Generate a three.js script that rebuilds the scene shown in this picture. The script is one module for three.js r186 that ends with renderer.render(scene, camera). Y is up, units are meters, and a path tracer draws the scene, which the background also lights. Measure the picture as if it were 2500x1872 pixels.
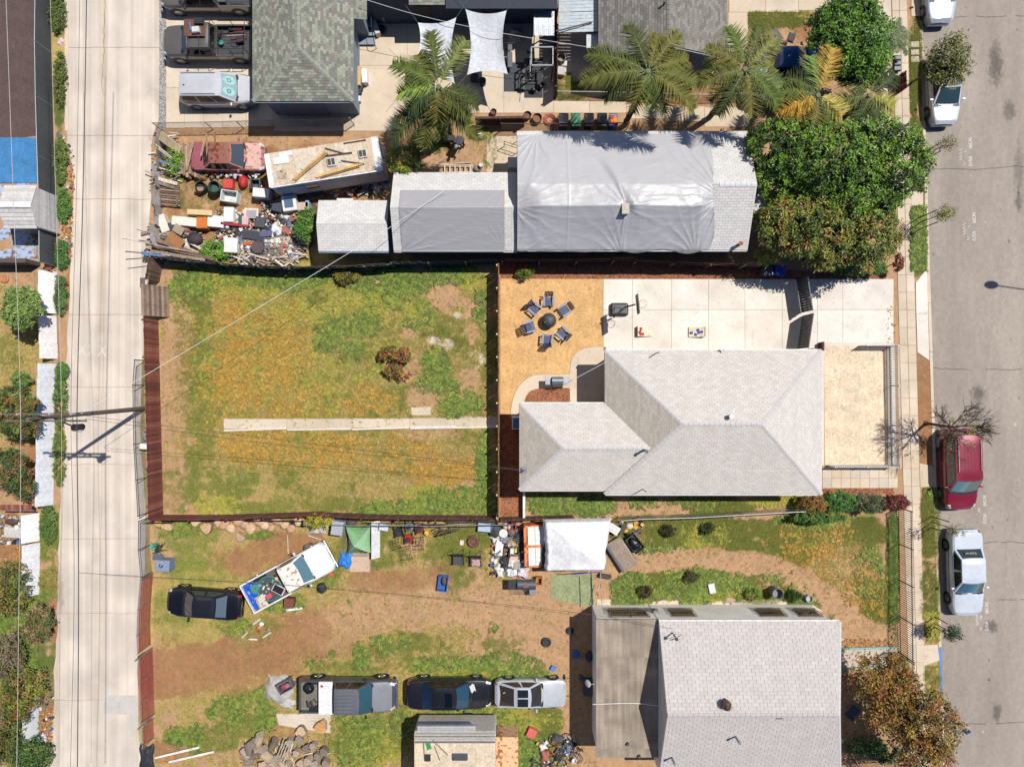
import * as THREE from 'three';
import { Sky } from 'three/addons/objects/Sky.js';
import { mergeGeometries } from 'three/addons/utils/BufferGeometryUtils.js';
import { RoundedBoxGeometry } from 'three/addons/geometries/RoundedBoxGeometry.js';
import { TextGeometry } from 'three/addons/geometries/TextGeometry.js';
import { MarchingCubes } from 'three/addons/objects/MarchingCubes.js';
import { FontLoader } from 'three/addons/loaders/FontLoader.js';

// ---------- camera, sky, sun, exposure ----------
const CAMH = 42;                                   // drone height in metres; 40 photo pixels are one metre on the ground
const scene = new THREE.Scene();
const camera = new THREE.PerspectiveCamera(2 * Math.atan(23.4 / CAMH) * 180 / Math.PI, 2500 / 1872,0.5,2000);
camera.position.set(0, CAMH, 0); camera.up.set(0,0,-1); camera.lookAt(0,0,0);
const SUN = new THREE.Vector3(0.845 * Math.cos(1.073), Math.sin(1.073), -0.535 * Math.cos(1.073));
const sky = new Sky(); sky.name = 'sky'; sky.scale.setScalar(900);
sky.userData = { kind: 'structure' };
Object.assign(sky.material.uniforms.turbidity, { value: 2 });
Object.assign(sky.material.uniforms.rayleigh, { value: 0.7 });
Object.assign(sky.material.uniforms.mieCoefficient, { value: 0.003 });
sky.material.uniforms.sunPosition.value.copy(SUN).multiplyScalar(400);
scene.add(sky);
scene.environmentIntensity = 0.12;
const sun = new THREE.DirectionalLight(new THREE.Color(1,0.965,0.91), 4.8);
sun.name = 'sun_light';
sun.position.copy(SUN).multiplyScalar(90); sun.castShadow = true;
sun.shadow.camera.left = -48; sun.shadow.camera.right = 48; sun.shadow.camera.top = 40; sun.shadow.camera.bottom = -40; sun.shadow.camera.far = 220;
sun.shadow.mapSize.set(4096,4096); sun.shadow.radius = 1;
scene.add(sun, sun.target);
const renderer = new THREE.WebGLRenderer({ antialias: true });
renderer.toneMapping = THREE.LinearToneMapping;
renderer.toneMappingExposure = 1.26;
renderer.shadowMap.enabled = true;
// ---------- helpers ----------
function rnd(seed) { let a = seed >>> 0; return () => { a = (a + 0x6D2B79F5) | 0; let t = Math.imul(a ^ (a >>> 15), 1 | a); t = (t + Math.imul(t ^ (t >>> 7), 61 | t)) ^ t; return ((t ^ (t >>> 14)) >>> 0) / 4294967296; }; }
const R = rnd(7), rr = (a, b, r = R) => a + (b - a) * r(), pick = (a, r = R) => a[Math.floor(r() * a.length) % a.length];
const lerp = (a, b, t) => a + (b - a) * t, clamp = (v, a = 0, b = 1) => Math.min(b, Math.max(a, v)), sst = (a, b, x) => { const t = clamp((x - a) / (b - a)); return t * t * (3 - 2 * t); };
const V = (x, y, z) => new THREE.Vector3(x, y, z);
const X = (px, h = 0) => (px - 1250) / 40 * (1 - h / CAMH), Z = (py, h = 0) => (py - 936) / 40 * (1 - h / CAMH);
const P = (px, py, h = 0) => V(X(px, h), h, Z(py, h));     // a place in the photograph, at height h, in metres
const lin = (c) => (c <= 0.04045 ? c / 12.92 : Math.pow((c + 0.055) / 1.055,2.4));
const S = (hex, k = 0.64) => new THREE.Color(hex).multiplyScalar(k);   // base colour of a sunlit surface
// hashed value noise
const PERM = (() => { const r = rnd(99), p = [...Array(256).keys()]; for (let i = 255; i > 0; i--) { const j = Math.floor(r() * (i + 1)); [p[i], p[j]] = [p[j], p[i]]; } return new Uint8Array([...p, ...p]); })();
const fade = (t) => t * t * (3 - 2 * t);
function vn(x, y, per = 256) {
  const xi = Math.floor(x), yi = Math.floor(y), fx = fade(x - xi), fy = fade(y - yi), m = (a) => ((a % per) + per) % per & 255;
  const a = PERM[PERM[m(xi)] + m(yi)], b = PERM[PERM[m(xi + 1)] + m(yi)], c = PERM[PERM[m(xi)] + m(yi + 1)], d = PERM[PERM[m(xi + 1)] + m(yi + 1)];
  return (lerp(lerp(a, b, fx), lerp(c, d, fx), fy)) / 255;
}
function fbm(x, y, o = 4, per = 256) { let s = 0, a = 0.5, n = 0; for (let i = 0; i < o; i++) { s += a * vn(x, y, per); n += a; x = x * 2 + 17; y = y * 2 + 31; per *= 2; a *= 0.5; } return s / n; }
function tex(w, h, fn, { srgb = true, wrap = true } = {}) {
  const d = new Uint8Array(w * h * 4), o = [0,0,0];
  for (let j = 0; j < h; j++) for (let i = 0; i < w; i++) { fn(i, j, o); const k = (j * w + i) * 4; d[k] = clamp(o[0]) * 255; d[k + 1] = clamp(o[1]) * 255; d[k + 2] = clamp(o[2]) * 255; d[k + 3] = 255; }
  const t = new THREE.DataTexture(d, w, h); t.magFilter = THREE.LinearFilter; t.minFilter = THREE.LinearMipmapLinearFilter; t.generateMipmaps = true;
  t.wrapS = t.wrapT = wrap ? THREE.RepeatWrapping : THREE.ClampToEdgeWrapping; if (srgb) t.colorSpace = THREE.SRGBColorSpace; t.needsUpdate = true; return t;
}
// shared grain textures; uv is in metres, repeat sets their real size
const sized = (t, m) => { const c = t.clone(); c.repeat.set(1 / m, 1 / m); c.needsUpdate = true; return c; };
const greyNoise = (n, f, lo, hi, o = 5) => tex(n, n, (i, j, c) => { const v = lerp(lo, hi, fbm(i / n * f, j / n * f, o, f)); c[0] = c[1] = c[2] = v; });
const T = {};
T.grain = sized(greyNoise(256,16,0.78,1.0), 1.6);
T.mottle = sized(tex(512,512, (i, j, c) => { const a = fbm(i / 512 * 6, j / 512 * 6,5,6), b = vn(i / 2, j / 2,256); const q = fbm(i / 512 * 40 + 7, j / 512 * 40,3,40), v = 0.86 + 0.16 * (a - 0.5) + 0.05 * (b - 0.5) - 0.045 * sst(0.66,0.78, q); c[0] = v; c[1] = v * 0.995; c[2] = v * (0.97 + 0.03 * a); }), 7);
T.dirtmap = sized(tex(512,512, (i, j, c) => { const a = fbm(i / 512 * 10, j / 512 * 10,6,10), b = fbm(i / 512 * 60 + 9, j / 512 * 60,3,60); const v = 0.8 + 0.17 * (a - 0.5) + 0.22 * (b - 0.5); c[0] = v; c[1] = v * 0.97; c[2] = v * 0.93; }), 5);
T.wood = sized(tex(256,256, (i, j, c) => { const g = fbm(i / 256 * 40, j / 256 * 3,4,40), k = fbm(i / 256 * 5, j / 256 * 5,3,5); const v = 0.6 + 0.35 * g + 0.2 * (k - 0.5); c[0] = v; c[1] = v * 0.97; c[2] = v * 0.93; }), 1.1);
T.speck = sized(tex(256,256, (i, j, c) => { const r = vn(i * 1.0, j * 1.0,256), a = fbm(i / 256 * 8, j / 256 * 8,3,8); const v = 0.75 + 0.16 * r + 0.07 * (a - 0.5); c[0] = v; c[1] = v; c[2] = v; }), 1.3);
T.bump = sized(tex(256,256, (i, j, c) => { c[0] = c[1] = c[2] = fbm(i / 256 * 24, j / 256 * 24,5,24); }, { srgb: false }), 1.5);
T.rust = sized(tex(512,512, (i, j, c) => { const a = fbm(i / 512 * 9, j / 512 * 9,6,9), k = sst(0.48,0.74, a) * 0.85; c[0] = lerp(0.95,0.62, k); c[1] = lerp(0.94,0.4, k); c[2] = lerp(0.93,0.26, k); }), 1.5);
const meanOf = {}; for (const k of Object.keys(T)) { const d = T[k].image.data; let a = 0; for (let i = 0; i < d.length; i += 4) a += lin(d[i] / 255) * 0.4 + lin(d[i + 1] / 255) * 0.6; meanOf[k] = a / (d.length / 4); }
const matCache = new Map();
function mat(color, rough = 0.75, o = {}) {
  const key = (color.isColor ? color.getHexString() + color.r.toFixed(3) : color) + rough + JSON.stringify(o);
  if (matCache.has(key)) return matCache.get(key);
  const { t = 'grain', metal = 0, side, k = 0.64,...rest } = o;
  const phys = rest.clearcoat !== undefined || rest.transmission !== undefined || rest.sheen !== undefined;
  const m = new (phys ? THREE.MeshPhysicalMaterial : THREE.MeshStandardMaterial)({ color: color.isColor ? color.clone() : S(color, k), roughness: rough, metalness: metal, ...rest });
  if (t) { m.map = T[t]; m.color.multiplyScalar(1 / meanOf[t]); const mx = Math.max(m.color.r, m.color.g, m.color.b); if (mx > 0.98) m.color.multiplyScalar(0.98 / mx); }
  if (side !== 0) m.side = THREE.DoubleSide;
  matCache.set(key, m); return m;
}
const paint = (c, o = {}) => mat(c, 0.32, { t: 'mottle', clearcoat: 0.8, clearcoatRoughness: 0.08, metal: 0.15,...o });
const GLASS = (c = '#1d2a30') => mat(c, 0.06, { clearcoat: 1, clearcoatRoughness: 0.02, t: null, k: 0.7 });
const BLACK = mat('#17181b', 0.55, { k: 0.8 }), RUBBER = mat('#1c1c1e', 0.85, { k: 0.8 }), CHROME = mat('#c9ccd0', 0.25, { metal: 0.9, k: 0.8 });
// geometry helpers -------------------------------------------------
function boxUV(g) {
  if (g.index) g = g.toNonIndexed();
  for (const n of Object.keys(g.attributes)) if (!['position', 'normal', 'color'].includes(n)) g.deleteAttribute(n);
  if (!g.attributes.normal) g.computeVertexNormals();
  const p = g.attributes.position, n = g.attributes.normal, u = new Float32Array(p.count * 2);
  for (let i = 0; i < p.count; i += 3) {
    let a = 0, b = 0, c = 0; for (let k = 0; k < 3; k++) { a += Math.abs(n.getX(i + k)); b += Math.abs(n.getY(i + k)); c += Math.abs(n.getZ(i + k)); }
    for (let k = 0; k < 3 && i + k < p.count; k++) { const x = p.getX(i + k), y = p.getY(i + k), z = p.getZ(i + k), q = (i + k) * 2;
      if (b >= a && b >= c) { u[q] = x; u[q + 1] = z; } else if (a >= c) { u[q] = z; u[q + 1] = y; } else { u[q] = x; u[q + 1] = y; } }
  }
  g.setAttribute('uv', new THREE.BufferAttribute(u, 2)); return g;
}
const E = new THREE.Euler(), Q = new THREE.Quaternion(), MX = new THREE.Matrix4();
function tf(g, x = 0, y = 0, z = 0, ry = 0, rx = 0, rz = 0, s = 1) { MX.compose(V(x, y, z), Q.setFromEuler(E.set(rx, ry, rz, 'YXZ')), V(s, s, s)); g.applyMatrix4(MX); return g; }
const box = (w, h, d, x = 0, y = 0, z = 0, ry = 0, rx = 0, rz = 0) => tf(new THREE.BoxGeometry(w, h, d), x, y, z, ry, rx, rz);
const rbox = (w, h, d, r, x = 0, y = 0, z = 0, ry = 0, rx = 0, rz = 0) => tf(new RoundedBoxGeometry(w, h, d, 2, Math.min(r, w / 2.01, h / 2.01, d / 2.01)), x, y, z, ry, rx, rz);
const cyl = (r1, r2, h, x = 0, y = 0, z = 0, n = 16, ry = 0, rx = 0, rz = 0, open = false) => tf(new THREE.CylinderGeometry(r1, r2, h, n, 1, open), x, y, z, ry, rx, rz);
const sph = (r, x, y, z, sx = 1, sy = 1, sz = 1, n = 12) => { const g = new THREE.SphereGeometry(r, n, Math.max(6, n * 0.6 | 0)); g.scale(sx, sy, sz); g.translate(x, y, z); return g; };
const tor = (r, t, x, y, z, rx = Math.PI / 2, ry = 0, rz = 0, n = 24) => tf(new THREE.TorusGeometry(r, t, 8, n), x, y, z, ry, rx, rz);
const tube = (pts, r, seg = 0, n = 6) => new THREE.TubeGeometry(new THREE.CatmullRomCurve3(pts.map((p) => p.isVector3 ? p : V(...p))), seg || pts.length * 4, r, n);
function bar(a, b, w, h = w) { a = a.isVector3 ? a : V(...a); b = b.isVector3 ? b : V(...b); const d = b.clone().sub(a), l = d.length(); const g = new THREE.BoxGeometry(w, l, h); g.applyQuaternion(new THREE.Quaternion().setFromUnitVectors(V(0,1,0), d.normalize())); g.translate((a.x + b.x) / 2, (a.y + b.y) / 2, (a.z + b.z) / 2); return g; }
function rod(a, b, r, r2 = r, n = 7) { a = a.isVector3 ? a : V(...a); b = b.isVector3 ? b : V(...b); const d = b.clone().sub(a), l = d.length(); const g = new THREE.CylinderGeometry(r2, r, l, n); g.applyQuaternion(new THREE.Quaternion().setFromUnitVectors(V(0,1,0), d.normalize())); g.translate((a.x + b.x) / 2, (a.y + b.y) / 2, (a.z + b.z) / 2); return g; }
function merge(list) { return list.length === 1 ? boxUV(list[0]) : mergeGeometries(list.map(boxUV)); }
function grid(nu, nv, fn, closed = false) {          // parametric patch, fn(u, v) -> [x, y, z]
  const p = [], idx = []; for (let j = 0; j <= nv; j++) for (let i = 0; i <= nu; i++) p.push(...fn(i / nu, j / nv));
  for (let j = 0; j < nv; j++) for (let i = 0; i < nu; i++) { const a = j * (nu + 1) + i, b = a + 1, c = a + nu + 1, d = c + 1; idx.push(a, c, b, b, c, d); }
  const g = new THREE.BufferGeometry(); g.setAttribute('position', new THREE.Float32BufferAttribute(p, 3)); g.setIndex(idx); g.computeVertexNormals(); return g;
}
// objects ----------------------------------------------------------
const taken = new Map();
function numbered(n) { const k = taken.get(n) || 0; taken.set(n, k + 1); return k ? `${n}_${String(k).padStart(3, '0')}` : n; }
function mesh(name, geo, m, parent) { const o = new THREE.Mesh(Array.isArray(geo) ? merge(geo) : boxUV(geo), m); o.name = name; o.castShadow = o.receiveShadow = true; parent.add(o); return o; }
function sharedMesh(name, geo, m, parent) { const o = new THREE.Mesh(geo, m); o.name = name; o.castShadow = o.receiveShadow = true; parent.add(o); return o; }
function tag(o, label, category, group) { o.userData = { label, category }; if (group) o.userData.group = group; return o; }
function thing(name, label, category, p = [0,0,0], ry = 0, group) { const o = new THREE.Group(); o.name = numbered(name); scene.add(o); if (p.isVector3) o.position.copy(p); else o.position.set(...p); o.rotation.y = ry; return tag(o, label, category, group); }
function solo(name, label, category, geo, m, p = [0,0,0], ry = 0, group) { const o = mesh(numbered(name), geo, m, scene); if (p.isVector3) o.position.copy(p); else o.position.set(...p); o.rotation.y = ry; return tag(o, label, category, group); }
function struct(name, geo, m) { const o = geo ? mesh(numbered(name), geo, m, scene) : new THREE.Group(); if (!geo) { o.name = numbered(name); scene.add(o); } o.userData = { kind: 'structure' }; return o; }
function clone(src, p, ry, label, group) { const o = src.clone(); o.name = numbered(src.name.replace(/_\d{3}$/, '')); scene.add(o); if (p.isVector3) o.position.copy(p); else o.position.set(...p); o.rotation.y = ry; o.userData = { ...src.userData, label }; if (group) o.userData.group = group; return o; }
const poly = (pts) => new THREE.Shape(pts.map(([a, b]) => new THREE.Vector2(X(a), -Z(b))));
function flat(shape, y) { const g = new THREE.ShapeGeometry(shape, 12); g.rotateX(-Math.PI / 2); g.translate(0, y, 0); return g; }
function plate(shape, y0, y1) { const g = new THREE.ExtrudeGeometry(shape, { depth: y1 - y0, bevelEnabled: false, curveSegments: 12 }); g.rotateX(-Math.PI / 2); g.translate(0, y0,0); return g; }
function instanced(name, geo, m, list, parent, kind = 'stuff') {   // list of [x, y, z, ry, rx, scale, color]
  const o = new THREE.InstancedMesh(geo, m, list.length); o.name = parent ? name : numbered(name);
  list.forEach((a, i) => { MX.compose(V(a[0], a[1], a[2]), Q.setFromEuler(E.set(a[4] || 0, a[3] || 0,0, 'YXZ')), V(a[5], a[5], a[5])); o.setMatrixAt(i, MX); if (a[6]) o.setColorAt(i, a[6]); });
  o.castShadow = o.receiveShadow = true; (parent || scene).add(o); o.userData = { kind }; return o;
}
// ---------- the ground: soil, grass and weeds of the yards ----------
// each row: kind, x, y, rx, ry (photo pixels), strength. kinds: 0 tan dirt, 1 straw, 2 grass, 3 orange clover, 4 leafy weeds, 5 yellow weeds, 6 pale dust, 7 brown dirt
const KIND = ['#bf976f', '#bca55e', '#8a8f3c', '#bb8f34', '#64732a', '#a39a32', '#d8c7b2', '#a5774f'].map((c) => S(c, 0.62));
const blobs = [
  // vacant middle lot
  [1,800,960,480,340,.75],[5,700,880,330,230,.42],[2,800,930,420,300,.42],[3,620,900,190,150,.55],[3,800,1090,330,70,.45],[5,800,740,300,90,.6],[5,620,700,160,40,.7],[0,425,960,45,330,1.1],[7,450,830,30,60,.7],[2,470,850,45,190,1.0],[2,490,1050,40,120,1.1],[4,470,700,60,40,.8],[2,500,770,50,60,.8],
  [2,450,1190,60,60,1.0],[5,540,1235,70,25,.7],[2,560,1180,80,50,.6],[4,500,880,30,60,.5],[5,510,840,25,60,.6],
  [3,600,880,120,120,1.15],[3,700,960,130,60,.9],[3,620,1085,90,45,1.0],[3,570,780,60,60,.6],[3,860,980,110,45,.8],[1,640,760,120,60,.8],[3,780,1000,100,30,.6],[1,560,800,60,50,.6],[3,700,850,60,60,.6],
  [4,700,680,170,28,1.0],[4,960,690,140,28,1.1],[5,840,735,110,40,1.0],[2,780,740,120,40,.6],[4,960,710,70,50,.7],[5,990,740,60,50,.9],[4,1020,770,40,40,.6],
  [4,830,800,60,36,.7],[4,800,836,36,26,1.0],[4,890,790,50,30,.6],[0,850,825,20,12,1.3],[4,960,660,40,26,.9],[2,880,830,90,50,.7],[4,860,850,30,40,.8],[5,920,790,60,40,.5],
  [0,1080,725,55,38,1.9],[0,1120,750,45,25,1.0],[0,924,685,14,18,1.6],[0,985,815,40,16,1.0],[0,885,830,16,26,1.2],[0,820,845,26,8,.9],[0,1150,820,20,25,1.2],[0,1170,740,20,12,.8],
  [5,1150,690,40,35,1.2],[4,1100,670,70,26,1.0],[4,1172,750,18,40,1.0],[2,1110,800,60,40,.6],[6,1090,840,22,16,1.1],[6,1060,830,20,12,.9],[6,1160,880,20,22,.9],[6,1115,770,20,8,.8],
  [4,1070,900,35,60,1.1],[4,1095,960,30,60,1.1],[4,1035,940,22,22,1.1],[0,1030,972,48,30,1.8],[2,1130,850,50,40,.6],[4,1130,980,40,30,.8],[0,1140,930,30,40,1.0],[0,990,900,40,40,.9],[2,930,900,40,40,.5],
  [0,1060,1060,90,16,.8],[3,990,1100,110,40,.55],[1,850,1150,200,60,.9],[2,690,1150,60,40,.7],[3,1080,1150,90,40,.7],[1,1100,1100,80,30,.7],[2,900,1160,50,30,.5],[2,800,1230,120,22,.8],
  [4,960,1240,90,20,.9],[4,1110,1220,80,35,1.0],[5,1040,1210,60,30,.6],[4,1180,1150,14,90,1.5],[5,1176,1190,14,60,.8],[2,1130,1070,60,20,.7],[5,970,1062,12,8,1.2],[4,1175,1260,60,20,0.5],[2,640,1240,100,18,.7],[2,620,1010,160,10,.8],[2,860,1016,120,8,.7],[0,640,1002,18,14,1.3],
  // south lot: parked cars, tents, dirt
  [1,780,1560,480,330,.62],[7,560,1620,200,66,1.9],[7,760,1560,140,90,.9],[0,940,1480,180,70,.9],[7,700,1360,110,55,1.6],[7,570,1370,70,40,.9],[0,1280,1500,120,110,1.5],[0,1310,1590,60,60,1.3],[0,1230,1420,70,50,.8],[0,1060,1410,80,40,0.9],
  [2,470,1310,70,40,.9],[2,500,1390,90,50,.8],[4,440,1290,50,22,.6],[2,640,1340,40,15,.6],[4,640,1308,40,10,.9],[2,620,1540,70,40,1.0],[4,560,1525,50,26,.9],[4,690,1470,60,24,.9],[4,780,1400,40,40,.8],[2,780,1390,60,60,.6],
  [2,430,1490,60,60,.6],[1,430,1540,60,50,.6],[0,420,1640,60,50,.8],[2,910,1330,90,60,.8],[2,1110,1360,70,60,.9],[1,980,1440,90,60,.5],[2,1120,1440,60,30,.7],[2,1160,1310,50,30,.7],
  [4,880,1610,22,50,1.1],[4,950,1570,50,24,1.1],[2,1000,1590,90,50,.9],[2,860,1640,120,30,.9],[4,1120,1625,110,22,1.2],[5,1120,1640,110,14,.9],[4,1250,1620,90,40,1.1],[4,770,1615,26,18,.9],[4,810,1600,14,18,.9],[2,1230,1570,60,30,.7],[4,1290,1640,60,40,1.2],[4,1203,1530,12,14,1.0],[4,838,1500,10,10,1.0],[4,855,1475,10,14,.8],
  [4,1000,1770,160,30,1.1],[5,1250,1760,110,36,1.1],[4,1180,1760,140,40,.8],[2,900,1800,110,50,.9],[4,880,1820,60,50,.7],[5,920,1820,60,50,.6],[2,960,1740,60,30,.7],[0,1080,1765,20,20,1.0],
  [2,600,1740,60,60,.9],[4,640,1730,34,60,1.1],[4,560,1740,50,40,.9],[4,430,1800,30,25,1.0],[4,480,1800,20,40,.9],[2,510,1800,70,40,.9],[7,410,1830,40,30,1.0],[7,700,1790,60,22,1.0],[4,1290,1830,70,50,0.9],[2,1330,1770,40,50,.8],[0,1400,1840,40,20,1.0],
  // south house front yard
  [2,1700,1310,200,50,.9],[4,1600,1350,60,30,.7],[3,1990,1330,110,90,.8],[1,2060,1380,90,90,.9],[2,1900,1330,120,60,.9],[2,2080,1300,100,40,.9],[4,2120,1400,40,60,.6],[2,2140,1480,40,60,.8],[4,1980,1270,90,20,.8],[5,1720,1320,60,40,.6],[5,1990,1310,50,40,.6],[4,2180,1420,12,200,1.5],[3,2100,1450,60,80,.8],[0,2080,1400,60,60,.7],[3,2000,1420,60,40,0.6],
  [0,1600,1375,100,14,2.6],[0,1720,1366,90,12,2.6],[0,1840,1375,70,14,2.6],[0,1930,1400,50,20,2.4],[0,2000,1440,44,26,2.4],[0,2050,1490,46,40,2.4],[0,2100,1540,70,34,2.3],[7,2120,1566,70,10,1.0],
  [4,1560,1440,60,40,.9],[4,1700,1430,120,40,1.3],[5,1730,1450,60,20,.9],[2,1640,1420,120,30,.9],[4,1900,1405,50,18,1.2],[4,1960,1460,40,40,1.4],[4,2010,1510,30,40,1.0],[2,1850,1440,70,30,.8],[0,1870,1425,24,20,1.0],
  // side strip below the middle house
  [4,1340,1230,70,26,1.3],[4,1440,1235,60,26,1.2],[0,1560,1240,70,16,1.3],[4,1570,1230,30,16,1.0],[4,1700,1225,60,18,1.0],[0,1640,1240,40,14,.9],[2,1760,1235,100,20,.9],[5,1880,1225,70,16,1.0],[0,1290,1225,10,12,1.0],[2,1660,1270,140,14,.8],
  // junk yard beside the alley and behind the silver roofs
  [7,640,480,220,110,1.0],[0,560,460,120,60,.8],[4,435,400,30,40,1.2],[2,480,480,50,40,.8],[4,540,610,40,24,1.3],[2,600,430,60,40,.7],[2,560,505,60,16,.7],[4,745,550,30,50,1.1],[0,1130,370,70,40,1.6],[2,1080,355,40,20,.9],[2,1190,360,20,40,.8],[2,860,470,60,8,.9],
  // north yards
  [2,1400,215,40,30,1.0],[0,1440,200,40,30,.6],[2,1910,45,80,22,1.5],[1,1940,40,60,20,.7],[7,1970,80,30,30,1.2],[0,1900,110,60,40,.8],[0,2050,250,60,30,1.0],[7,1700,200,160,60,.6],
  // far lots across the alley
  [1,30,900,80,200,.8],[0,60,720,50,60,.9],[7,60,1120,50,70,.9],[2,20,860,40,50,.5],[7,20,1330,60,60,1.2],[2,120,1300,26,70,1.2],[2,125,1420,22,40,1.0],[4,140,450,10,120,.8],[7,165,560,12,80,1.2],[7,170,700,8,80,1.0],[2,145,30,20,60,1.0],[1,140,120,16,80,.8],[4,145,230,14,80,.9],[7,110,1740,24,50,1.2],[4,60,1650,80,200,.6],[7,130,1500,14,60,1.0],
  // planting strips by the street
  [2,2243,250,30,230,1.3],[0,2250,270,14,40,1.0],[2,2245,430,26,60,1.5],[4,2245,570,30,90,1.2],[2,2245,540,30,90,1.3],[7,2262,960,30,170,2.2],[0,2260,870,26,40,.8],[2,2275,1230,26,40,1.4],[4,2278,1200,24,26,1.2],[2,2280,1330,24,90,1.3],[0,2290,1380,20,40,.9],[1,2286,1260,20,30,.7],[2,2278,1440,26,60,1.2],[5,2280,1530,24,40,.9],[1,2280,1650,26,50,1.0],[2,2280,1650,26,50,.8],
];
const GX0 = -100, GY0 = -100, GW = 2700, GH = 2072, CELL = 4, CW = GW / CELL | 0, CH = GH / CELL | 0;
const field = KIND.map(() => new Float32Array(CW * CH));
for (const [k, bx, by, rx, ry, s0] of blobs) {
  const lot = bx > 395 && bx < 1217 && by > 655 && by < 1256, s = s0 * (!lot ? 1 : k === 0 || k === 6 ? 1.6 : k === 4 ? 1.65 : k === 3 ? 1.5 : k === 5 ? 0.9 : 1);
  const f = field[k], i0 = Math.max(0, ((bx - rx * 1.6 - GX0) / CELL) | 0), i1 = Math.min(CW - 1, ((bx + rx * 1.6 - GX0) / CELL) | 0), j0 = Math.max(0, ((by - ry * 1.6 - GY0) / CELL) | 0), j1 = Math.min(CH - 1, ((by + ry * 1.6 - GY0) / CELL) | 0);
  for (let j = j0; j <= j1; j++) for (let i = i0; i <= i1; i++) {
    const x = GX0 + i * CELL, y = GY0 + j * CELL, wob = (fbm(x / 38 + 5, y / 38,3) - 0.5) * 0.9;
    const d = Math.hypot((x - bx) / rx, (y - by) / ry) + wob; f[j * CW + i] = Math.max(f[j * CW + i], s * sst(1.25,0.55, d));
  }
}
const NOISE = (() => { const n = 512, t = KIND.map((_, k) => { const a = new Float32Array(n * n); for (let j = 0; j < n; j++) for (let i = 0; i < n; i++) a[j * n + i] = fbm(i / n * 40 + k * 37, j / n * 40 + k * 11,4,40); return a; }); return (k, x, y) => t[k][(((y / 3) | 0) & 511) * 512 + (((x / 3) | 0) & 511)]; })();
const W8 = new Float32Array(8);
const tracks = [[0,21,30,[[1480,1380],[1600,1370],[1720,1362],[1830,1370],[1920,1392],[1990,1428],[2040,1475],[2080,1520],[2110,1545]]],[0,36,22,[[2070,1530],[2130,1555],[2185,1568]]],[7,48,5,[[378,1650],[470,1635],[570,1615],[680,1580],[760,1550]]],[0,44,2.2,[[780,1545],[900,1500],[1050,1475],[1200,1480],[1330,1520]]],[7,30,5,[[590,1372],[660,1340],[760,1330]]],[0,40,4,[[1300,1450],[1400,1470],[1350,1540],[1360,1600]]],[7,26,3,[[880,1420],[1010,1420],[1080,1400]]]];  // trodden bare soil: kind, half width, strength, course
function weights(px, py) {                 // how much of each ground kind grows or lies at a photo place
  const gx = clamp((px - GX0) / CELL, 0, CW - 2), gy = clamp((py - GY0) / CELL, 0, CH - 2), i = gx | 0, j = gy | 0, fx = gx - i, fy = gy - j; let s = 0;
  for (let k = 0; k < 8; k++) { const f = field[k], q = j * CW + i; let w = lerp(lerp(f[q], f[q + 1], fx), lerp(f[q + CW], f[q + CW + 1], fx), fy);
    if (k === 0) w += 0.12; w *= clamp(0.75 + 2.3 * (NOISE(k, px, py) - 0.5) + 2.6 * (NOISE(k, py * 3.3 + 70, px * 3.3) - 0.5), 0.04,1.8); W8[k] = Math.pow(w, 1.55); s += W8[k]; }
  for (const [k, hw, st, pts] of tracks) { let d = 1e9; for (let i = 1; i < pts.length; i++) { const [ax, ay] = pts[i - 1],[bx, by] = pts[i], t = clamp(((px - ax) * (bx - ax) + (py - ay) * (by - ay)) / ((bx - ax) ** 2 + (by - ay) ** 2)); d = Math.min(d, Math.hypot(px - ax - (bx - ax) * t, py - ay - (by - ay) * t)); if (d < 1) break; } if (d < hw * 1.6) { const m = st * sst(1.3,0.6, d / hw + 1.1 * (NOISE(2, px * 1.3, py * 1.3) - 0.5)); W8[k] += m; s += m; } }
  for (let k = 0; k < 8; k++) W8[k] /= s; return W8;
}
const groundTex = (() => {
  const w = 2048, h = 1572, r = rnd(3), lut = new Float32Array(4096); for (let i = 0; i < 4096; i++) { const l = i / 4095; lut[i] = l <= 0.0031308 ? l * 12.92 : 1.055 * Math.pow(l, 1 / 2.4) - 0.055; }
  return tex(w, h, (i, j, c) => {
    const px = GX0 + (i + 0.5) / w * GW, py = GY0 + (j + 0.5) / h * GH, q = weights(px, py); let a = 0, b = 0, d = 0;
    for (let k = 0; k < 8; k++) { const m = q[k] * ((k === 2 || k === 4) ? 0.85 : 1); a += KIND[k].r * m; b += KIND[k].g * m; d += KIND[k].b * m; }
    const n = 0.8 + 0.42 * NOISE(3, px * 5.1, py * 5.1) * 1 + 0.2 * (r() - 0.5) + 0.24 * (NOISE(6, px * 1.7 + 40, py * 1.7) - 0.5);
    c[0] = lut[clamp(a * n) * 4095 | 0]; c[1] = lut[clamp(b * n) * 4095 | 0]; c[2] = lut[clamp(d * n) * 4095 | 0];
  }, { wrap: false });
})();
function worldUV(o) { const g = o.geometry, p = g.attributes.position, u = g.attributes.uv; for (let i = 0; i < p.count; i++) u.setXY(i, (p.getX(i) * 40 + 1250 - GX0) / GW, (p.getZ(i) * 40 + 936 - GY0) / GH); return o; }
const soil = new THREE.MeshStandardMaterial({ map: groundTex, roughness: 0.95, side: THREE.DoubleSide });
struct('ground', (() => { const g = new THREE.PlaneGeometry(900,900); g.rotateX(-Math.PI / 2); g.translate(0,-0.2,0); return g; })(), mat('#b59b7c', 0.95, { t: 'dirtmap' }));
const kerbX = (py) => 2251 + py * 0.0305;            // the street's edge in the photograph
worldUV(struct('yard_soil', flat(poly([[-100,-100],[kerbX(-100), -100],[kerbX(1972), 1972],[-100,1972]]), 0), soil));
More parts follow.
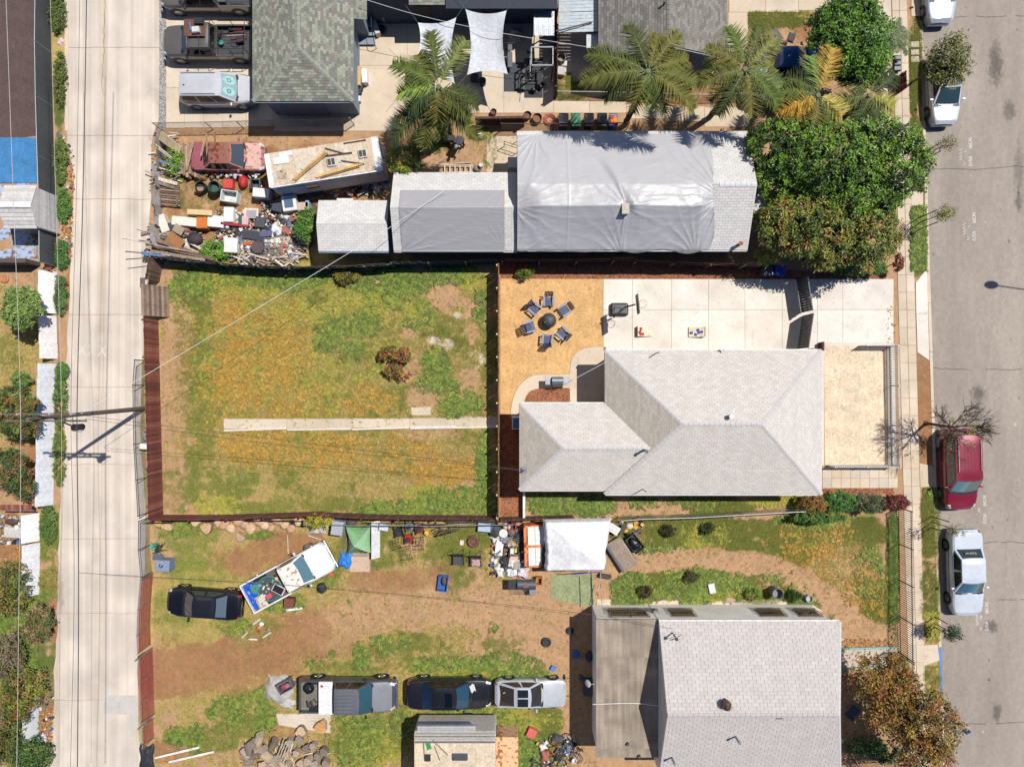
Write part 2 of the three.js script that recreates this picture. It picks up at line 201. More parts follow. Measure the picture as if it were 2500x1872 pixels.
// ---------- street, kerb, sidewalk ----------
const streetTex = (() => { const w = 1024, h = 2048; const r = rnd(11);
  const spots = [...Array(260)].map(() => [r() * w, r() * h, 2 + r() * r() * 5, r() < 0.25 ? 0.14 : -0.2 * r()]);
  const big = [[430,1540,14,40,-.16],[520,1660,12,60,-.13],[200,1050,30,22,-.2],[190,1110,30,34,-.14],[330,480,16,90,-.1],[255,210,26,60,-.2],[300,330,22,30,-.16],[330,560,14,30,-.16],[370,620,10,60,-.14],[240,1640,24,20,-.22],[260,1860,18,26,-.18],[520,1490,14,40,-.16],[420,1600,18,40,-.12],[150,1530,16,14,-.2],[560,1750,12,40,-.14],[600,180,50,200,.05],[300,900,60,260,.04]];
  const lines = []; for (const y0 of [92,480,985,1430,1580,1890]) { const pts = []; let y = y0; for (let x = 0; x <= w; x += 16) { y += (r() - 0.5) * 4; pts.push(y); } lines.push(pts); }
  const vl = []; let vx = 420; for (let y = 0; y <= h; y += 16) { vx += (r() - 0.5) * 7; vl.push(vx); }
  const add = new Float32Array(w * h);
  const dot = (x, y, rx, ry, s) => { for (let j = Math.max(0, y - ry * 1.4 | 0); j < Math.min(h, y + ry * 1.4); j++) for (let i = Math.max(0, x - rx * 1.4 | 0); i < Math.min(w, x + rx * 1.4); i++) { const d = Math.hypot((i - x) / rx, (j - y) / ry) + (fbm(i / 7, j / 7,2) - 0.5) * 0.8; add[j * w + i] += s * sst(1.2,0.3, d); } };
  spots.forEach(([x, y, q, s]) => dot(x, y, q, q, s)); big.forEach((b) => dot(...b));
  for (const pts of lines) for (let x = 0; x < w; x++) { if (vn(x / 30, pts[0],256) < 0.3) continue; const y = Math.round(lerp(pts[x >> 4], pts[(x >> 4) + 1] ?? pts[x >> 4], (x & 15) / 16)); if (y > 0 && y < h - 1) { add[y * w + x] -= 0.3; add[(y + 1) * w + x] -= 0.12; } }
  for (let y = 300; y < h; y++) { if (vn(y / 40,3,256) < 0.42) continue; const x = Math.round(lerp(vl[y >> 4], vl[(y >> 4) + 1] ?? vl[y >> 4], (y & 15) / 16)); if (x > 0 && x < w - 1) add[y * w + x] -= 0.26; }
  return tex(w, h, (i, j, c) => { const v = 0.51 + 0.05 * (fbm(i / 60, j / 260,4) - 0.5) * 2 + 0.07 * (r() - 0.5) + 0.05 * (fbm(i / 9, j / 9,2) - 0.5) + add[j * w + i] * 0.8; c[0] = v * 1.035; c[1] = v * 0.955; c[2] = v * 0.87; }, { wrap: false }); })();
const streetMat = new THREE.MeshStandardMaterial({ map: streetTex, roughness: 0.9, side: THREE.DoubleSide, bumpMap: T.bump, bumpScale: 0.004 });
{ const o = struct('street', flat(poly([[kerbX(-300), -300],[3000,-300],[3000,2200],[kerbX(2200), 2200]]), -0.12), streetMat);
  const p = o.geometry.attributes.position, u = o.geometry.attributes.uv; for (let i = 0; i < p.count; i++) u.setXY(i, (p.getX(i) * 40 + 1250 - 2240) / 780, (p.getZ(i) * 40 + 936 + 50) / 1972); }
const CONC = (c, t = 'mottle') => mat(c, 0.88, { t, bumpMap: T.bump, bumpScale: 0.003 });
const concWhite = CONC('#e9dfd2'), concWarm = CONC('#dccbb4'), concTan = CONC('#d8c5ab'), concDull = CONC('#c9bcae');
const slabMats = ['#f0e8dd', '#ebe1d5', '#eee6da', '#e8ded1'].map((c) => CONC(c));
const kerbParent = struct('kerb');
for (let y = -100; y < 1960; y += 120) { const y1 = y + 119; mesh('kerb_stone', plate(poly([[kerbX(y) - 7, y],[kerbX(y), y],[kerbX(y1), y1],[kerbX(y1) - 7, y1]]), -0.19,0.02), y > 1550 && y < 1650 ? CONC('#5d93cf') : CONC(y % 240 ? '#ddcbb4' : '#d6c6b2'), kerbParent); }
// sidewalk flags between the front yards and the planting strip
const swIn = (py) => 2178 + (py - 0) * 0.027 - (py < 560 ? 0 : 4), swOut = (py) => 2214 + py * 0.027;
const walk = struct('sidewalk'); let swi = 0;
for (let y = -60; y < 1900; y += 43) { const a = y, b = y + 42.2, m0 = (swIn(y) + swOut(y)) / 2, m1 = (swIn(b) + swOut(b)) / 2;
  if (y < 700 && y > 640) { }
  mesh('flag', plate(poly([[swIn(a), a],[m0 - 0.5, a],[m1 - 0.5, b],[swIn(b), b]]), 0.002,0.03), [concTan, concWarm, CONC('#d3c1aa')][swi++ % 3], walk);
  mesh('flag', plate(poly([[m0 + 0.5, a],[swOut(a), a],[swOut(b), b],[m1 + 0.5, b]]), 0.002,0.03), [concWarm, concTan, CONC('#d9c7af')][swi % 3], walk); }
// slab helper: rectangles or quads of concrete with open joints
function slabs(name, list, y, mats, thick = 0.1) { const o = struct(name); list.forEach((q, i) => { const pts = q.length === 4 && !Array.isArray(q[0]) ? [[q[0], q[1]],[q[2], q[1]],[q[2], q[3]],[q[0], q[3]]] : q; const c = [pts.reduce((s, p) => s + p[0],0) / pts.length, pts.reduce((s, p) => s + p[1],0) / pts.length];
    mesh('slab', plate(poly(pts.map(([a, b]) => [a + Math.sign(c[0] - a) * 0.35, b + Math.sign(c[1] - b) * 0.35])), y - thick, y), mats[(i * 7 + (i >> 2)) % mats.length], o); }); return o; }
// planting strip crossings and the driveway apron
slabs('driveway_apron', [[[2236,690],[kerbX(690) - 8,655],[kerbX(770) - 8,765],[2237,765]],[[2237,765],[kerbX(770) - 8,765],[kerbX(870) - 8,880],[2240,860]]],0.034, slabMats);
slabs('strip_crossing', [[2225,-60,2246,40],[2226,467,2254,503],[[2245,1130],[2280,1138],[2281,1190],[2247,1190]],[[2254,1575],[2290,1572],[2294,1612],[2256,1625]]],0.034,[concTan, concWarm]);
for (const [a, b, w, h, g] of [[2234,109,20,14,1],[2234,128,20,13,2],[2234,145,20,14,3]]) solo('stepping_stone', `pale stepping stone in the planting strip, ${['', 'topmost', 'middle', 'lowest'][g]} of three`, 'stepping stone', rbox(w / 40,0.06, h / 40,0.02), concWarm, P(a, b, 0).setY(0.03), 0.05, 'stepping stones in the strip');
// ---------- alley ----------
const alleyL = (py) => { const q = [[-100,158],[300,160],[345,162],[400,178],[640,172],[900,163],[1100,160],[1220,148],[1400,141],[1700,132],[1972,112]]; for (let i = 1; i < q.length; i++) if (py <= q[i][0]) return lerp(q[i - 1][1], q[i][1], (py - q[i - 1][0]) / (q[i][0] - q[i - 1][0])); return 112; };
const alleyR = (py) => { const q = [[-100,391],[310,388],[330,371],[500,366],[700,358],[940,345],[1080,343],[1240,356],[1400,352],[1600,336],[1750,336],[1972,350]]; for (let i = 1; i < q.length; i++) if (py <= q[i][0]) return lerp(q[i - 1][1], q[i][1], (py - q[i - 1][0]) / (q[i][0] - q[i - 1][0])); return 350; };
const alleyTex = (() => { const w = 512, h = 2048, r = rnd(21); const st = [[430,1180,30,40,.16],[440,1240,26,60,.2],[410,930,14,160,.1],[470,1130,16,90,.16],[120,1520,14,60,.12],[380,1000,18,90,-.05],[440,330,40,30,.06],[60,1780,50,200,.08]];
  let cx = 268; const crack = []; for (let y = 0; y < h; y += 12) { cx += (r() - 0.5) * 9; cx = clamp(cx, 250,284); crack.push(cx); }
  return tex(w, h, (i, j, c) => { const streak = fbm(i / 9, j / 700,3), m = fbm(i / 60, j / 60,4), lane = sst(22,3, Math.abs(i - 255 - 10 * Math.sin(j / 300))) * (j < 900 ? 1 : 0.35);
    let v = 0.845 + 0.07 * (streak - 0.5) * 2 + 0.09 * (m - 0.5) * 2 + 0.03 * (r() - 0.5) - 0.055 * lane, s = 0.06 * lane;
    for (const [x, y, a, b, k] of st) { const d = Math.hypot((i - x) / a, (j - y) / b) + (fbm(i / 14, j / 14,3) - 0.5); if (d < 1.2) { const e = k * sst(1.1,0.3, d); v -= e * 0.9; s += e * 0.5; } }
    const k = crack[(j / 12) | 0]; if (j < 330 && Math.abs(i - k) < 1.1) v -= 0.2;
    const edge = Math.min(i - 95,470 - i); if (edge < 40) { const e = (fbm(i / 16 + 40, j / 40,3) - 0.35) * sst(40,-20, edge) * 0.35; if (e > 0) { v -= e * 0.6; s += e; } }
    c[0] = v * (1 - s * 0.0); c[1] = v * (0.955 - s * 0.35); c[2] = v * (0.9 - s * 0.8); }, { wrap: false }); })();
const alleyMat = new THREE.MeshStandardMaterial({ map: alleyTex, color: new THREE.Color(0.66,0.63,0.6), roughness: 0.9, side: THREE.DoubleSide, bumpMap: T.bump, bumpScale: 0.003 });
const alley = struct('alley'), joints = [-100,116,331,486,768,945,1134,1315,1497,1708,1972];
for (let i = 0; i + 1 < joints.length; i++) { const y0 = joints[i], y1 = joints[i + 1], n = 6, rj = rnd(50 + i);
  for (const side of [0,1]) { const L = [], Rr = []; const mid = (y) => 262 - (y + 100) * 0.012 + 2 * Math.sin(y / 60);
    for (let k = 0; k <= n; k++) { const y = lerp(y0 + 0.5, y1 - 0.5, k / n), wob = 2.5 * Math.sin(y * 0.21) + 2 * Math.sin(y * 0.083); L.push([side ? mid(y) + 0.3 : alleyL(y) + wob, y]); Rr.push([side ? alleyR(y) + wob * 0.5 : mid(y) - 0.3, y]); }
    const wv = (x, y) => 5 * (fbm(x / 26 + y, y * 0.37,3) - 0.5), edge = (a, b, y, o) => [...Array(9)].map((_, k) => { const x = lerp(a, b, (k + 1) / 10); return [x, y + wv(x, y) * sst(0,0.2, (k + 1) / 10) * sst(1,0.8, (k + 1) / 10) + o]; }); const bot = edge(L.at(-1)[0], Rr.at(-1)[0], y1,-0.5), top = edge(Rr[0][0], L[0][0], y0,0.5);
    const o = mesh('slab', plate(poly([...L, ...bot, ...Rr.reverse(), ...top]), -0.1,0.02), alleyMat, alley);
    const p = o.geometry.attributes.position, u = o.geometry.attributes.uv; for (let q = 0; q < p.count; q++) u.setXY(q, (p.getX(q) * 40 + 1250 - 60) / 372, (p.getZ(q) * 40 + 936 + 100) / 2072); } }
mesh('patch', plate(poly([[250,1697],[335,1697],[336,1781],[314,1781],[314,1744],[250,1742]]), 0.021,0.026), CONC('#cfc9c2'), alley);
mesh('edging', plate(poly([[157,-60],[168,-60],[167,320],[159,320]]), 0.0,0.05), concWarm, alley);
// ---------- other hard surfaces ----------
slabs('parking_pad', [[405,-60,618,88],[405,88,618,215],[405,215,450,313],[450,215,497,312],[497,215,542,312],[542,215,601,311],[601,215,668,309]],0.03,[concWarm, CONC('#dfcfb9')]);
slabs('back_patio', [[865,-60,994,160],[865,160,994,320],[994,-60,1110,150],[994,150,1110,285],[1110,-60,1230,150],[1110,150,1230,276],[1230,-60,1352,150],[1230,150,1352,276],[668,255,865,320]],0.03,[concWarm, CONC('#dccab2')]);
slabs('side_walk_north', [[1352,246,1440,276],[1440,246,1530,276],[1530,256,1625,290],[1625,260,1720,296],[1720,262,1830,310],[1352,60,1480,176],[1395,176,1560,200]],0.028,[concWarm, concTan]);
slabs('north_path', [[1780,-40,1870,30],[1870,-40,1950,30],[1950,-40,2020,26],[2020,-40,2100,26],[2100,-40,2176,40],[1778,30,1826,130],[2100,40,2177,120],[2150,120,2178,330]],0.028,[concTan, concWarm]);
// front court of the middle house: 2 rows of slabs
const cx0 = [1473,1544,1640,1730,1819,1910,1996,2058,2182];
const court = []; for (let i = 0; i + 1 < cx0.length; i++) { court.push([cx0[i],681, cx0[i + 1],756],[cx0[i],756, cx0[i + 1], i > 5 ? 838 : 856]); }
slabs('driveway_court', court, 0.03, slabMats);
const dgMat = mat('#d9b27c', 0.95, { t: 'dirtmap', bumpMap: T.bump, bumpScale: 0.012 });
struct('gravel_patio', plate((() => { const s = new THREE.Shape(); const m = (a, b) => [X(a), -Z(b)]; s.moveTo(...m(1222,680)); s.lineTo(...m(1472.6,681)); s.lineTo(...m(1472.6,846)); s.bezierCurveTo(...m(1420,842), ...m(1392,860), ...m(1391,900)); s.lineTo(...m(1390,912)); s.lineTo(...m(1310,914)); s.bezierCurveTo(...m(1265,925), ...m(1248,960), ...m(1245,1012)); s.lineTo(...m(1222,1012)); return s; })(), -0.05,0.012), dgMat);
struct('curved_path', plate((() => { const s = new THREE.Shape(), m = (a, b) => [X(a), -Z(b)]; s.moveTo(...m(1472.4,847)); s.bezierCurveTo(...m(1420,843), ...m(1393,861), ...m(1392,900)); s.lineTo(...m(1391,913)); s.lineTo(...m(1310,915)); s.bezierCurveTo(...m(1266,926), ...m(1249,961), ...m(1246,1020)); s.lineTo(...m(1279,1006)); s.lineTo(...m(1279,984)); s.bezierCurveTo(...m(1284,956), ...m(1300,948), ...m(1330,947)); s.lineTo(...m(1391,947)); s.lineTo(...m(1393,990)); s.lineTo(...m(1480,990)); s.lineTo(...m(1480,847)); return s; })(), -0.05,0.03), concWarm);
const mulchMat = mat('#a06a4c', 0.95, { t: 'dirtmap' });
const mulchBeds = [[[1222,640],[1300,636],[1880,655],[1960,662],[1960,681],[1222,680]],[[1281,984],[1286,958],[1304,949],[1330,948],[1390,948],[1392,986]],[[1222,1012],[1275,1012],[1280,1262],[1222,1262]],[[2006,1193],[2182,1192],[2184,1206],[2006,1206]],[[1960,662],[2165,662],[2164,680],[1960,681]]];
mulchBeds.forEach((b) => struct('mulch_bed', plate(poly(b), -0.03,0.01), mulchMat));
struct('front_sand', plate(poly([[2012,843],[2163,841],[2166,1133],[2014,1135]]), -0.03,0.012), mat('#e6d6bf', 0.95, { t: 'dirtmap' }));
slabs('front_border', [[2006,838,2183,843],[2006,843,2012,1137],[[2166,843],[2184,843],[2190,1138],[2168,1138]]],0.03,[concWhite]);
const fw = []; for (let i = 0; i < 8; i++) { fw.push([2008 + i * 23,1139,2031 + i * 23,1167],[2008 + i * 23,1167,2031 + i * 23,1191]); } slabs('front_walk', fw, 0.03,[concWarm, CONC('#cfc2b2'), concTan]);
slabs('old_path', [[545,1022,700,1047],[700,1022,860,1046],[860,1021,1000,1044],[1000,1020,1110,1043],[1110,1016,1217,1042]],0.015,[concWarm, CONC('#d3c3ab')],0.06);
for (const [a, b, c, d] of [[545,1051,700,1046],[700,1049,858,1047],[858,1048,1000,1044],[1000,1046,1217,1042]]) solo('border_beam', `long pale border beam along the old path starting ${a === 545 ? 'at its far alley end' : a === 700 ? 'second from the alley' : a === 858 ? 'third from the alley' : 'nearest the tall board fence'}`, 'beam', bar(P(a + 1, b, 0.05), P(c - 1, d, 0.05), 0.09,0.1), concWhite, [0,0,0],0, 'path border beams');
slabs('south_walk', [[[2055,1585],[2125,1583],[2126,1628],[2055,1630]],[[2125,1583],[2192,1580],[2193,1624],[2126,1628]]],0.02,[concDull]);
slabs('house_apron', [[[1457,1462],[1700,1466],[1700,1492],[1457,1492]],[[1700,1466],[1960,1462],[2010,1492],[1700,1492]]],0.025,[concWarm]);
slabs('concrete_pad', [[[674,1742],[808,1740],[806,1790],[680,1770]],[853,1350,905,1396],[[1003,994],[1052,993],[1052,1014],[1005,1013]],[1260,320,1262,330]].slice(0,3), 0.012,[CONC('#d6c8b6'), CONC('#d2b49d'), concWarm],0.05);
slabs('rear_pad', [[1188,330,1262,440]],0.015,[concTan],0.05);
// brown and blue sheets on the lot across the alley
const sheetBump = tex(512,512, (i, j, c) => { c[0] = c[1] = c[2] = 0.5 * fbm(i / 30 + 0.3 * j / 30, j / 60,4) + 0.5 * Math.abs(fbm((i + j) / 60, (i - j) / 24,3) - 0.5) * 2; }, { srgb: false }); sheetBump.repeat.set(0.35,0.35);
struct('brown_court', plate(poly([[-60,-60],[97,-60],[103,330],[50,336],[-60,338]]), -0.05,0.012), mat('#5b4a48', 0.85, { t: 'dirtmap', bumpMap: sheetBump, bumpScale: 0.02 }));
solo('ground_tarp', 'bright blue tarp spread on the ground across the alley', 'tarp', grid(28,20, (u, v) => { const p = P(lerp(-60,104, u), lerp(336,447, v)); return [p.x, 0.03 + 0.05 * fbm(u * 14, v * 5,3), p.z]; }), mat('#3f86c6', 0.75, { t: 'dirtmap' }));
solo('torn_tarp', 'torn faded blue tarp scraps south of the white shed', 'tarp', grid(40,40, (u, v) => { const p = P(lerp(-60,100, u), lerp(436,640, v)); const hgt = fbm(u * 9, v * 9,4); return [p.x, hgt > 0.47 ? 0.02 + 0.05 * (hgt - 0.47) : -0.05, p.z]; }), mat('#9fb3cf', 0.8, { t: 'rust' }));
// gravel strip by the parking pad
{ const r = rnd(31), l = []; for (let i = 0; i < 2600; i++) { const a = lerp(389,405, r()), b = lerp(-40,316, r()), v = 0.25 + r() * 0.45; l.push([X(a), 0.015, Z(b), r() * 6, r() * 3,0.02 + r() * 0.03, new THREE.Color(v, v * 0.97, v * 0.94).multiplyScalar(0.6)]); } instanced('gravel_strip', new THREE.DodecahedronGeometry(1,0), mat('#ffffff', 0.9, { t: null, k: 1 }), l); }
// bark chips on the mulch beds
{ const r = rnd(33), l = [], cols = ['#a86a48', '#8a4f35', '#c08a62', '#6f3d2a', '#b5764e'].map((c) => S(c)); const inside = (b, x, y) => { let k = false; for (let i = 0, j = b.length - 1; i < b.length; j = i++) if ((b[i][1] > y) !== (b[j][1] > y) && x < (b[j][0] - b[i][0]) * (y - b[i][1]) / (b[j][1] - b[i][1]) + b[i][0]) k = !k; return k; };
  mulchBeds.forEach((b, q) => { const xs = b.map((p) => p[0]), ys = b.map((p) => p[1]), x0 = Math.min(...xs), x1 = Math.max(...xs), y0 = Math.min(...ys), y1 = Math.max(...ys), n = (x1 - x0) * (y1 - y0) / 7 | 0; for (let i = 0; i < n; i++) { const a = lerp(x0, x1, r()), c = lerp(y0, y1, r()); if (inside(b, a, c)) l.push([X(a), 0.02, Z(c), r() * 6, (r() - 0.5) * 0.9,0.6 + r() * 0.9, pick(cols, r)]); } });
  instanced('bark_chips', new THREE.BoxGeometry(0.07,0.015,0.03), mat('#ffffff', 0.9, { t: null, k: 1 }), l); }
// painted utility marks on the street and chalk crosses in the alley
const font = await new FontLoader().loadAsync('fonts/droid/droid_sans_regular.typeface.json');
const roadPaint = mat('#f4f0ea', 0.85);
function roadText(s, px, py, size, rot, y, m = roadPaint) { const g = new TextGeometry(s, { font, size, depth: 0.004, curveSegments: 3 }); g.computeBoundingBox(); g.translate(-(g.boundingBox.max.x) / 2,-size / 2,0); g.rotateX(-Math.PI / 2); g.rotateY(rot); const p = P(px, py); g.translate(p.x, y, p.z); return g; }
const squiggle = (x, y, n, a) => tube([...Array(n)].map((_, i) => P(x + (i % 2 ? a : -a), y - i * 4,0).setY(-0.115)), 0.018, n * 3,4);
for (const [x, y] of [[2373,372],[2382,555],[2408,1247],[2413,1510]]) struct('road_marking', [roadText('(USA', x, y + 20,0.2, Math.PI / 2,-0.115), roadText('WCA)', x, y - 24,0.2, Math.PI / 2 + 0.08,-0.115), ...(y > 1000 ? [roadText('AV', x - 14, y - 2,0.15, Math.PI / 2,-0.115)] : [tube([P(x - 16, y - 2,0).setY(-0.115), P(x - 10, y - 4,0).setY(-0.115), P(x - 14, y - 10,0).setY(-0.115)],0.018,6,4)]), ...(y === 1247 ? [] : [squiggle(x - 24, y + 18,8,4), squiggle(x - 15, y + 30,3,3)])], roadPaint);
struct('alley_marking', [roadText('xxx', 224,850,0.9,-0.05,0.023)], CONC('#e3d9cc'));
// ---------- roofs and buildings ----------
function clip(subject, clipper) {            // Sutherland-Hodgman, both counter-clockwise in 2D
  let out = subject;
  for (let i = 0; i < clipper.length && out.length; i++) {
    const [ax, ay] = clipper[i],[bx, by] = clipper[(i + 1) % clipper.length], inp = out; out = [];
    const side = (p) => (bx - ax) * (p[1] - ay) - (by - ay) * (p[0] - ax);
    for (let k = 0; k < inp.length; k++) { const p = inp[k], q = inp[(k + 1) % inp.length], sp = side(p), sq = side(q);
      if (sp >= 0) out.push(p); if ((sp >= 0) !== (sq >= 0)) { const t = sp / (sp - sq); out.push([p[0] + (q[0] - p[0]) * t, p[1] + (q[1] - p[1]) * t]); } }
  }
  return out;
}
const area2 = (p) => { let a = 0; for (let i = 0; i < p.length; i++) { const q = p[(i + 1) % p.length]; a += p[i][0] * q[1] - q[0] * p[i][1]; } return a / 2; };
// one roof face of overlapping shingles. pts: corners, the first two along the eave; returns { deck, tabs }
function roofFace(pts, { tab = 0.32, row = 0.145, gap = 0.01, t = 0.014, seed = 1, stagger = 0.5 }) {
  const o = pts[0], u = pts[1].clone().sub(o).normalize(); let n = V().crossVectors(u, pts[2].clone().sub(o)).normalize(); if (n.y < 0) n.negate(); let v = V().crossVectors(n, u).normalize(); if (v.y < 0) v.negate();
  let pl = pts.map((p) => { const d = p.clone().sub(o); return [d.dot(u), d.dot(v)]; }); if (area2(pl) < 0) pl.reverse();
  const us = pl.map((p) => p[0]), vs = pl.map((p) => p[1]), u0 = Math.min(...us), u1 = Math.max(...us), v1 = Math.max(...vs), r = rnd(seed), tabs = [];
  const at = (a, b, h) => [o.x + u.x * a + v.x * b + n.x * h, o.y + u.y * a + v.y * b + n.y * h, o.z + u.z * a + v.z * b + n.z * h];
  for (let j = 0, b = 0; b < v1; j++, b += row) for (let a = u0 - tab * ((j % 2) * stagger + r() * 0.08); a < u1; a += tab) {
    const c = clip([[a + gap / 2, b + gap * 0.35],[a + tab - gap / 2, b + gap * 0.35],[a + tab - gap / 2, b + row],[a + gap / 2, b + row]], pl); if (c.length < 3) continue; const ar = area2(c); if (ar < 0.002) continue;
    const pos = [], top = c.map(([x, y]) => at(x, y, 0.004 + t * (1 - (y - b) / row))), bot = c.map(([x, y]) => at(x, y, 0));
    for (let k = 1; k + 1 < c.length; k++) pos.push(...top[0],...top[k],...top[k + 1]);
    for (let k = 0; k < c.length; k++) { const q = (k + 1) % c.length; if ((c[k][1] + c[q][1]) / 2 > b + row * 0.9) continue; pos.push(...bot[k],...bot[q],...top[q],...bot[k],...top[q],...top[k]); }
    tabs.push({ pos, area: ar, y: top[0][1], d: Math.hypot(top[0][0], top[0][2]) });
  }
  const dk = [], q = pl.map(([x, y]) => at(x, y, 0)); for (let k = 1; k + 1 < q.length; k++) dk.push(...q[0],...q[k],...q[k + 1]);
  return { deck: dk, tabs, n };
}
function soup(pos, colors) { const g = new THREE.BufferGeometry(); g.setAttribute('position', new THREE.Float32BufferAttribute(pos, 3)); g.computeVertexNormals(); if (colors) g.setAttribute('color', new THREE.Float32BufferAttribute(colors, 3)); return g; }
// a shingled roof: deck, the shingles that show largest one by one, the rest joined
function shingledRoof(house, faces, cols, { most = 300, deckColor = '#6b6660', fascia = '#d9d4cc', name = 'roof', toneFace, ...o } = {}) {
  const mats = cols.map((c) => mat(c, 0.9, { t: 'speck' })), base = cols.map((c) => S(c, 0.64 / meanOf.speck)), all = [], deck = []; const r = rnd(o.seed || 5);
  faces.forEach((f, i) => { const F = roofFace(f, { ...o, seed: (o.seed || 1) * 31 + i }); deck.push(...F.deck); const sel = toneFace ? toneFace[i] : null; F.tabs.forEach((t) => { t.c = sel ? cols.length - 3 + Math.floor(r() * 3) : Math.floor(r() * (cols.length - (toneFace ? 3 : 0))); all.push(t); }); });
  const roof = mesh(name, soup(deck), mat(deckColor, 0.9), house);
  all.sort((a, b) => b.area - a.area || a.d - b.d); const big = all.slice(0, most), rest = all.slice(most);
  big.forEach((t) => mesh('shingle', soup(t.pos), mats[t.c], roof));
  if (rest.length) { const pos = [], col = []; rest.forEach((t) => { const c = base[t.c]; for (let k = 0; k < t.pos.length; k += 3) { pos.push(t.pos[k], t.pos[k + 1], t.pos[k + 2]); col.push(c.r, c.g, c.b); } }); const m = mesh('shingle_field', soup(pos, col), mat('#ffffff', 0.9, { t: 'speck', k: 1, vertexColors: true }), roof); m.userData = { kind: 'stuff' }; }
  return roof;
}
const ridgeCaps = (roof, a, b, m, w = 0.2, step = 0.28) => { const n = Math.max(1, Math.round(a.distanceTo(b) / step)), d = b.clone().sub(a).normalize(), sd = V(-d.z, 0, d.x).normalize().multiplyScalar(w / 2); for (let i = 0; i < n; i++) { const p = a.clone().lerp(b, i / n), q = a.clone().lerp(b, (i + 0.97) / n), dr = w * 0.17, c = [[p, 0.034],[q, 0.024]].map(([o, h]) => [o.clone().add(sd).setY(o.y + h - dr), o.clone().setY(o.y + h), o.clone().sub(sd).setY(o.y + h - dr)]), f = [], tri = (...v) => v.forEach((k) => f.push(k.x, k.y, k.z)); for (const s of [0,1]) { tri(c[0][s], c[1][s], c[1][s + 1]); tri(c[0][s], c[1][s + 1], c[0][s + 1]); } mesh('ridge_cap', soup(f), m, roof); } };
const eaveBoard = (house, pts, m) => pts.forEach(([a, b]) => mesh('fascia', bar(a.clone().setY(a.y - 0.085), b.clone().setY(b.y - 0.085), 0.03,0.14), m, house));
const wallBox = (house, x0, x1, z0, z1, h, m, name = 'wall') => mesh(name, box(x1 - x0, h, z1 - z0, (x0 + x1) / 2, h / 2, (z0 + z1) / 2), m, house);
const vent = (house, name, px, py, h0, h1, r, m) => { const b = P(px, py, h0); return mesh(name, [cyl(r, r, h1 - h0, b.x, (h0 + h1) / 2, b.z, 10)], m, house); };
const grow = (h) => { const g = thing(...h); return g; };
const stucco = mat('#e5d9c6', 0.9, { t: 'mottle' }), whiteTrim = mat('#e9e6e0', 0.6);
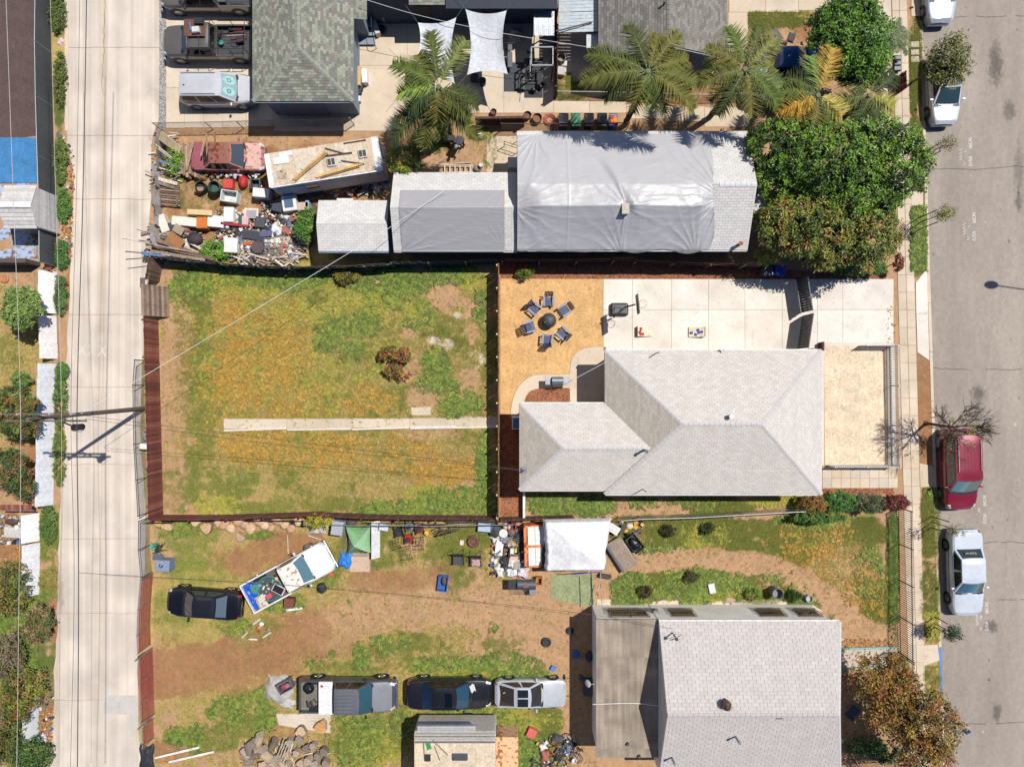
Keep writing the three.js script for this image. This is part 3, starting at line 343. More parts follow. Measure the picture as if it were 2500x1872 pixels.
// --- middle house: hip roof with a rear wing
{ const H = thing('hip_roof_house', 'pale grey shingled hip roof house with a lower rear wing', 'house'), he = 2.9, hr = 4.6;
  const x0 = 5.28, x1 = 17.62, z0 = -1.89, z1 = 6.31, zm = 2.21, xa = 9.32, xb = 13.6;
  const wx0 = 0.42, wz0 = 1.13, wz1 = 6.07, wm = 3.6, wa = 2.86, wh = 3.92, wb = 7.78, he2 = 2.9;
  wallBox(H, x0 + 0.4, x1 - 0.4, z0 + 0.4, z1 - 0.4, he - 0.02, stucco); wallBox(H, wx0 + 0.4, x0 + 0.41, wz0 + 0.4, wz1 - 0.4, he - 0.03, stucco, 'wing_wall');
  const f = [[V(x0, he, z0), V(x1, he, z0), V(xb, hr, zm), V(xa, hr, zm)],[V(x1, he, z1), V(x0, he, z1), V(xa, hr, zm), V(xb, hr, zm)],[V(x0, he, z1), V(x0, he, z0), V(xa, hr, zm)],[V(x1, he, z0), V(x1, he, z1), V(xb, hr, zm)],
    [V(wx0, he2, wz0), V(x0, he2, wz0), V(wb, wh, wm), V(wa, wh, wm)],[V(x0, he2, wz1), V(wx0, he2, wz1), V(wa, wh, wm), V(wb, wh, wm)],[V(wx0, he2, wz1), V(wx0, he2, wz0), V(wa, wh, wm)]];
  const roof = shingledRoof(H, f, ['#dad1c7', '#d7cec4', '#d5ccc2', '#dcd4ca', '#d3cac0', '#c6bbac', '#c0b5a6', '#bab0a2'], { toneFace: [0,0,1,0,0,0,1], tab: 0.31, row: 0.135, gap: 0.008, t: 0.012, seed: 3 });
  const cm = mat('#cfc9c3', 0.9, { t: 'speck' });
  for (const [a, b] of [[V(x0, he, z0), V(xa, hr, zm)],[V(x0, he, z1), V(xa, hr, zm)],[V(x1, he, z0), V(xb, hr, zm)],[V(x1, he, z1), V(xb, hr, zm)],[V(xa, hr, zm), V(xb, hr, zm)],[V(wx0, he2, wz0), V(wa, wh, wm)],[V(wx0, he2, wz1), V(wa, wh, wm)],[V(wa, wh, wm), V(wb - 0.3, wh, wm)]]) ridgeCaps(roof, a, b, cm, 0.24);
  eaveBoard(H, [[V(x0, he, z0), V(x1, he, z0)],[V(x1, he, z0), V(x1, he, z1)],[V(x1, he, z1), V(x0, he, z1)],[V(x0, he, z0), V(x0, he, wz0)],[V(wx0, he, wz0), V(x0, he, wz0)],[V(wx0, he, wz0), V(wx0, he, wz1)],[V(wx0, he, wz1), V(x0, he, wz1)]], whiteTrim);
  const gm = mat('#8b8c8e', 0.5, { metal: 0.5 });
  { const p = P(1782,1016,4.5); mesh('roof_vent', [cyl(0.09,0.09,0.55, p.x, 4.5, p.z, 12), cyl(0.13,0.13,0.14, p.x, 4.8, p.z, 12)], whiteTrim, H); }
  { const p = P(1573,1099,4.0); mesh('vent_pipe', [cyl(0.07,0.07,0.9, p.x, 4.25, p.z, 10), cyl(0.1,0.1,0.05, p.x, 4.72, p.z, 10)], mat('#55585a', 0.5), H); }
  for (const [a, b, c] of [[1570,1194,3.1],[1602,862,3.0]]) { const p = P(a, b, c); mesh('vent_pipe', rod(V(p.x, c - 0.1, p.z), V(p.x, c + 1.0, p.z), 0.03), gm, H); }
  { const p = P(1280,1147,3.0); mesh('service_mast', [rod(V(p.x, 2.9, p.z), V(p.x, 4.0, p.z), 0.035), cyl(0.1,0.06,0.12, p.x, 4.05, p.z, 8), box(0.3,0.02,0.3, p.x, 3.08, p.z)], gm, H); }
  { const p = P(1762,862,2.95); mesh('floodlight', [box(0.1,0.1,0.1, p.x, 3.05, p.z - 0.1), sph(0.07, p.x - 0.1,3.05, p.z - 0.18,1,1,1,8), sph(0.07, p.x + 0.1,3.05, p.z - 0.18,1,1,1,8)], whiteTrim, H); }
  for (const z of [0.6,4.4]) { const d = mesh('window', box(0.06,1.1,1.5, x1 - 0.38,1.6, z), GLASS('#2b3a44'), H); mesh('frame', [box(0.08,0.08,1.64, x1 - 0.37,2.18, z), box(0.08,0.08,1.64, x1 - 0.37,1.02, z)], whiteTrim, d); }
  mesh('door', box(0.9,2.0,0.06,4.2,1.02, wz0 + 0.385), mat('#5a6a78', 0.6), H);
}
// --- south house: main gable roof with a low flat-roofed rear part
{ const H = thing('barred_window_house', 'grey shingled gable house with barred windows and a flat rear roof', 'house');
  const x0 = 8.33, x1 = 18.55, he = 3.1, hr = 5.2, z0 = 13.45, zm = 17.76, z1 = 22.07, xr = 17.5, fx = 4.8, fh = 2.75;
  const cream = mat('#f6efe2', 0.85, { t: 'mottle', k: 0.92 }); wallBox(H, x0 + 0.02, x1 - 0.4, z0 + 0.02, z1 - 0.02, he - 0.05, cream);
  wallBox(H, fx + 0.08, x0 + 0.03,13.5,21.1, fh - 0.1, cream, 'rear_wall');
  mesh('gable', soup([x0 + 0.06, he - 0.05, z0, x0 + 0.06, hr - 0.06, zm, x0 + 0.06, he - 0.05, z1]), stucco, H);
  const gab = new THREE.Shape([[-z1, he - 0.06],[-z0, he - 0.06],[-zm, hr - 0.08]].map((p) => new THREE.Vector2(...p))); { const g = new THREE.ExtrudeGeometry(gab, { depth: 0.12, bevelEnabled: false }); g.rotateY(Math.PI / 2); g.translate(x0 + 0.07,0,0); mesh('gable_wall', g, mat('#cfc3b4', 0.9), H); }
  const roof = shingledRoof(H, [[V(x0, he, z0), V(x1, he, z0), V(xr, hr, zm), V(x0, hr, zm)],[V(x1, he, z1), V(x0, he, z1), V(x0, hr, zm), V(xr, hr, zm)],[V(x1, he, z0), V(x1, he, z1), V(xr, hr, zm)]],['#d0c7c0', '#cdc4bd', '#d3cac3', '#cbc2bb', '#cfc6bf'], { tab: 0.42, row: 0.19, gap: 0.015, t: 0.018, seed: 9 });
  ridgeCaps(roof, V(x0, hr, zm), V(xr, hr, zm), mat('#c2bab6', 0.9, { t: 'speck' }), 0.26); ridgeCaps(roof, V(x1, he, z0), V(xr, hr, zm), mat('#d0cac6', 0.9, { t: 'speck' }), 0.2); ridgeCaps(roof, V(x1, he, z1), V(xr, hr, zm), mat('#d0cac6', 0.9, { t: 'speck' }), 0.2);
  eaveBoard(H, [[V(x0, he, z0), V(x1, he, z0)],[V(x1, he, z0), V(x1, he, z1)],[V(x0, he, z0), V(x0, hr, zm)],[V(x0, hr, zm), V(x0, he, z1)]], whiteTrim);
  const flatTex = sized(tex(512,512, (i, j, c) => { const s = fbm(i / 14, j / 260,4), m = fbm(i / 90, j / 90,4), f = vn(i, j); const v = 0.62 + 0.2 * (s - 0.5) + 0.3 * (m - 0.5) + 0.06 * f; c[0] = v; c[1] = v * 0.965; c[2] = v * 0.92; }), 5.2);
  const fr = mesh('flat_roof', [box(x0 - fx + 0.03,0.12,7.85, (fx + x0) / 2 + 0.01, fh, 13.45 + 7.85 / 2)], new THREE.MeshStandardMaterial({ map: flatTex, color: S('#fff0de', 0.6), roughness: 0.95, bumpMap: T.bump, bumpScale: 0.01 }), H);
  for (const [z, w] of [[14.9,0.02],[16.9,0.03],[18.4,0.02],[20.2,0.02]]) mesh('felt_lap', box(x0 - fx, 0.012, w, (fx + x0) / 2, fh + 0.067, z), mat('#a39a8e', 0.95), fr);
  const brown = mat('#5a4338', 0.6, { metal: 0.3 });
  { const p = P(1770,1715,4.95); mesh('turbine_vent', [cyl(0.16,0.2,0.3, p.x, 4.95, p.z, 14), sph(0.24, p.x, 5.28, p.z, 1,0.85,1,16), cyl(0.1,0.1,0.03, p.x, 5.49, p.z, 14)], brown, H); const tv = H.children.at(-1); for (let k = 0; k < 14; k++) { const a = k / 14 * 6.283; mesh('blade', box(0.02,0.3,0.09, p.x + Math.cos(a) * 0.23,5.28, p.z + Math.sin(a) * 0.23,-a + 0.6), mat('#8a6d5c', 0.5, { metal: 0.4 }), tv); } }
  const gm = mat('#a9a9ab', 0.45, { metal: 0.6 });
  for (const [a, b, h] of [[1796,1798,4.5],[1640,1848,3.7]]) { const p = P(a, b, h); mesh('vent_pipe', [cyl(0.06,0.06,0.75, p.x, h + 0.25, p.z, 8), cyl(0.09,0.09,0.08, p.x, h + 0.66, p.z, 8)], gm, H); }
  for (const [a, b] of [[1532,1815],[1560,1845]]) { const p = P(a, b, 2.8); mesh('roof_jack', [cyl(0.08,0.11,0.16, p.x, 2.88, p.z, 8)], mat('#4e4a46', 0.7), H); }
  { const p = P(1640,1537,3.2); mesh('service_mast', [rod(V(p.x, 2.9, p.z + 0.1), V(p.x, 4.3, p.z + 0.1), 0.035), cyl(0.1,0.06,0.14, p.x, 4.35, p.z + 0.1,8), tube([V(p.x, 4.3, p.z + 0.1), V(p.x - 0.3,4.0, p.z + 0.3), V(p.x + 0.2,3.8, p.z + 0.2), V(p.x + 0.4,3.9, p.z)],0.014)], mat('#3c3c3e', 0.5), H); }
  mesh('conduit', tube([V(4.6, fh + 0.12,18.25), V(5.6, fh + 0.14,18.2), V(7, fh + 0.13,18.18), V(8.3, fh + 0.2,18.3)],0.025), whiteTrim, H);
  { const p = P(1450,1670,2.6); mesh('satellite_dish', [tf(new THREE.SphereGeometry(0.34,16,6,0,6.283,0,0.7), p.x - 0.15,2.35, p.z, 0,0,0.8), rod(V(p.x - 0.15,2.6, p.z), V(p.x + 0.4,2.75, p.z), 0.025)], mat('#b9b7b3', 0.5), H); }
  // windows with iron bars in the wall that faces the yard
  for (const [a, w] of [[1513,1.05],[1560,1.0],[1668,1.3],[1885,1.4],[1975,1.2]]) { const cx = X(a, 1.9); const win = mesh('window', box(w, 1.0,0.06, cx, 1.75, z0 + 0.005), GLASS('#3a3027'), H); mesh('frame', [box(w + 0.16,0.08,0.1, cx, 2.28, z0 - 0.01), box(w + 0.16,0.08,0.12, cx, 1.22, z0 - 0.01)], mat('#6a5a48', 0.8), win);
    const n = Math.round(w / 0.13); for (let k = 0; k <= n; k++) mesh('bar', box(0.02,1.2,0.02, cx - w / 2 + k * w / n, 1.75, z0 - 0.14), mat('#5b4736', 0.7), win); mesh('bar_rail', [box(w + 0.1,0.025,0.025, cx, 2.3, z0 - 0.14), box(w + 0.1,0.025,0.025, cx, 1.25, z0 - 0.14), box(w + 0.1,0.025,0.025, cx, 1.8, z0 - 0.14)], mat('#5b4736', 0.7), win); }
  mesh('meter_box', [box(0.3,0.5,0.14, X(1600,1.5), 1.5, z0 - 0.07), cyl(0.09,0.09,0.1, X(1600,1.5), 1.6, z0 - 0.16,10,0, Math.PI / 2)], mat('#8d8c88', 0.5, { metal: 0.4 }), H);
  mesh('antenna_strip', box(1.3,0.02,0.05,18.0,3.4,14.4,0.06), whiteTrim, H); for (const [a, b] of [[1901,1750],[2028,1771]]) { const p = P(a, b, 5.0); mesh('ridge_vent', box(0.36,0.05,0.12, p.x, a > 2000 ? 4.75 : 5.12, p.z), mat('#77716d', 0.7), H); }
  solo('roof_tarp', 'bright blue tarp hanging over the corner of the grey shingled roof', 'tarp', grid(10,12, (u, v) => { const p = P(lerp(2000,2028, u) - v * 6, lerp(1830,1866, v), 3.3); return [p.x, 3.62 - 0.25 * u - 0.3 * v * v + 0.04 * fbm(u * 6, v * 6,3), p.z]; }), mat('#1f4fd0', 0.5)); }
// --- green shingled garage at the top
{ const H = thing('hip_roof_garage', 'garage with mottled green grey shingled hip roof beside parked trucks', 'garage'), he = 3.0, x0 = -14.72, x1 = -9.0, z1 = -16.0, z0 = -27, xm = -11.86, hr = 4.0, za = -18.6;
  const gw = mat('#8795a3', 0.85); wallBox(H, x0 + 0.35, x1 - 0.3, z0, z1 - 0.4, he - 0.02, gw);
  const roof = shingledRoof(H, [[V(x1, he, z1), V(x0, he, z1), V(xm, hr, za)],[V(x0, he, z1), V(x0, he, z0), V(xm, hr, z0), V(xm, hr, za)],[V(x1, he, z0), V(x1, he, z1), V(xm, hr, za), V(xm, hr, z0)]],['#8f917f', '#9b9b8a', '#7f8275', '#8a8078', '#a3a492', '#787a70'], { tab: 0.26, row: 0.15, gap: 0.01, t: 0.018, seed: 21 });
  const cm = mat('#98988a', 0.9, { t: 'speck' }); ridgeCaps(roof, V(x1, he, z1), V(xm, hr, za), cm, 0.24); ridgeCaps(roof, V(x0, he, z1), V(xm, hr, za), cm, 0.24); ridgeCaps(roof, V(xm, hr, za), V(xm, hr, z0 + 3), cm, 0.26);
  const lower = shingledRoof(H, [[V(X(895,2.8), 2.75, Z(47,2.8)), V(X(895,2.8), 2.75, z0), V(x1 - 0.05,2.88, z0), V(x1 - 0.05,2.88, Z(47,2.8))]],['#8f917f', '#9b9b8a', '#7f8275', '#8a8078'], { most: 40, tab: 0.26, row: 0.15, seed: 22, name: 'side_roof' });
  wallBox(H, x1 - 0.3, X(880,2.7), z0, Z(35,2.7), 2.7, gw, 'side_wall');
  eaveBoard(H, [[V(x0, he, z1), V(x1, he, z1)],[V(x1, he, z1), V(x1, he, z0)],[V(x0, he, z1), V(x0, he, z0)]], mat('#7f8b8f', 0.7));
  mesh('door', box(2.6,2.2,0.08,-12.4,1.12, z1 - 0.36), mat('#707c88', 0.7), H); }
// --- dark blue house and porch roofs at the top edge
{ const H = thing('dark_blue_house', 'dark blue house wall behind the shade sails at the top', 'house'); const w = mat('#3d4a60', 0.85); wallBox(H, X(872), X(1352), -27, Z(58), 2.9, w);
  mesh('overhang', box(X(1352) - X(1100), 0.1,1.2, (X(1352) + X(1100)) / 2,2.95, Z(58) + 0.1), mat('#2c3340', 0.8), H);
  shingledRoof(H, [[V(X(1092,2.8), 2.8, Z(12,2.8)), V(X(998,2.8), 2.8, Z(12,2.8)), V(X(998,2.8), 3.4,-26), V(X(1092,2.8), 3.4,-26)]],['#8f917f', '#9b9b8a', '#7f8275', '#8a8078'], { most: 60, tab: 0.26, row: 0.15, seed: 23, name: 'porch_roof' });
  for (const a of [1003,1073]) mesh('porch_post', box(0.1,2.75,0.1, X(a, 1.4), 1.37, Z(46)), mat('#55647a', 0.7), H);
  mesh('window', box(1.2,0.9,0.06, X(1200), 1.6, Z(58) + 0.01), GLASS('#1c232c'), H); mesh('door', box(0.9,2,0.06, X(1040), 1.02, Z(58) + 0.01), mat('#20242b', 0.6), H); }
{ const H = thing('brown_grey_gable_house', 'gable house with weathered brown grey shingles behind the palms', 'house'), he = 2.9, hr = 4.4, x0 = 4.91, x1 = 12.22, xm = 8.57, z1 = -18.5, z0 = -27;
  wallBox(H, x0 + 0.35, x1 - 0.35, z0, z1 - 0.3, he, mat('#6f7f8f', 0.85));
  mesh('gable_wall', (() => { const s = new THREE.Shape([[x0 + 0.35, he - 0.02],[x1 - 0.35, he - 0.02],[xm, hr - 0.1]].map((p) => new THREE.Vector2(...p))); const g = new THREE.ExtrudeGeometry(s, { depth: 0.1, bevelEnabled: false }); g.translate(0,0, z1 - 0.41); return g; })(), mat('#76828c', 0.85), H);
  const roof = shingledRoof(H, [[V(x0, he, z1), V(x0, he, z0), V(xm, hr, z0), V(xm, hr, z1)],[V(x1, he, z0), V(x1, he, z1), V(xm, hr, z1), V(xm, hr, z0)]],['#8b857b', '#827c74', '#948e84', '#77726b'], { tab: 0.3, row: 0.16, seed: 29 });
  ridgeCaps(roof, V(xm, hr, z1), V(xm, hr, z0 + 3), mat('#827d76', 0.9, { t: 'speck' }), 0.24); eaveBoard(H, [[V(x0, he, z1), V(xm, hr, z1)],[V(xm, hr, z1), V(x1, he, z1)],[V(x1, he, z1), V(x1, he, z0)]], mat('#8f9698', 0.7));
  mesh('vent_pipe', cyl(0.06,0.06,0.4, X(1620,4.3), 4.5, Z(12,4.3), 8), mat('#5e544d', 0.7), H); }
// lean-to and porch sheets
{ const H = thing('lean_to', 'lean-to of pale grey metal panels against the brown grey house', 'lean-to'); const pm = mat('#b9c3c7', 0.5, { metal: 0.3 }); let y0 = -20; [[-22,30],[31,80]].forEach(([a, b]) => { for (let k = 0; k < 6; k++) { const p = lerp(a, b, k / 6), q = lerp(a, b, (k + 1) / 6) - 0.6; mesh('panel', grid(1,1, (u, v) => { const w = P(lerp(1364,1459, u), lerp(p, q, v), 2.3); return [w.x, 2.3 + 0.15 * u, w.z]; }), pm, H); } });
  for (const a of [1366,1456]) for (const b of [-10,78]) { const p = P(a, b, 2.2); mesh('post', box(0.08,2.26,0.08, p.x, 1.13, p.z), mat('#8d8e8c', 0.6), H); }
  mesh('lower_panel', grid(1,1, (u, v) => { const w = P(lerp(1432,1460, u), lerp(78,117, v), 2.2); return [w.x, 2.2, w.z]; }), mat('#c4c6c4', 0.5), H); mesh('batten', bar(P(1358,76,2.5), P(1447,53,2.55), 0.06), mat('#77706a', 0.8), H); }
{ const H = thing('corrugated_awning', 'small shiny corrugated metal awning near the gym rack', 'awning'); const x0 = X(1303,2.4), x1 = X(1354,2.4); mesh('sheet', grid(90,2, (u, v) => { const z = Z(lerp(27,84, v), 2.4); return [lerp(x0, x1, u), 2.4 + 0.025 * Math.sin(u * 90) - 0.12 * v, z]; }), mat('#c2c7ca', 0.35, { metal: 0.7 }), H); for (const a of [x0 + 0.05, x1 - 0.05]) for (const b of [30,80]) mesh('post', box(0.06,2.28,0.06, a, 1.14, Z(b, 2.4)), mat('#4a4d52', 0.7), H); }
// --- long white shingled house with silver tarps
{ const H = thing('white_shingled_house', 'long white shingled house half wrapped in silver tarps', 'house'), he = 3.0; const x0 = 0.28, x1 = 13.35, z0 = -14.3, z1 = -7.57, zm = -10.85, hr = 4.55, ww = mat('#cfcac2', 0.85);
  wallBox(H, x0 + 0.25, x1 - 0.3, z0 + 0.3, z1 - 0.35, he - 0.02, ww); wallBox(H, -6.4, x0 + 0.26,-11.7, z1 - 0.35,2.68, ww, 'wing_wall'); wallBox(H, x1 - 0.31,14.2,-11.8,-9.75,2.68, ww, 'porch_wall');
  const cols = ['#dedad4', '#dad6d0', '#e1ddd7', '#d7d3cd']; const wz0 = -12.05, wm = -9.75, wx0 = -6.75;
  const roof = shingledRoof(H, [[V(x0, he, z0), V(x1, he, z0), V(x1, hr, zm), V(x0, hr, zm)],[V(x1, he, z1), V(x0, he, z1), V(x0, hr, zm), V(x1, hr, zm)],[V(wx0,2.7, wz0), V(x0 - 0.01,2.7, wz0), V(x0 - 0.01,3.9, wm), V(wx0,3.9, wm)],[V(x0 - 0.01,2.7, z1), V(wx0,2.7, z1), V(wx0,3.9, wm), V(x0 - 0.01,3.9, wm)],[V(x1,2.7,-12.1), V(14.42,2.7,-12.1), V(14.42,3.2,-10.8), V(x1,3.2,-10.8)],[V(14.42,2.7,-9.5), V(x1,2.7,-9.5), V(x1,3.2,-10.8), V(14.42,3.2,-10.8)]], cols, { tab: 0.33, row: 0.15, seed: 41, deckColor: '#8e8b88' });
  ridgeCaps(roof, V(11.3, hr, zm), V(x1, hr, zm), mat('#dcdbda', 0.9, { t: 'speck' }), 0.24); eaveBoard(H, [[V(x0, he, z1), V(x1, he, z1)],[V(x1, he, z0), V(x1, hr, zm)],[V(x1, hr, zm), V(x1, he, z1)],[V(wx0,2.7, z1), V(x0,2.7, z1)],[V(wx0,2.7, wz0), V(wx0,3.9, wm)],[V(wx0,3.9, wm), V(wx0,2.7, z1)]], whiteTrim);
  { const p = P(1803,598,3.2); mesh('flue', [cyl(0.09,0.09,0.5, p.x, 3.35, p.z, 10), cyl(0.13,0.1,0.08, p.x, 3.62, p.z, 10)], mat('#a0563a', 0.8), H); }
  { const p = P(1526,512,4.6); mesh('chimney', [box(0.34,1.4,0.5, p.x, 4.1, p.z)], mat('#b9ab9c', 0.85), H); mesh('chimney_cap', box(0.4,0.06,0.56, p.x, 4.83, p.z), mat('#c9c0b2', 0.85), H); }
  { const p = P(1345,428,3.9); mesh('vent_pipe', [cyl(0.07,0.07,0.5, p.x, 3.9, p.z, 10)], mat('#2f3134', 0.6), H); }
  // silver tarps: folds run from the corners and from the chimney
  const tarpMat = mat('#c6c3c2', 0.5, { metal: 0.1, t: null, bumpMap: T.bump, bumpScale: 0.005 });
  const chim = P(1526,512,4.4), fold = (x, z, cx, cz, n, amp, R0) => { const d = Math.hypot(x - cx, z - cz), a = Math.atan2(z - cz, x - cx); return amp * Math.exp(-d / R0) * Math.pow(Math.abs(Math.sin(a * n * 0.7 + Math.sin(a * 3) * 2 + 2.5 * fbm(x * 0.8 + 20, z * 0.8,2))), 7) * sst(0.1,0.8, d) * (0.25 + 1.1 * fbm(a * 2 + 30, d * 0.7,2)); };
  const rh = (z) => z < zm ? lerp(he, hr, (z - z0) / (zm - z0)) : lerp(hr, he, (z - zm) / (z1 - zm));
  const tx0 = 0.3, tx1 = X(1735,3.6), tz0 = Z(334,3.2), tz1 = z1 + 0.06;
  const tarpH = (x, z) => { const zp = Z(506,4.4), edge = sst(0,1.3, x - tx0) * sst(0,0.9, tx1 - x), tent = z < zm ? rh(z) : z < zp ? lerp(hr, hr + 0.1, (z - zm) / (zp - zm)) : lerp(hr + 0.1, he, Math.pow((z - zp) / (z1 - zp), 0.92)); let h = lerp(rh(z), tent, 0.35 + 0.65 * edge) + 0.05;
    h += 0.16 * sst(1.6,0, Math.hypot((x - chim.x) * 0.5, z - chim.z)) * sst(0,0.5, Math.hypot(x - chim.x, z - chim.z)) + 0.12 * sst(0.5,0, Math.abs(x - 5.9 - 0.55 * (z + 11))) * sst(1,0.3, Math.abs(z + 10.9) / 2.2);
    h += fold(x, z, chim.x, chim.z, 8,0.09,1.3) + fold(x, z, tx0 - 0.3,-9.7,14,0.07,1.9) + fold(x, z, tx1 + 0.3,-10.2,16,0.1,3.0) + fold(x, z, tx0 + 1.2, tz0 - 0.2,12,0.05,3.4) + fold(x, z, tx1 - 0.6, z1 + 0.4,12,0.09,1.4) + fold(x, z, tx0, z1 + 0.3,12,0.06,1.6) + fold(x, z, chim.x + 0.2, z1 + 0.5,12,0.08,1.3);
    h += 0.02 * Math.exp(-Math.pow((x - 3.1) / 0.05,2)) + 0.02 * Math.exp(-Math.pow((z + 9.1) / 0.05,2)) * (fbm(x * 5,3,2)) + 0.03 * (fbm(x * 2.2, z * 12,3) - 0.5) + 0.05 * (fbm(x * 0.9 + 9, z * 1.1,3) - 0.5); return h; };
  const t1 = solo('silver_tarp', 'large crumpled silver tarp around the chimney of the white house', 'tarp', grid(260,130, (u, v) => { const x = lerp(tx0, tx1 + 0.25 * Math.sin(v * 9) * v, u), z = lerp(tz0 + (u < 0.17 ? -0.1 : 0) - 0.25 * u, tz1 + 0.12 * Math.sin(u * 23) * u, v); return [x, Math.max(tarpH(x, clamp(z, z0, z1)), rh(clamp(z, z0, z1)) + 0.035) - (z > z1 ? (z - z1) * 2 : 0), z]; }), tarpMat);
  const a0 = X(980,3), a1 = X(1232,3), b0 = Z(467,3.1), b1 = z1 + 0.05; const wr = (z) => z < wm ? lerp(2.7,3.9, (z - wz0) / (wm - wz0)) : lerp(3.9,2.7, (z - wm) / (z1 - wm));
  solo('silver_tarp', 'flatter grey tarp with two bands over the low wing of the white house', 'tarp', grid(200,100, (u, v) => { const x = lerp(a0, a1, u), z = lerp(b0, b1, v); return [x, wr(clamp(z, wz0, z1)) + 0.045 + fold(x, z, a0 - 0.1, z1 + 0.1,14,0.06,2.2) + fold(x, z, a0 - 0.1,-9.7,9,0.03,1) + fold(x, z, a1, b0 - 0.1,8,0.035,0.8) + fold(x, z, a1, z1,8,0.035,0.7) + 0.02 * (fbm(x * 2, z * 14,3) - 0.3), z]; }), mat('#b4b1b1', 0.52, { metal: 0.1, t: null, bumpMap: T.bump, bumpScale: 0.003 })); }
{ const H = thing('gable_shed', 'small white shingled gable shed at the end of the tarped house', 'shed'), x0 = X(776,2.5), x1 = X(947,2.5), z0 = Z(489,2.4), z1 = Z(613,2.4), zm = (z0 + z1) / 2, he = 2.4, hr = 2.85; wallBox(H, x0 + 0.2, x1 - 0.2, z0 + 0.2, z1 - 0.2, he, mat('#b8b6b4', 0.85));
  const roof = shingledRoof(H, [[V(x0, he, z0), V(x1, he, z0), V(x1, hr, zm), V(x0, hr, zm)],[V(x1, he, z1), V(x0, he, z1), V(x0, hr, zm), V(x1, hr, zm)]],['#dedad4', '#dad6d0', '#e1ddd7', '#d7d3cd'], { most: 200, tab: 0.33, row: 0.15, seed: 44, deckColor: '#8e8b88' }); eaveBoard(H, [[V(x1, he, z0), V(x1, hr, zm)],[V(x1, hr, zm), V(x1, he, z1)],[V(x0, he, z1), V(x1, he, z1)]], mat('#9fb4cc', 0.7)); }
// --- vinyl storage shed across the alley
{ const H = thing('storage_shed', 'white plank vinyl storage shed beside the blue tarp', 'shed'), x0 = X(4,2.2), x1 = X(84,2.2), z0 = Z(450,2.2), z1 = Z(556,2.2), zm = (z0 + z1) / 2; const pm = ['#d9d4ce', '#cfc9c3', '#e0dbd5'].map((c) => mat(c, 0.6));
  wallBox(H, x0 + 0.1, x1 - 0.06, z0 + 0.12, z1 - 0.12,2.0, mat('#d2cdc8', 0.7)); const rf = mesh('roof', soup([x0,2.02, z0, x1,2.02, z0, x1,2.5, zm, x0,2.02, z0, x1,2.5, zm, x0,2.5, zm, x0,2.5, zm, x1,2.5, zm, x1,2.02, z1, x0,2.5, zm, x1,2.02, z1, x0,2.02, z1]), pm[1], H);
  for (let k = 0; k < 12; k++) { const s = k < 6 ? 1 : -1, i = k % 6, a = lerp(s > 0 ? z0 : z1, zm, i / 6), b = lerp(s > 0 ? z0 : z1, zm, (i + 0.93) / 6), ya = lerp(2.02,2.5, i / 6), yb = lerp(2.02,2.5, (i + 0.93) / 6); mesh('plank', soup([x0, ya + 0.03, a, x1, ya + 0.03, a, x1, yb + 0.012, b, x0, ya + 0.03, a, x1, yb + 0.012, b, x0, yb + 0.012, b, x0, ya, a, x1, ya, a, x1, ya + 0.03, a, x0, ya, a, x1, ya + 0.03, a, x0, ya + 0.03, a]), pm[k % 3], rf); }
  mesh('ridge', box(x1 - x0,0.05,0.3, (x0 + x1) / 2,2.53, zm), mat('#f0eeea', 0.6), rf); for (let k = 0; k < 8; k++) mesh('siding_plank', box(0.03,0.23, z1 - z0 - 0.26, x1 - 0.045,0.13 + k * 0.245, zm), pm[k % 3], H);
  mesh('gable', soup([x1 - 0.03,2.0, z0 + 0.1, x1 - 0.03,2.0, z1 - 0.1, x1 - 0.03,2.46, zm]), pm[0], H); mesh('door', box(1.3,1.8,0.05, x0 + 1.3,0.95, z1 - 0.1), mat('#a9a7a8', 0.7), H); }
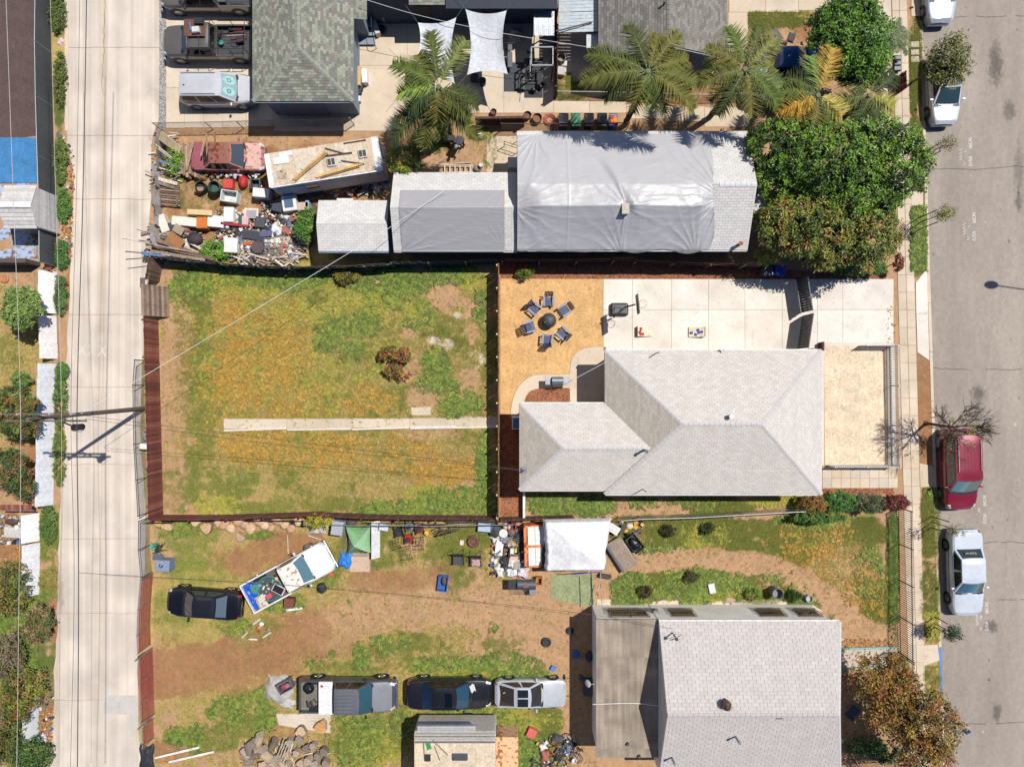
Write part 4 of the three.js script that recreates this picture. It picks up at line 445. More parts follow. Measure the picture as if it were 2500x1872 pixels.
// ---------- fences, walls, gates ----------
const woodM = (cols) => cols.map((c) => mat(c, 0.9, { t: 'wood' }));
const boardGeo = new Map();
function boards(f, a, b, h, mats, { w = 0.14, gap = 0.012, lean = 0, jit = 0.03, tk = 0.022, y0 = 0.02, rail = true, post = 2.2, wave = 0, railSide = -1, postM } = {}) {   // a, b: ground points
  const d = b.clone().sub(a), L = d.length(), n = Math.floor(L / w), dir = d.clone().normalize(), nor = V(-dir.z, 0, dir.x), ang = Math.atan2(-dir.z, dir.x), r = rnd(Math.round(a.x * 91 + a.z * 37) + 5000);
  for (let i = 0; i < n; i++) { const hh = h + Math.round((r() - 0.5) * 4) / 4 * jit * 2, k = `${(w - gap).toFixed(3)}|${hh.toFixed(2)}`; if (!boardGeo.has(k)) boardGeo.set(k, boxUV(box(w - gap, hh, tk, 0, hh / 2,0)));
    const s = (i + 0.5) * w, off = wave * Math.sin(s * 0.45) + (r() - 0.5) * 0.015, ln = lean + wave * 0.5 * Math.sin(s * 0.3 + 1) + (r() - 0.5) * 0.02, o = sharedMesh('board', boardGeo.get(k), pick(mats, r), f); o.position.set(a.x + dir.x * s + nor.x * off, y0, a.z + dir.z * s + nor.z * off); o.rotation.set(ln, ang, (r() - 0.5) * 0.012, 'YXZ'); }
  if (rail) { const off = railSide * 0.045; for (const y of [0.25, h * 0.5, h - 0.2]) { const m = 6; for (let q = 0; q < m; q++) { const s0 = L * q / m, s1 = L * (q + 1) / m, w0 = wave * Math.sin(s0 * 0.45), w1 = wave * Math.sin(s1 * 0.45), l0 = (lean + wave * 0.5 * Math.sin(s0 * 0.3 + 1)) * y, l1 = (lean + wave * 0.5 * Math.sin(s1 * 0.3 + 1)) * y; mesh('rail', bar([a.x + dir.x * s0 + nor.x * (off + w0 + l0), y + y0, a.z + dir.z * s0 + nor.z * (off + w0 + l0)],[a.x + dir.x * s1 + nor.x * (off + w1 + l1), y + y0, a.z + dir.z * s1 + nor.z * (off + w1 + l1)],0.04,0.08), postM || mats[0], f); } }
    for (let s = 0.1; s < L; s += post) { const w0 = wave * Math.sin(s * 0.45) + railSide * 0.11; mesh('post', bar([a.x + dir.x * s + nor.x * w0,0, a.z + dir.z * s + nor.z * w0],[a.x + dir.x * s + nor.x * (w0 + lean * h), h - 0.02, a.z + dir.z * s + nor.z * (w0 + lean * h)],0.09), postM || mats[0], f); } }
  return f; }
const redwood = woodM(['#8a4a3c', '#7b4136', '#94543f', '#6d3b32', '#9c6350']), oldwood = woodM(['#8f7a6a', '#7c6a5e', '#a08b79', '#6b5a50']), greywood = woodM(['#6b665c', '#5c574f', '#7b756a']), brownwood = woodM(['#6d4a3a', '#5d3f33', '#7c5645']);
boards(thing('board_fence', 'long red stained board fence along the alley side of the vacant lot', 'fence'), P(386,782), P(398,1258), 1.65, redwood, { railSide: 1, lean: 0.02 });
{ const f = thing('plank_gate', 'weathered horizontal plank gate panel beside the alley', 'gate'); for (let k = 0; k < 11; k++) { const y = 0.1 + k * 0.15; mesh('plank', box(0.03,0.14,1.86,-0.01 * (k % 2), y + 0.05,0), oldwood[k % 4], f); } for (const z of [-0.85,0.85]) mesh('brace', box(0.06,1.66,0.09,-0.06,0.85, z), oldwood[1], f); f.position.copy(P(404,737)); f.rotation.set(0,0.03,0.62, 'YXZ'); f.position.x += 0.25; }
boards(thing('board_gate', 'tilted dark board gate at the corner of the vacant lot', 'gate'), P(398,640), P(388,692), 1.65, woodM(['#6f5549', '#5e4a40', '#7d6255']), { railSide: 1, lean: -0.0 });
{ const F = thing('board_fence', 'leaning dark board fence between junk yard and vacant lot', 'fence'); boards(F, P(392,636), P(560,650), 1.5, greywood, { railSide: 1, wave: 0.05, lean: -0.05 }); boards(F, P(560,650), P(720,656), 1.5, greywood, { railSide: 1, wave: 0.08 }); }
{ const F = thing('board_fence', 'wavy mossy board fence behind the white shed and tarped wing', 'fence'); boards(F, P(720,656), P(960,648), 1.55, greywood, { railSide: 1, wave: 0.06, lean: 0.06 }); boards(F, P(960,648), P(1219,641), 1.5, woodM(['#5f5a50', '#6e675b', '#544e46']), { railSide: 1, wave: 0.05 });
  }
{ const F = thing('board_fence', 'brown board fence behind the bark strip of the driveway court', 'fence'); const P2 = (x, y) => P(x, y); boards(F, P(1223,641), P(1540,640), 1.55, brownwood, { railSide: 1, wave: 0.05 }); boards(F, P(1540,640), P(1800,650), 1.5, brownwood, { railSide: 1, wave: 0.04, lean: 0.06 }); boards(F, P(1800,650), P(1900,652), 1.45, woodM(['#a59480', '#93826f']), { railSide: 1 }); }
boards(thing('board_fence', 'tall board fence casting shade between vacant lot and tan patio', 'fence'), P(1219,654), P(1219,1258), 1.7, woodM(['#c58a52', '#b57d48', '#a9703f']), { railSide: 1, postM: mat('#e0c9a8', 0.8, { t: 'wood' }), post: 1.35 });
{ const F = thing('board_fence', 'reddish board fence on the south side of the vacant lot', 'fence'); boards(F, P(392,1256), P(800,1250), 1.35, redwood.map((_, i) => brownwood[i % 3] && [redwood[1], redwood[3], brownwood[2], brownwood[0]][i % 4]), { railSide: 1, wave: 0.05 }); boards(F, P(800,1250), P(1216,1260), 1.3,[redwood[3], brownwood[0], brownwood[1], brownwood[2]], { railSide: 1, wave: 0.04 }); boards(F, P(1222,1262), P(1400,1256), 1.0, brownwood, { railSide: 1 }); }
{ const f = thing('side_wall', 'low white wall between bark path and side garden', 'wall'); mesh('wall', box(0.1,0.55,1.65, X(1279), 0.27, Z(1231)), mat('#e6e2da', 0.8), f); mesh('cap', box(0.14,0.04,1.68, X(1279), 0.57, Z(1231)), mat('#efece6', 0.8), f); }
// sheet metal strips leaning on the south fence
{ const f = thing('sheet_metal_wall', 'low wall of dented grey metal sheets behind the south fence', 'wall'); const r = rnd(77); let x = 362; while (x < 1250) { const w = 50 + r() * 40, y = 1268 + 4 * Math.sin(x / 130) + (x - 362) * 0.004, tl = 0.1 + r() * 0.35; const p = P(x + w / 2, y + 4); const o = mesh('metal_sheet', grid(16,2, (u, v) => [(u - 0.5) * w / 40 * 1.02, v * 0.85,0.012 * Math.sin(u * 40)]), mat(pick(['#9aa1a8', '#8d9196', '#a9adb3', '#b5b2ae', '#7d8892'], r), 0.5, { metal: 0.45, t: 'rust' }), f); o.position.copy(p).setY(0.02); o.rotation.set(-tl, (r() - 0.5) * 0.06,0, 'YXZ'); x += w; } }
{ const f = thing('top_rail_fence', 'thin pipe rail fence above the metal sheets', 'fence'); const pm = mat('#9da1a4', 0.45, { metal: 0.6 }); const pts = [[740,1281],[900,1283],[1060,1284],[1250,1281]]; for (let i = 0; i + 1 < pts.length; i++) mesh('rail', rod(P(...pts[i],1.1), P(...pts[i + 1],1.1), 0.03), pm, f); for (const [a, b] of pts) { const p = P(a, b, 1.1); mesh('post', rod(V(p.x, 0, p.z), V(p.x, 1.15, p.z), 0.035), pm, f); } }
// mesh fences
const netTex = (cell, th) => { const t = tex(64,64, (i, j, c) => { const a = (i + j) % 16, b = ((i - j) % 16 + 16) % 16, v = a < th || b < th ? 1 : 0; c[0] = c[1] = c[2] = v; }, { srgb: false }); t.repeat.set(1 / cell, 1 / cell); return t; };
const netA = netTex(0.32,3), netB = netTex(0.3,8);
const net = (c, t = netA) => { const m = new THREE.MeshStandardMaterial({ color: S(c), roughness: 0.7, alphaMap: t, alphaTest: 0.5, side: THREE.DoubleSide }); return m; };
function meshFence(f, pts, h, m, pm, { screen, tilt = 0, step = 2.4 } = {}) { for (let i = 0; i + 1 < pts.length; i++) { const a = P(...pts[i]), b = P(...pts[i + 1]), d = b.clone().sub(a), L = d.length(), dir = d.clone().normalize(), nor = V(-dir.z, 0, dir.x); const up = (p, y) => V(p.x + nor.x * tilt * y, y, p.z + nor.z * tilt * y);
    mesh(screen ? 'screen' : 'netting', grid(Math.ceil(L * 3), 4, (u, v) => { const p = a.clone().lerp(b, u), q = up(p, v * h), k = 0.03 * Math.sin(u * L * 3) * v; return [q.x + nor.x * k, q.y + 0.01, q.z + nor.z * k]; }), m, f);
    mesh('top_rail', rod(up(a, h), up(b, h), 0.024), pm, f); const n = Math.max(1, Math.round(L / step)); for (let k = 0; k <= n; k++) { if (k === n && i + 2 < pts.length) continue; const p = a.clone().lerp(b, k / n); mesh('post', rod(p, up(p, h + 0.05), 0.03), pm, f); } } return f; }
const redNet = net('#c4564e', netTex(0.2,6));
const galv = mat('#a7abad', 0.45, { metal: 0.55 });
meshFence(thing('chain_link_fence', 'dark screened chain link fence beside the brown court', 'fence'), [[128,-40],[126,130],[128,260],[132,400],[136,520],[137,650]],1.55, mat('#4c4f4e', 0.85), galv, { screen: 1, step: 3.2 });
meshFence(thing('chain_link_fence', 'chain link fence with pale top rail on the south yard', 'fence'), [[1510,1262],[1560,1258],[1680,1255],[1800,1248],[1945,1240]],1.2, net('#8f9a94'), mat('#d9d7d2', 0.5, { metal: 0.3 }), { step: 3 });
meshFence(thing('red_screen_fence', 'alley fence covered in red screen cloth, upper run', 'fence'), [[374,1398],[368,1470],[366,1530],[368,1572]],1.5, redNet, galv, { screen: 1 });
{ const f = meshFence(thing('red_screen_gate', 'wide alley gate covered in red screen cloth', 'gate'), [[372,1582],[374,1640],[375,1690],[377,1742]],1.6, redNet, galv, { screen: 1, step: 1.6 }); for (const [a, b] of [[371,1582],[377,1742]]) mesh('gate_post', rod(P(a, b), P(a, b).setY(1.9), 0.05), galv, f); }
meshFence(thing('red_screen_fence', 'short lowest run of red screened alley fence', 'fence'), [[374,1752],[375,1800]],1.3, redNet, galv, { screen: 1, step: 1 });
meshFence(thing('chain_link_fence', 'bare chain link fence in front of the red board fence', 'fence'), [[356,880],[352,940],[354,1080],[364,1250]],1.3, net('#8d8f8c'), mat('#6d6f6c', 0.6, { metal: 0.3 }));
meshFence(thing('chain_link_fence', 'chain link fence beside the dead brush on the alley edge', 'fence'), [[366,1262],[365,1330],[371,1396]],1.3, net('#8d8f8c'), mat('#6d6f6c', 0.6, { metal: 0.3 }));
meshFence(thing('chain_link_fence', 'dark chain link fence at the bottom beside the autumn tree', 'fence'), [[1990,1858],[2080,1852],[2175,1846]],1.2, net('#55524d'), mat('#3a3a38', 0.6), { step: 1.6 });
meshFence(thing('chain_link_fence', 'chain link fence below the green garage parking', 'fence'), [[396,318],[520,316],[670,312],[865,306]],1.2, net('#7d8280'), galv, { step: 2.5 });
meshFence(thing('wire_fence', 'thin wire fence behind the rubbish bins', 'fence'), [[1225,318],[1350,318],[1530,316]],1.1, net('#8d8a84'), mat('#6a5146', 0.7));
meshFence(thing('wire_fence', 'low wire fence under the palm fronds', 'fence'), [[1360,236],[1500,238],[1700,244],[1830,240]],0.8, net('#b1b1ac'), mat('#c5c5c0', 0.5));
{ const F = thing('board_fence', 'thin brown fence edge between gym mats and neighbouring yard', 'fence'); boards(F, P(1357,242), P(1355,20), 1.7, brownwood, { railSide: -1 }); }
{ const F = thing('plank_screen', 'dark wooden plank screen beside the palm trunk', 'fence'); for (let k = 0; k < 8; k++) mesh('plank', bar(P(1162,306,0).setY(0.15 + k * 0.15), P(1280,304,0).setY(0.15 + k * 0.15), 0.03,0.14), brownwood[k % 3], F); for (const a of [1164,1222,1278]) mesh('post', bar(P(a, 308), P(a, 308).setY(1.3), 0.1), brownwood[1], F); }
// white sheet fences across the alley
for (const [n, x0, y0, x1, y1, h, c, l] of [['white_sheet_fence', 138,664,138,766,1.55, '#efebe6', 'bright white metal sheet fence topped with rusty strip'],['white_sheet_fence', 138,772,142,876,1.5, '#e2dbd5', 'off white two panel fence below the bright white sheet'],['grey_sheet_fence', 136,888,130,1232,1.55, '#d2d2d4', 'long weathered silver corrugated sheet fence behind hedge'],['white_sheet_fence', 96,1252,98,1320,1.5, '#efece8', 'upper white sheet panel fence beside rubbish pile'],['white_sheet_fence', 98,1324,96,1450,1.5, '#dcd9d6', 'lower white sheet panel fence half covered by hedge'],['grey_sheet_fence', 96,1700,94,1800,1.2, '#b9bbbd', 'leaning grey sheets at the bottom of the alley hedge']]) {
  const f = thing(n, l, 'fence'), a = P(x0, y0), b = P(x1, y1), L = a.distanceTo(b), k = Math.max(2, Math.round(L / 0.9)), grey = c < '#d'; for (let i = 0; i < k; i++) { const p = a.clone().lerp(b, i / k), q = a.clone().lerp(b, (i + 1) / k), dz = q.z - p.z; const o = mesh('sheet', grid(20,3, (u, v) => [p.x + 0.012 * Math.sin(u * 50) - (i % 2) * 0.012 - 0.55 * v, 0.02 + v * h * 0.55 + 0.01 * (i % 3), lerp(p.z, q.z, u)]), mat(c, 0.6, { t: grey ? 'mottle' : 'grain', k: 0.72 }), f); }
  mesh('rail', bar(a.clone().setY(h * 0.5).add(V(-0.58,0,0)), b.clone().setY(h * 0.5).add(V(-0.58,0,0)), 0.05), brownwood[0], f); if (y0 === 664) mesh('strip', bar(P(x0 - 8,656).setY(0.6), P(x0 - 8,663).setY(0.6), 0.5,0.03), mat('#8a4b33', 0.8, { t: 'rust' }), f); }
solo('dark_wall', 'dark block wall below the torn blue tarp', 'wall', [box(3.4,1.3,0.25, X(30), 0.65, Z(645))], mat('#5d5148', 0.9, { t: 'mottle' }));
{ const f = thing('red_plank_roof', 'low red plank lean-to roof behind the silver fence', 'lean-to'); for (let k = 0; k < 12; k++) mesh('plank', bar(P(2 + k * 6.4,1232,1.0), P(4 + k * 6.4,1244,1.05), 0.15,0.02), redwood[k % 5], f); for (const a of [6,76]) mesh('post', bar(P(a, 1238,0.5).setY(0), P(a, 1238,0.5).setY(1.0), 0.08), brownwood[0], f); mesh('beam', bar(P(0,1246,1.0), P(82,1246,1.0), 0.06), oldwood[0], f); }
// iron picket fences
function pickets(f, a, b, h, step, m, r = 0.012, post = 2.2) { const d = b.clone().sub(a), L = d.length(), n = Math.floor(L / step), g = boxUV(box(r * 2, h, r * 2,0, h / 2,0)); for (let i = 0; i <= n; i++) { const p = a.clone().lerp(b, i / n), o = sharedMesh('picket', g, m, f); o.position.copy(p).setY(0.03); } for (const y of [0.14, h - 0.12]) mesh('rail', bar(a.clone().setY(y), b.clone().setY(y), r * 2.8), m, f); for (let s = 0; s <= L + 0.01; s += L / Math.round(L / post)) { const p = a.clone().lerp(b, s / L); mesh('post', bar(p.clone().setY(0), p.clone().setY(h + 0.06), 0.06), m, f); } return f; }
const whiteIron = mat('#f1efec', 0.5), blackIron = mat('#26262a', 0.55);
pickets(thing('picket_fence', 'white metal picket fence along the sandy front yard', 'fence'), P(2174,846), P(2179,1133), 0.95,0.105, whiteIron, 0.019);
pickets(thing('picket_fence', 'white metal picket fence at the driveway end of the sandy yard', 'fence'), P(2098,845), P(2172,845), 0.95,0.105, whiteIron, 0.019);
pickets(thing('picket_fence', 'white metal picket fence beside the front walk', 'fence'), P(2022,1136), P(2177,1136), 0.95,0.105, whiteIron, 0.019);
pickets(thing('iron_fence', 'long black iron picket fence in front of the south yard', 'fence'), P(2192,1238), P(2196,1592), 1.55,0.13, blackIron, 0.013);
pickets(thing('iron_gate', 'black iron gate section above the autumn tree', 'gate'), P(2196,1597), P(2197,1700), 1.55,0.13, blackIron, 0.013,1.3);
pickets(thing('iron_fence', 'black iron picket fence under the autumn tree', 'fence'), P(2197,1706), P(2212,1880), 1.4,0.13, blackIron, 0.013);
pickets(thing('iron_fence', 'short black iron fence turning towards the south house walk', 'fence'), P(2160,1592), P(2193,1590), 1.3,0.13, blackIron, 0.013,0.8);
for (const [a, b, l] of [[1583,1579, 'upper teal painted kerb beside the south house walk'],[1631,1627, 'lower teal painted kerb beside the south house walk']]) solo('painted_kerb', l, 'kerb', [bar(P(2056, a, 0).setY(0.06), P(2190, b, 0).setY(0.06), 0.14,0.12)], CONC('#8fb3ab'));
// driveway swing gates: dark slats standing open
for (const [n, x0, y0, x1, y1, l] of [[9,1944,684,1956,764, 'upper black slatted driveway gate leaf standing open'],[10,1958,771,1946,852, 'lower black slatted driveway gate leaf near the house']]) { const f = thing('driveway_gate', l, 'gate'), a = P(x0, y0), b = P(x1, y1), L = a.distanceTo(b), gm = mat('#3b3d42', 0.55), rg = mat('#2b2d31', 0.5); const k = Math.round(L / 0.16); for (let i = 0; i < k; i++) { const p = a.clone().lerp(b, (i + 0.5) / k); mesh('slat', box(0.025,1.55,0.145, p.x, 0.86, p.z, Math.atan2(b.x - a.x, b.z - a.z)), gm, f); } for (const y of [0.2,0.9,1.55]) mesh('rail', bar(a.clone().setY(y).add(V(0.05,0,0)), b.clone().setY(y).add(V(0.05,0,0)), 0.05), rg, f); mesh('brace', bar(a.clone().setY(0.2).add(V(0.06,0,0)), b.clone().setY(1.5).add(V(0.06,0,0)), 0.05), rg, f); mesh('post', box(0.1,1.8,0.1, a.x, 0.9, a.z - 0.06 + (n === 10 ? L + 0.12 : 0)), rg, f); }
solo('gate_post', 'slim dark post beside the house corner on the driveway court', 'post', [box(0.08,0.5,0.5,0,0.28,0), box(0.12,0.04,0.54,0,0.55,0)], brownwood[1], P(2001,846));
// ---------- vehicles ----------
// local axes: +x is the nose, y up, z to the side; origin on the ground in the middle
function plan(s, W, nose = 0.22, tail = 0.16) { const e = s > 1 - nose ? Math.pow((s - 1 + nose) / nose, 2.6) : s < tail ? Math.pow((tail - s) / tail, 2.6) : 0; return W / 2 * Math.sqrt(Math.max(0,1 - e * (s > 0.5 ? 0.55 : 0.42))); }
function bodyFn({ L, W, top, y0 = 0.24, nose, tail, crown = 0.05 }) {      // top: [[s, height],...] from tail (0) to nose (1)
  const th = (s) => { for (let i = 1; i < top.length; i++) if (s <= top[i][0]) return lerp(top[i - 1][1], top[i][1], sst(0,1, (s - top[i - 1][0]) / (top[i][0] - top[i - 1][0]))); return top.at(-1)[1]; };
  const prof = [[0,1,1],[0.35,1,0.85],[0.66,1,0.5],[0.86,1,0],[0.945,0.94,0],[0.985,0.84,0],[1,0.66,0],[1,0.45,0],[0.985,0.2,0],[0.95,0,0]];
  return (s, v) => { const a = Math.abs(v) * 9, i = Math.min(8, a | 0), f = a - i, p = prof[i], q = prof[i + 1], hw = plan(s, W, nose, tail), t = th(s), z = lerp(p[0], q[0], f) * hw, y = y0 + (t - y0) * lerp(p[1], q[1], f) + crown * lerp(p[2], q[2], f); const endc = s > 0.5 ? 0.02 : -0.02; return [(s - 0.5) * L, y, z * Math.sign(v)]; }; }
const patchOn = (fn, s0, s1, v0, v1, off = 0.006, nu = 8, nv = 8) => grid(nu, nv, (u, v) => { const s = lerp(s0, s1, u), w = lerp(v0, v1, v), p = fn(s, w), a = fn(Math.min(1, s + 0.01), w), b = fn(s, w + 0.01), d1 = V(a[0] - p[0], a[1] - p[1], a[2] - p[2]), d2 = V(b[0] - p[0], b[1] - p[1], b[2] - p[2]), n = d2.cross(d1).normalize(); if (n.y < -0.2) n.negate(); return [p[0] + n.x * off, p[1] + n.y * off, p[2] + n.z * off]; });
const wheelGeo = new Map();
function wheels(c, L, W, r, fx, rx) { const k = r.toFixed(2); if (!wheelGeo.has(k)) wheelGeo.set(k, [boxUV(cyl(r, r, 0.21,0,0,0,22,0, Math.PI / 2)), boxUV(merge([cyl(r * 0.62, r * 0.62,0.222,0,0,0,16,0, Math.PI / 2), ...[0,1,2,3,4].map((q) => box(0.05, r * 1.1,0.228,0,0,0,0,0, q * 0.628))])), boxUV(cyl(r * 1.22, r * 1.22,0.03,0,0,0,22,0, Math.PI / 2))]); const [t, m, a] = wheelGeo.get(k);
  for (const x of [fx, rx]) for (const s of [-1,1]) { const w = sharedMesh('wheel', t, RUBBER, c); w.position.set(x, r, s * (W / 2 - 0.1)); const rim = sharedMesh('rim', m, CHROME, w); const ar = sharedMesh('wheel_arch', a, BLACK, c); ar.position.set(x, r + 0.03, s * (W / 2 - 0.009)); } }
function cabin(c, o, m) {     // o: xr0 xr1 xf1 xf0 hb ht wb wt bowF bowR
  const { xr0, xr1, xf1, xf0, hb, ht, wb, wt, bowF = 0.12, bowR = 0.06, roofM = m, glass = GLASS(), rearGlass = glass, sideSplits = [[0.06,0.48],[0.54,0.94]], rear = true } = o;
  const front = (u, v) => [lerp(xf0, xf1, v) + bowF * (1 - u * u) * (1 - 0.4 * v), lerp(hb, ht, v), u * lerp(wb, wt, v)], back = (u, v) => [lerp(xr0, xr1, v) - bowR * (1 - u * u) * (1 - 0.4 * v), lerp(hb, ht, v), u * lerp(wb, wt, v)], sideP = (t, v, s) => [lerp(lerp(xr0, xr1, v), lerp(xf0, xf1, v), t), lerp(hb, ht, v), s * (lerp(wb, wt, v) + 0.03 * Math.sin(t * Math.PI) * (1 - v))];
  const g = [grid(10,4, (u, v) => front(u * 2 - 1, v)), grid(10,4, (u, v) => back(u * 2 - 1, v)), grid(8,4, (u, v) => sideP(u, v, 1)), grid(8,4, (u, v) => sideP(u, v, -1))];
  mesh('cabin', g, m, c);
  const roof = mesh('roof', grid(12,10, (u, v) => { const w = v * 2 - 1, a = front(w, 1)[0], b = back(w, 1)[0], x = lerp(b, a, u), e = Math.min(1, Math.min(u, 1 - u) * 6), f = 1 - Math.pow(Math.abs(w), 4); return [x, ht + 0.05 * f * e + 0.008, w * wt * 1.01]; }), roofM, c);
  const off = 0.012; mesh('windshield', grid(10,4, (u, v) => { const p = front((u * 2 - 1) * 0.9, lerp(0.08,0.93, v)); p[0] += off; p[1] += off * 0.7; return p; }), o.frontGlass || glass, c);
  mesh('cowl', grid(10,1, (u, v) => { const p = front((u * 2 - 1) * 0.94, lerp(-0.1,0.075, v)); p[0] += 0.02; p[1] = Math.max(p[1], hb + 0.03) + 0.012; return p; }), BLACK, c);
  if (rear) mesh('rear_window', grid(10,4, (u, v) => { const p = back((u * 2 - 1) * 0.86, lerp(0.1,0.9, v)); p[0] -= off; p[1] += off * 0.7; return p; }), rearGlass, c);
  for (const s of [-1,1]) for (const [a, b] of sideSplits) mesh('side_window', grid(4,3, (u, v) => { const p = sideP(lerp(a, b, u), lerp(0.1,0.88, v), s); p[2] += s * off; return p; }), glass, c);
  return { front, back, roof }; }
function mirrors(c, x, y, w, m) { for (const s of [-1,1]) mesh('mirror', [rbox(0.12,0.13,0.2,0.04, x, y, s * (w + 0.1))], m, c); }
function car(name, label, pos, heading, o) {
  const c = thing(name, label, o.cat || 'car', pos, heading, o.group), { L, W, color, belt = 0.92, deck = 0.95, hood = 0.86, H = 1.42 } = o, pm = o.mat || paint(color), fn = bodyFn({ L, W, nose: o.nose ?? 0.2, tail: o.tail ?? 0.15, top: o.top || [[0, deck - 0.14],[0.04, deck],[o.cr ?? 0.2, deck],[0.35, belt],[o.cf ?? 0.66, belt],[0.95, hood - 0.08],[1, hood - 0.26]] });
  mesh('body', [grid(48,36, (u, v) => fn(u, v * 2 - 1)), grid(1,24, (u, v) => { const p = fn(1, v * 2 - 1); return u ? p : [p[0] - 0.06,0.45,0]; }), grid(1,24, (u, v) => { const p = fn(0, v * 2 - 1); return u ? p : [p[0] + 0.06,0.45,0]; })], pm, c);
  const hm = o.hoodM || pm; if (o.hoodPanel !== false) { mesh('hood', patchOn(fn, (o.cf ?? 0.66) + 0.075,0.955,-0.36,0.36,0.012,10,10), hm, c); }
  if (o.trunk !== false) mesh('trunk_lid', patchOn(fn, 0.035, (o.cr ?? 0.2) - 0.02,-0.34,0.34,0.012,6,8), o.trunkM || pm, c);
  const xs = (s) => (s - 0.5) * L; const cb = cabin(c, { xr0: xs(o.r0 ?? 0.17), xr1: xs(o.r1 ?? 0.31), xf1: xs(o.f1 ?? 0.57), xf0: xs(o.f0 ?? 0.72), hb: belt - 0.02, ht: H, wb: W / 2 - 0.09, wt: W / 2 - (o.tumble ?? 0.26), roofM: o.roofM || pm, glass: o.glass, frontGlass: o.frontGlass, rearGlass: o.rearGlass, sideSplits: o.splits, bowF: o.bowF, bowR: o.bowR }, o.cabM || pm);
  for (const s of [-1,1]) { mesh('headlight', patchOn(fn, 0.93,0.985, s * 0.3, s * 0.5,0.012,3,4), mat('#dfe3e6', 0.15, { clearcoat: 1 }), c); mesh('taillight', patchOn(fn, 0.008,0.035, s * 0.3, s * 0.5,0.012,3,4), mat(o.tailC || '#b01820', 0.2, { clearcoat: 1 }), c); mesh('side_strip', patchOn(fn, 0.2,0.82, s * 0.72, s * 0.75,0.012,6,1), o.stripM || BLACK, c); }
  mesh('bumper', [grid(1,14, (u, v) => { const p = fn(0.995, (v * 2 - 1) * 0.95); return [p[0] + 0.03, lerp(0.3,0.52, u), p[2] * 1.0]; }), grid(1,14, (u, v) => { const p = fn(0.005, (v * 2 - 1) * 0.95); return [p[0] - 0.03, lerp(0.34,0.56, u), p[2] * 1.0]; })], o.bumperM || pm, c);
  wheels(c, L, W, o.r || 0.32, xs(0.81), xs(0.19)); mirrors(c, xs(o.f0 ?? 0.72) - 0.25, belt + 0.08, W / 2 - 0.02, o.mirM || pm);
  c.userData.fn = undefined; delete c.userData.fn; return { c, fn, xs, ...cb }; }
const head = (dx, dz) => Math.atan2(-dz, dx);
const street = head(0.031,1);
// street cars
{ const { c, xs } = car('parked_car', 'red minivan with pale roof rails parked below the bare tree', [26.9,-0.12,5.15], street, { cat: 'minivan', L: 4.85, W: 1.95, color: '#8c1630', belt: 1.05, deck: 1.05, hood: 1.0, H: 1.72, r0: 0.03, r1: 0.07, f1: 0.6, f0: 0.76, cf: 0.72, cr: 0.05, trunk: false, tumble: 0.2, glass: GLASS('#232a2c'), frontGlass: GLASS('#5f7470'), splits: [[0.05,0.3],[0.34,0.62],[0.66,0.95]], r: 0.34 });
  for (const s of [-1,1]) mesh('roof_rail', [rod(V(xs(0.14), 1.81, s * 0.66), V(xs(0.5), 1.81, s * 0.66), 0.022), rod(V(xs(0.14), 1.74, s * 0.66), V(xs(0.14), 1.81, s * 0.66), 0.02), rod(V(xs(0.5), 1.74, s * 0.66), V(xs(0.5), 1.81, s * 0.66), 0.02)], mat('#d5d2d2', 0.35, { metal: 0.5 }), c); for (let k = 0; k < 4; k++) mesh('roof_rib', box(1.6,0.012,0.02, xs(0.33), 1.782,-0.3 + k * 0.2), paint('#a01c38'), c); }
{ const { c, xs } = car('parked_car', 'white long sedan parked near the street corner tree', [27.35,-0.12,11.37], street, { cat: 'sedan', L: 5.2, W: 1.92, color: '#dfe6f0', belt: 0.94, deck: 1.0, hood: 0.9, H: 1.44, r0: 0.2, r1: 0.32, f1: 0.57, f0: 0.71, cr: 0.22, glass: GLASS('#20282c'), frontGlass: GLASS('#3d585a'), rearGlass: GLASS('#39403c') });
  mesh('rear_shelf_clutter', [box(0.1,0.05,0.2, xs(0.25), 1.3,0.3), sph(0.09, xs(0.255), 1.3,-0.2,1,0.5,1), box(0.12,0.04,0.3, xs(0.25), 1.29,0)], mat('#8a8072', 0.8), c); }
car('parked_car', 'white compact car parked under the street tree', [26.0,-0.12,-17.75], street, { L: 4.3, W: 1.76, color: '#e4e8ee', belt: 0.95, deck: 0.98, hood: 0.95, H: 1.46, r0: 0.05, r1: 0.2, f1: 0.52, f0: 0.74, cr: 0.1, cf: 0.7, trunk: false, nose: 0.34, roofM: paint('#2a2c2f'), glass: GLASS('#1c2428'), frontGlass: GLASS('#33494c') });
car('parked_car', 'pale blue car at the top edge of the street', [25.75,-0.12,-23.95], street, { L: 4.5, W: 1.78, color: '#bcc8d6', belt: 0.95, deck: 0.98, hood: 0.94, H: 1.45, nose: 0.3, glass: GLASS('#1c2428') });
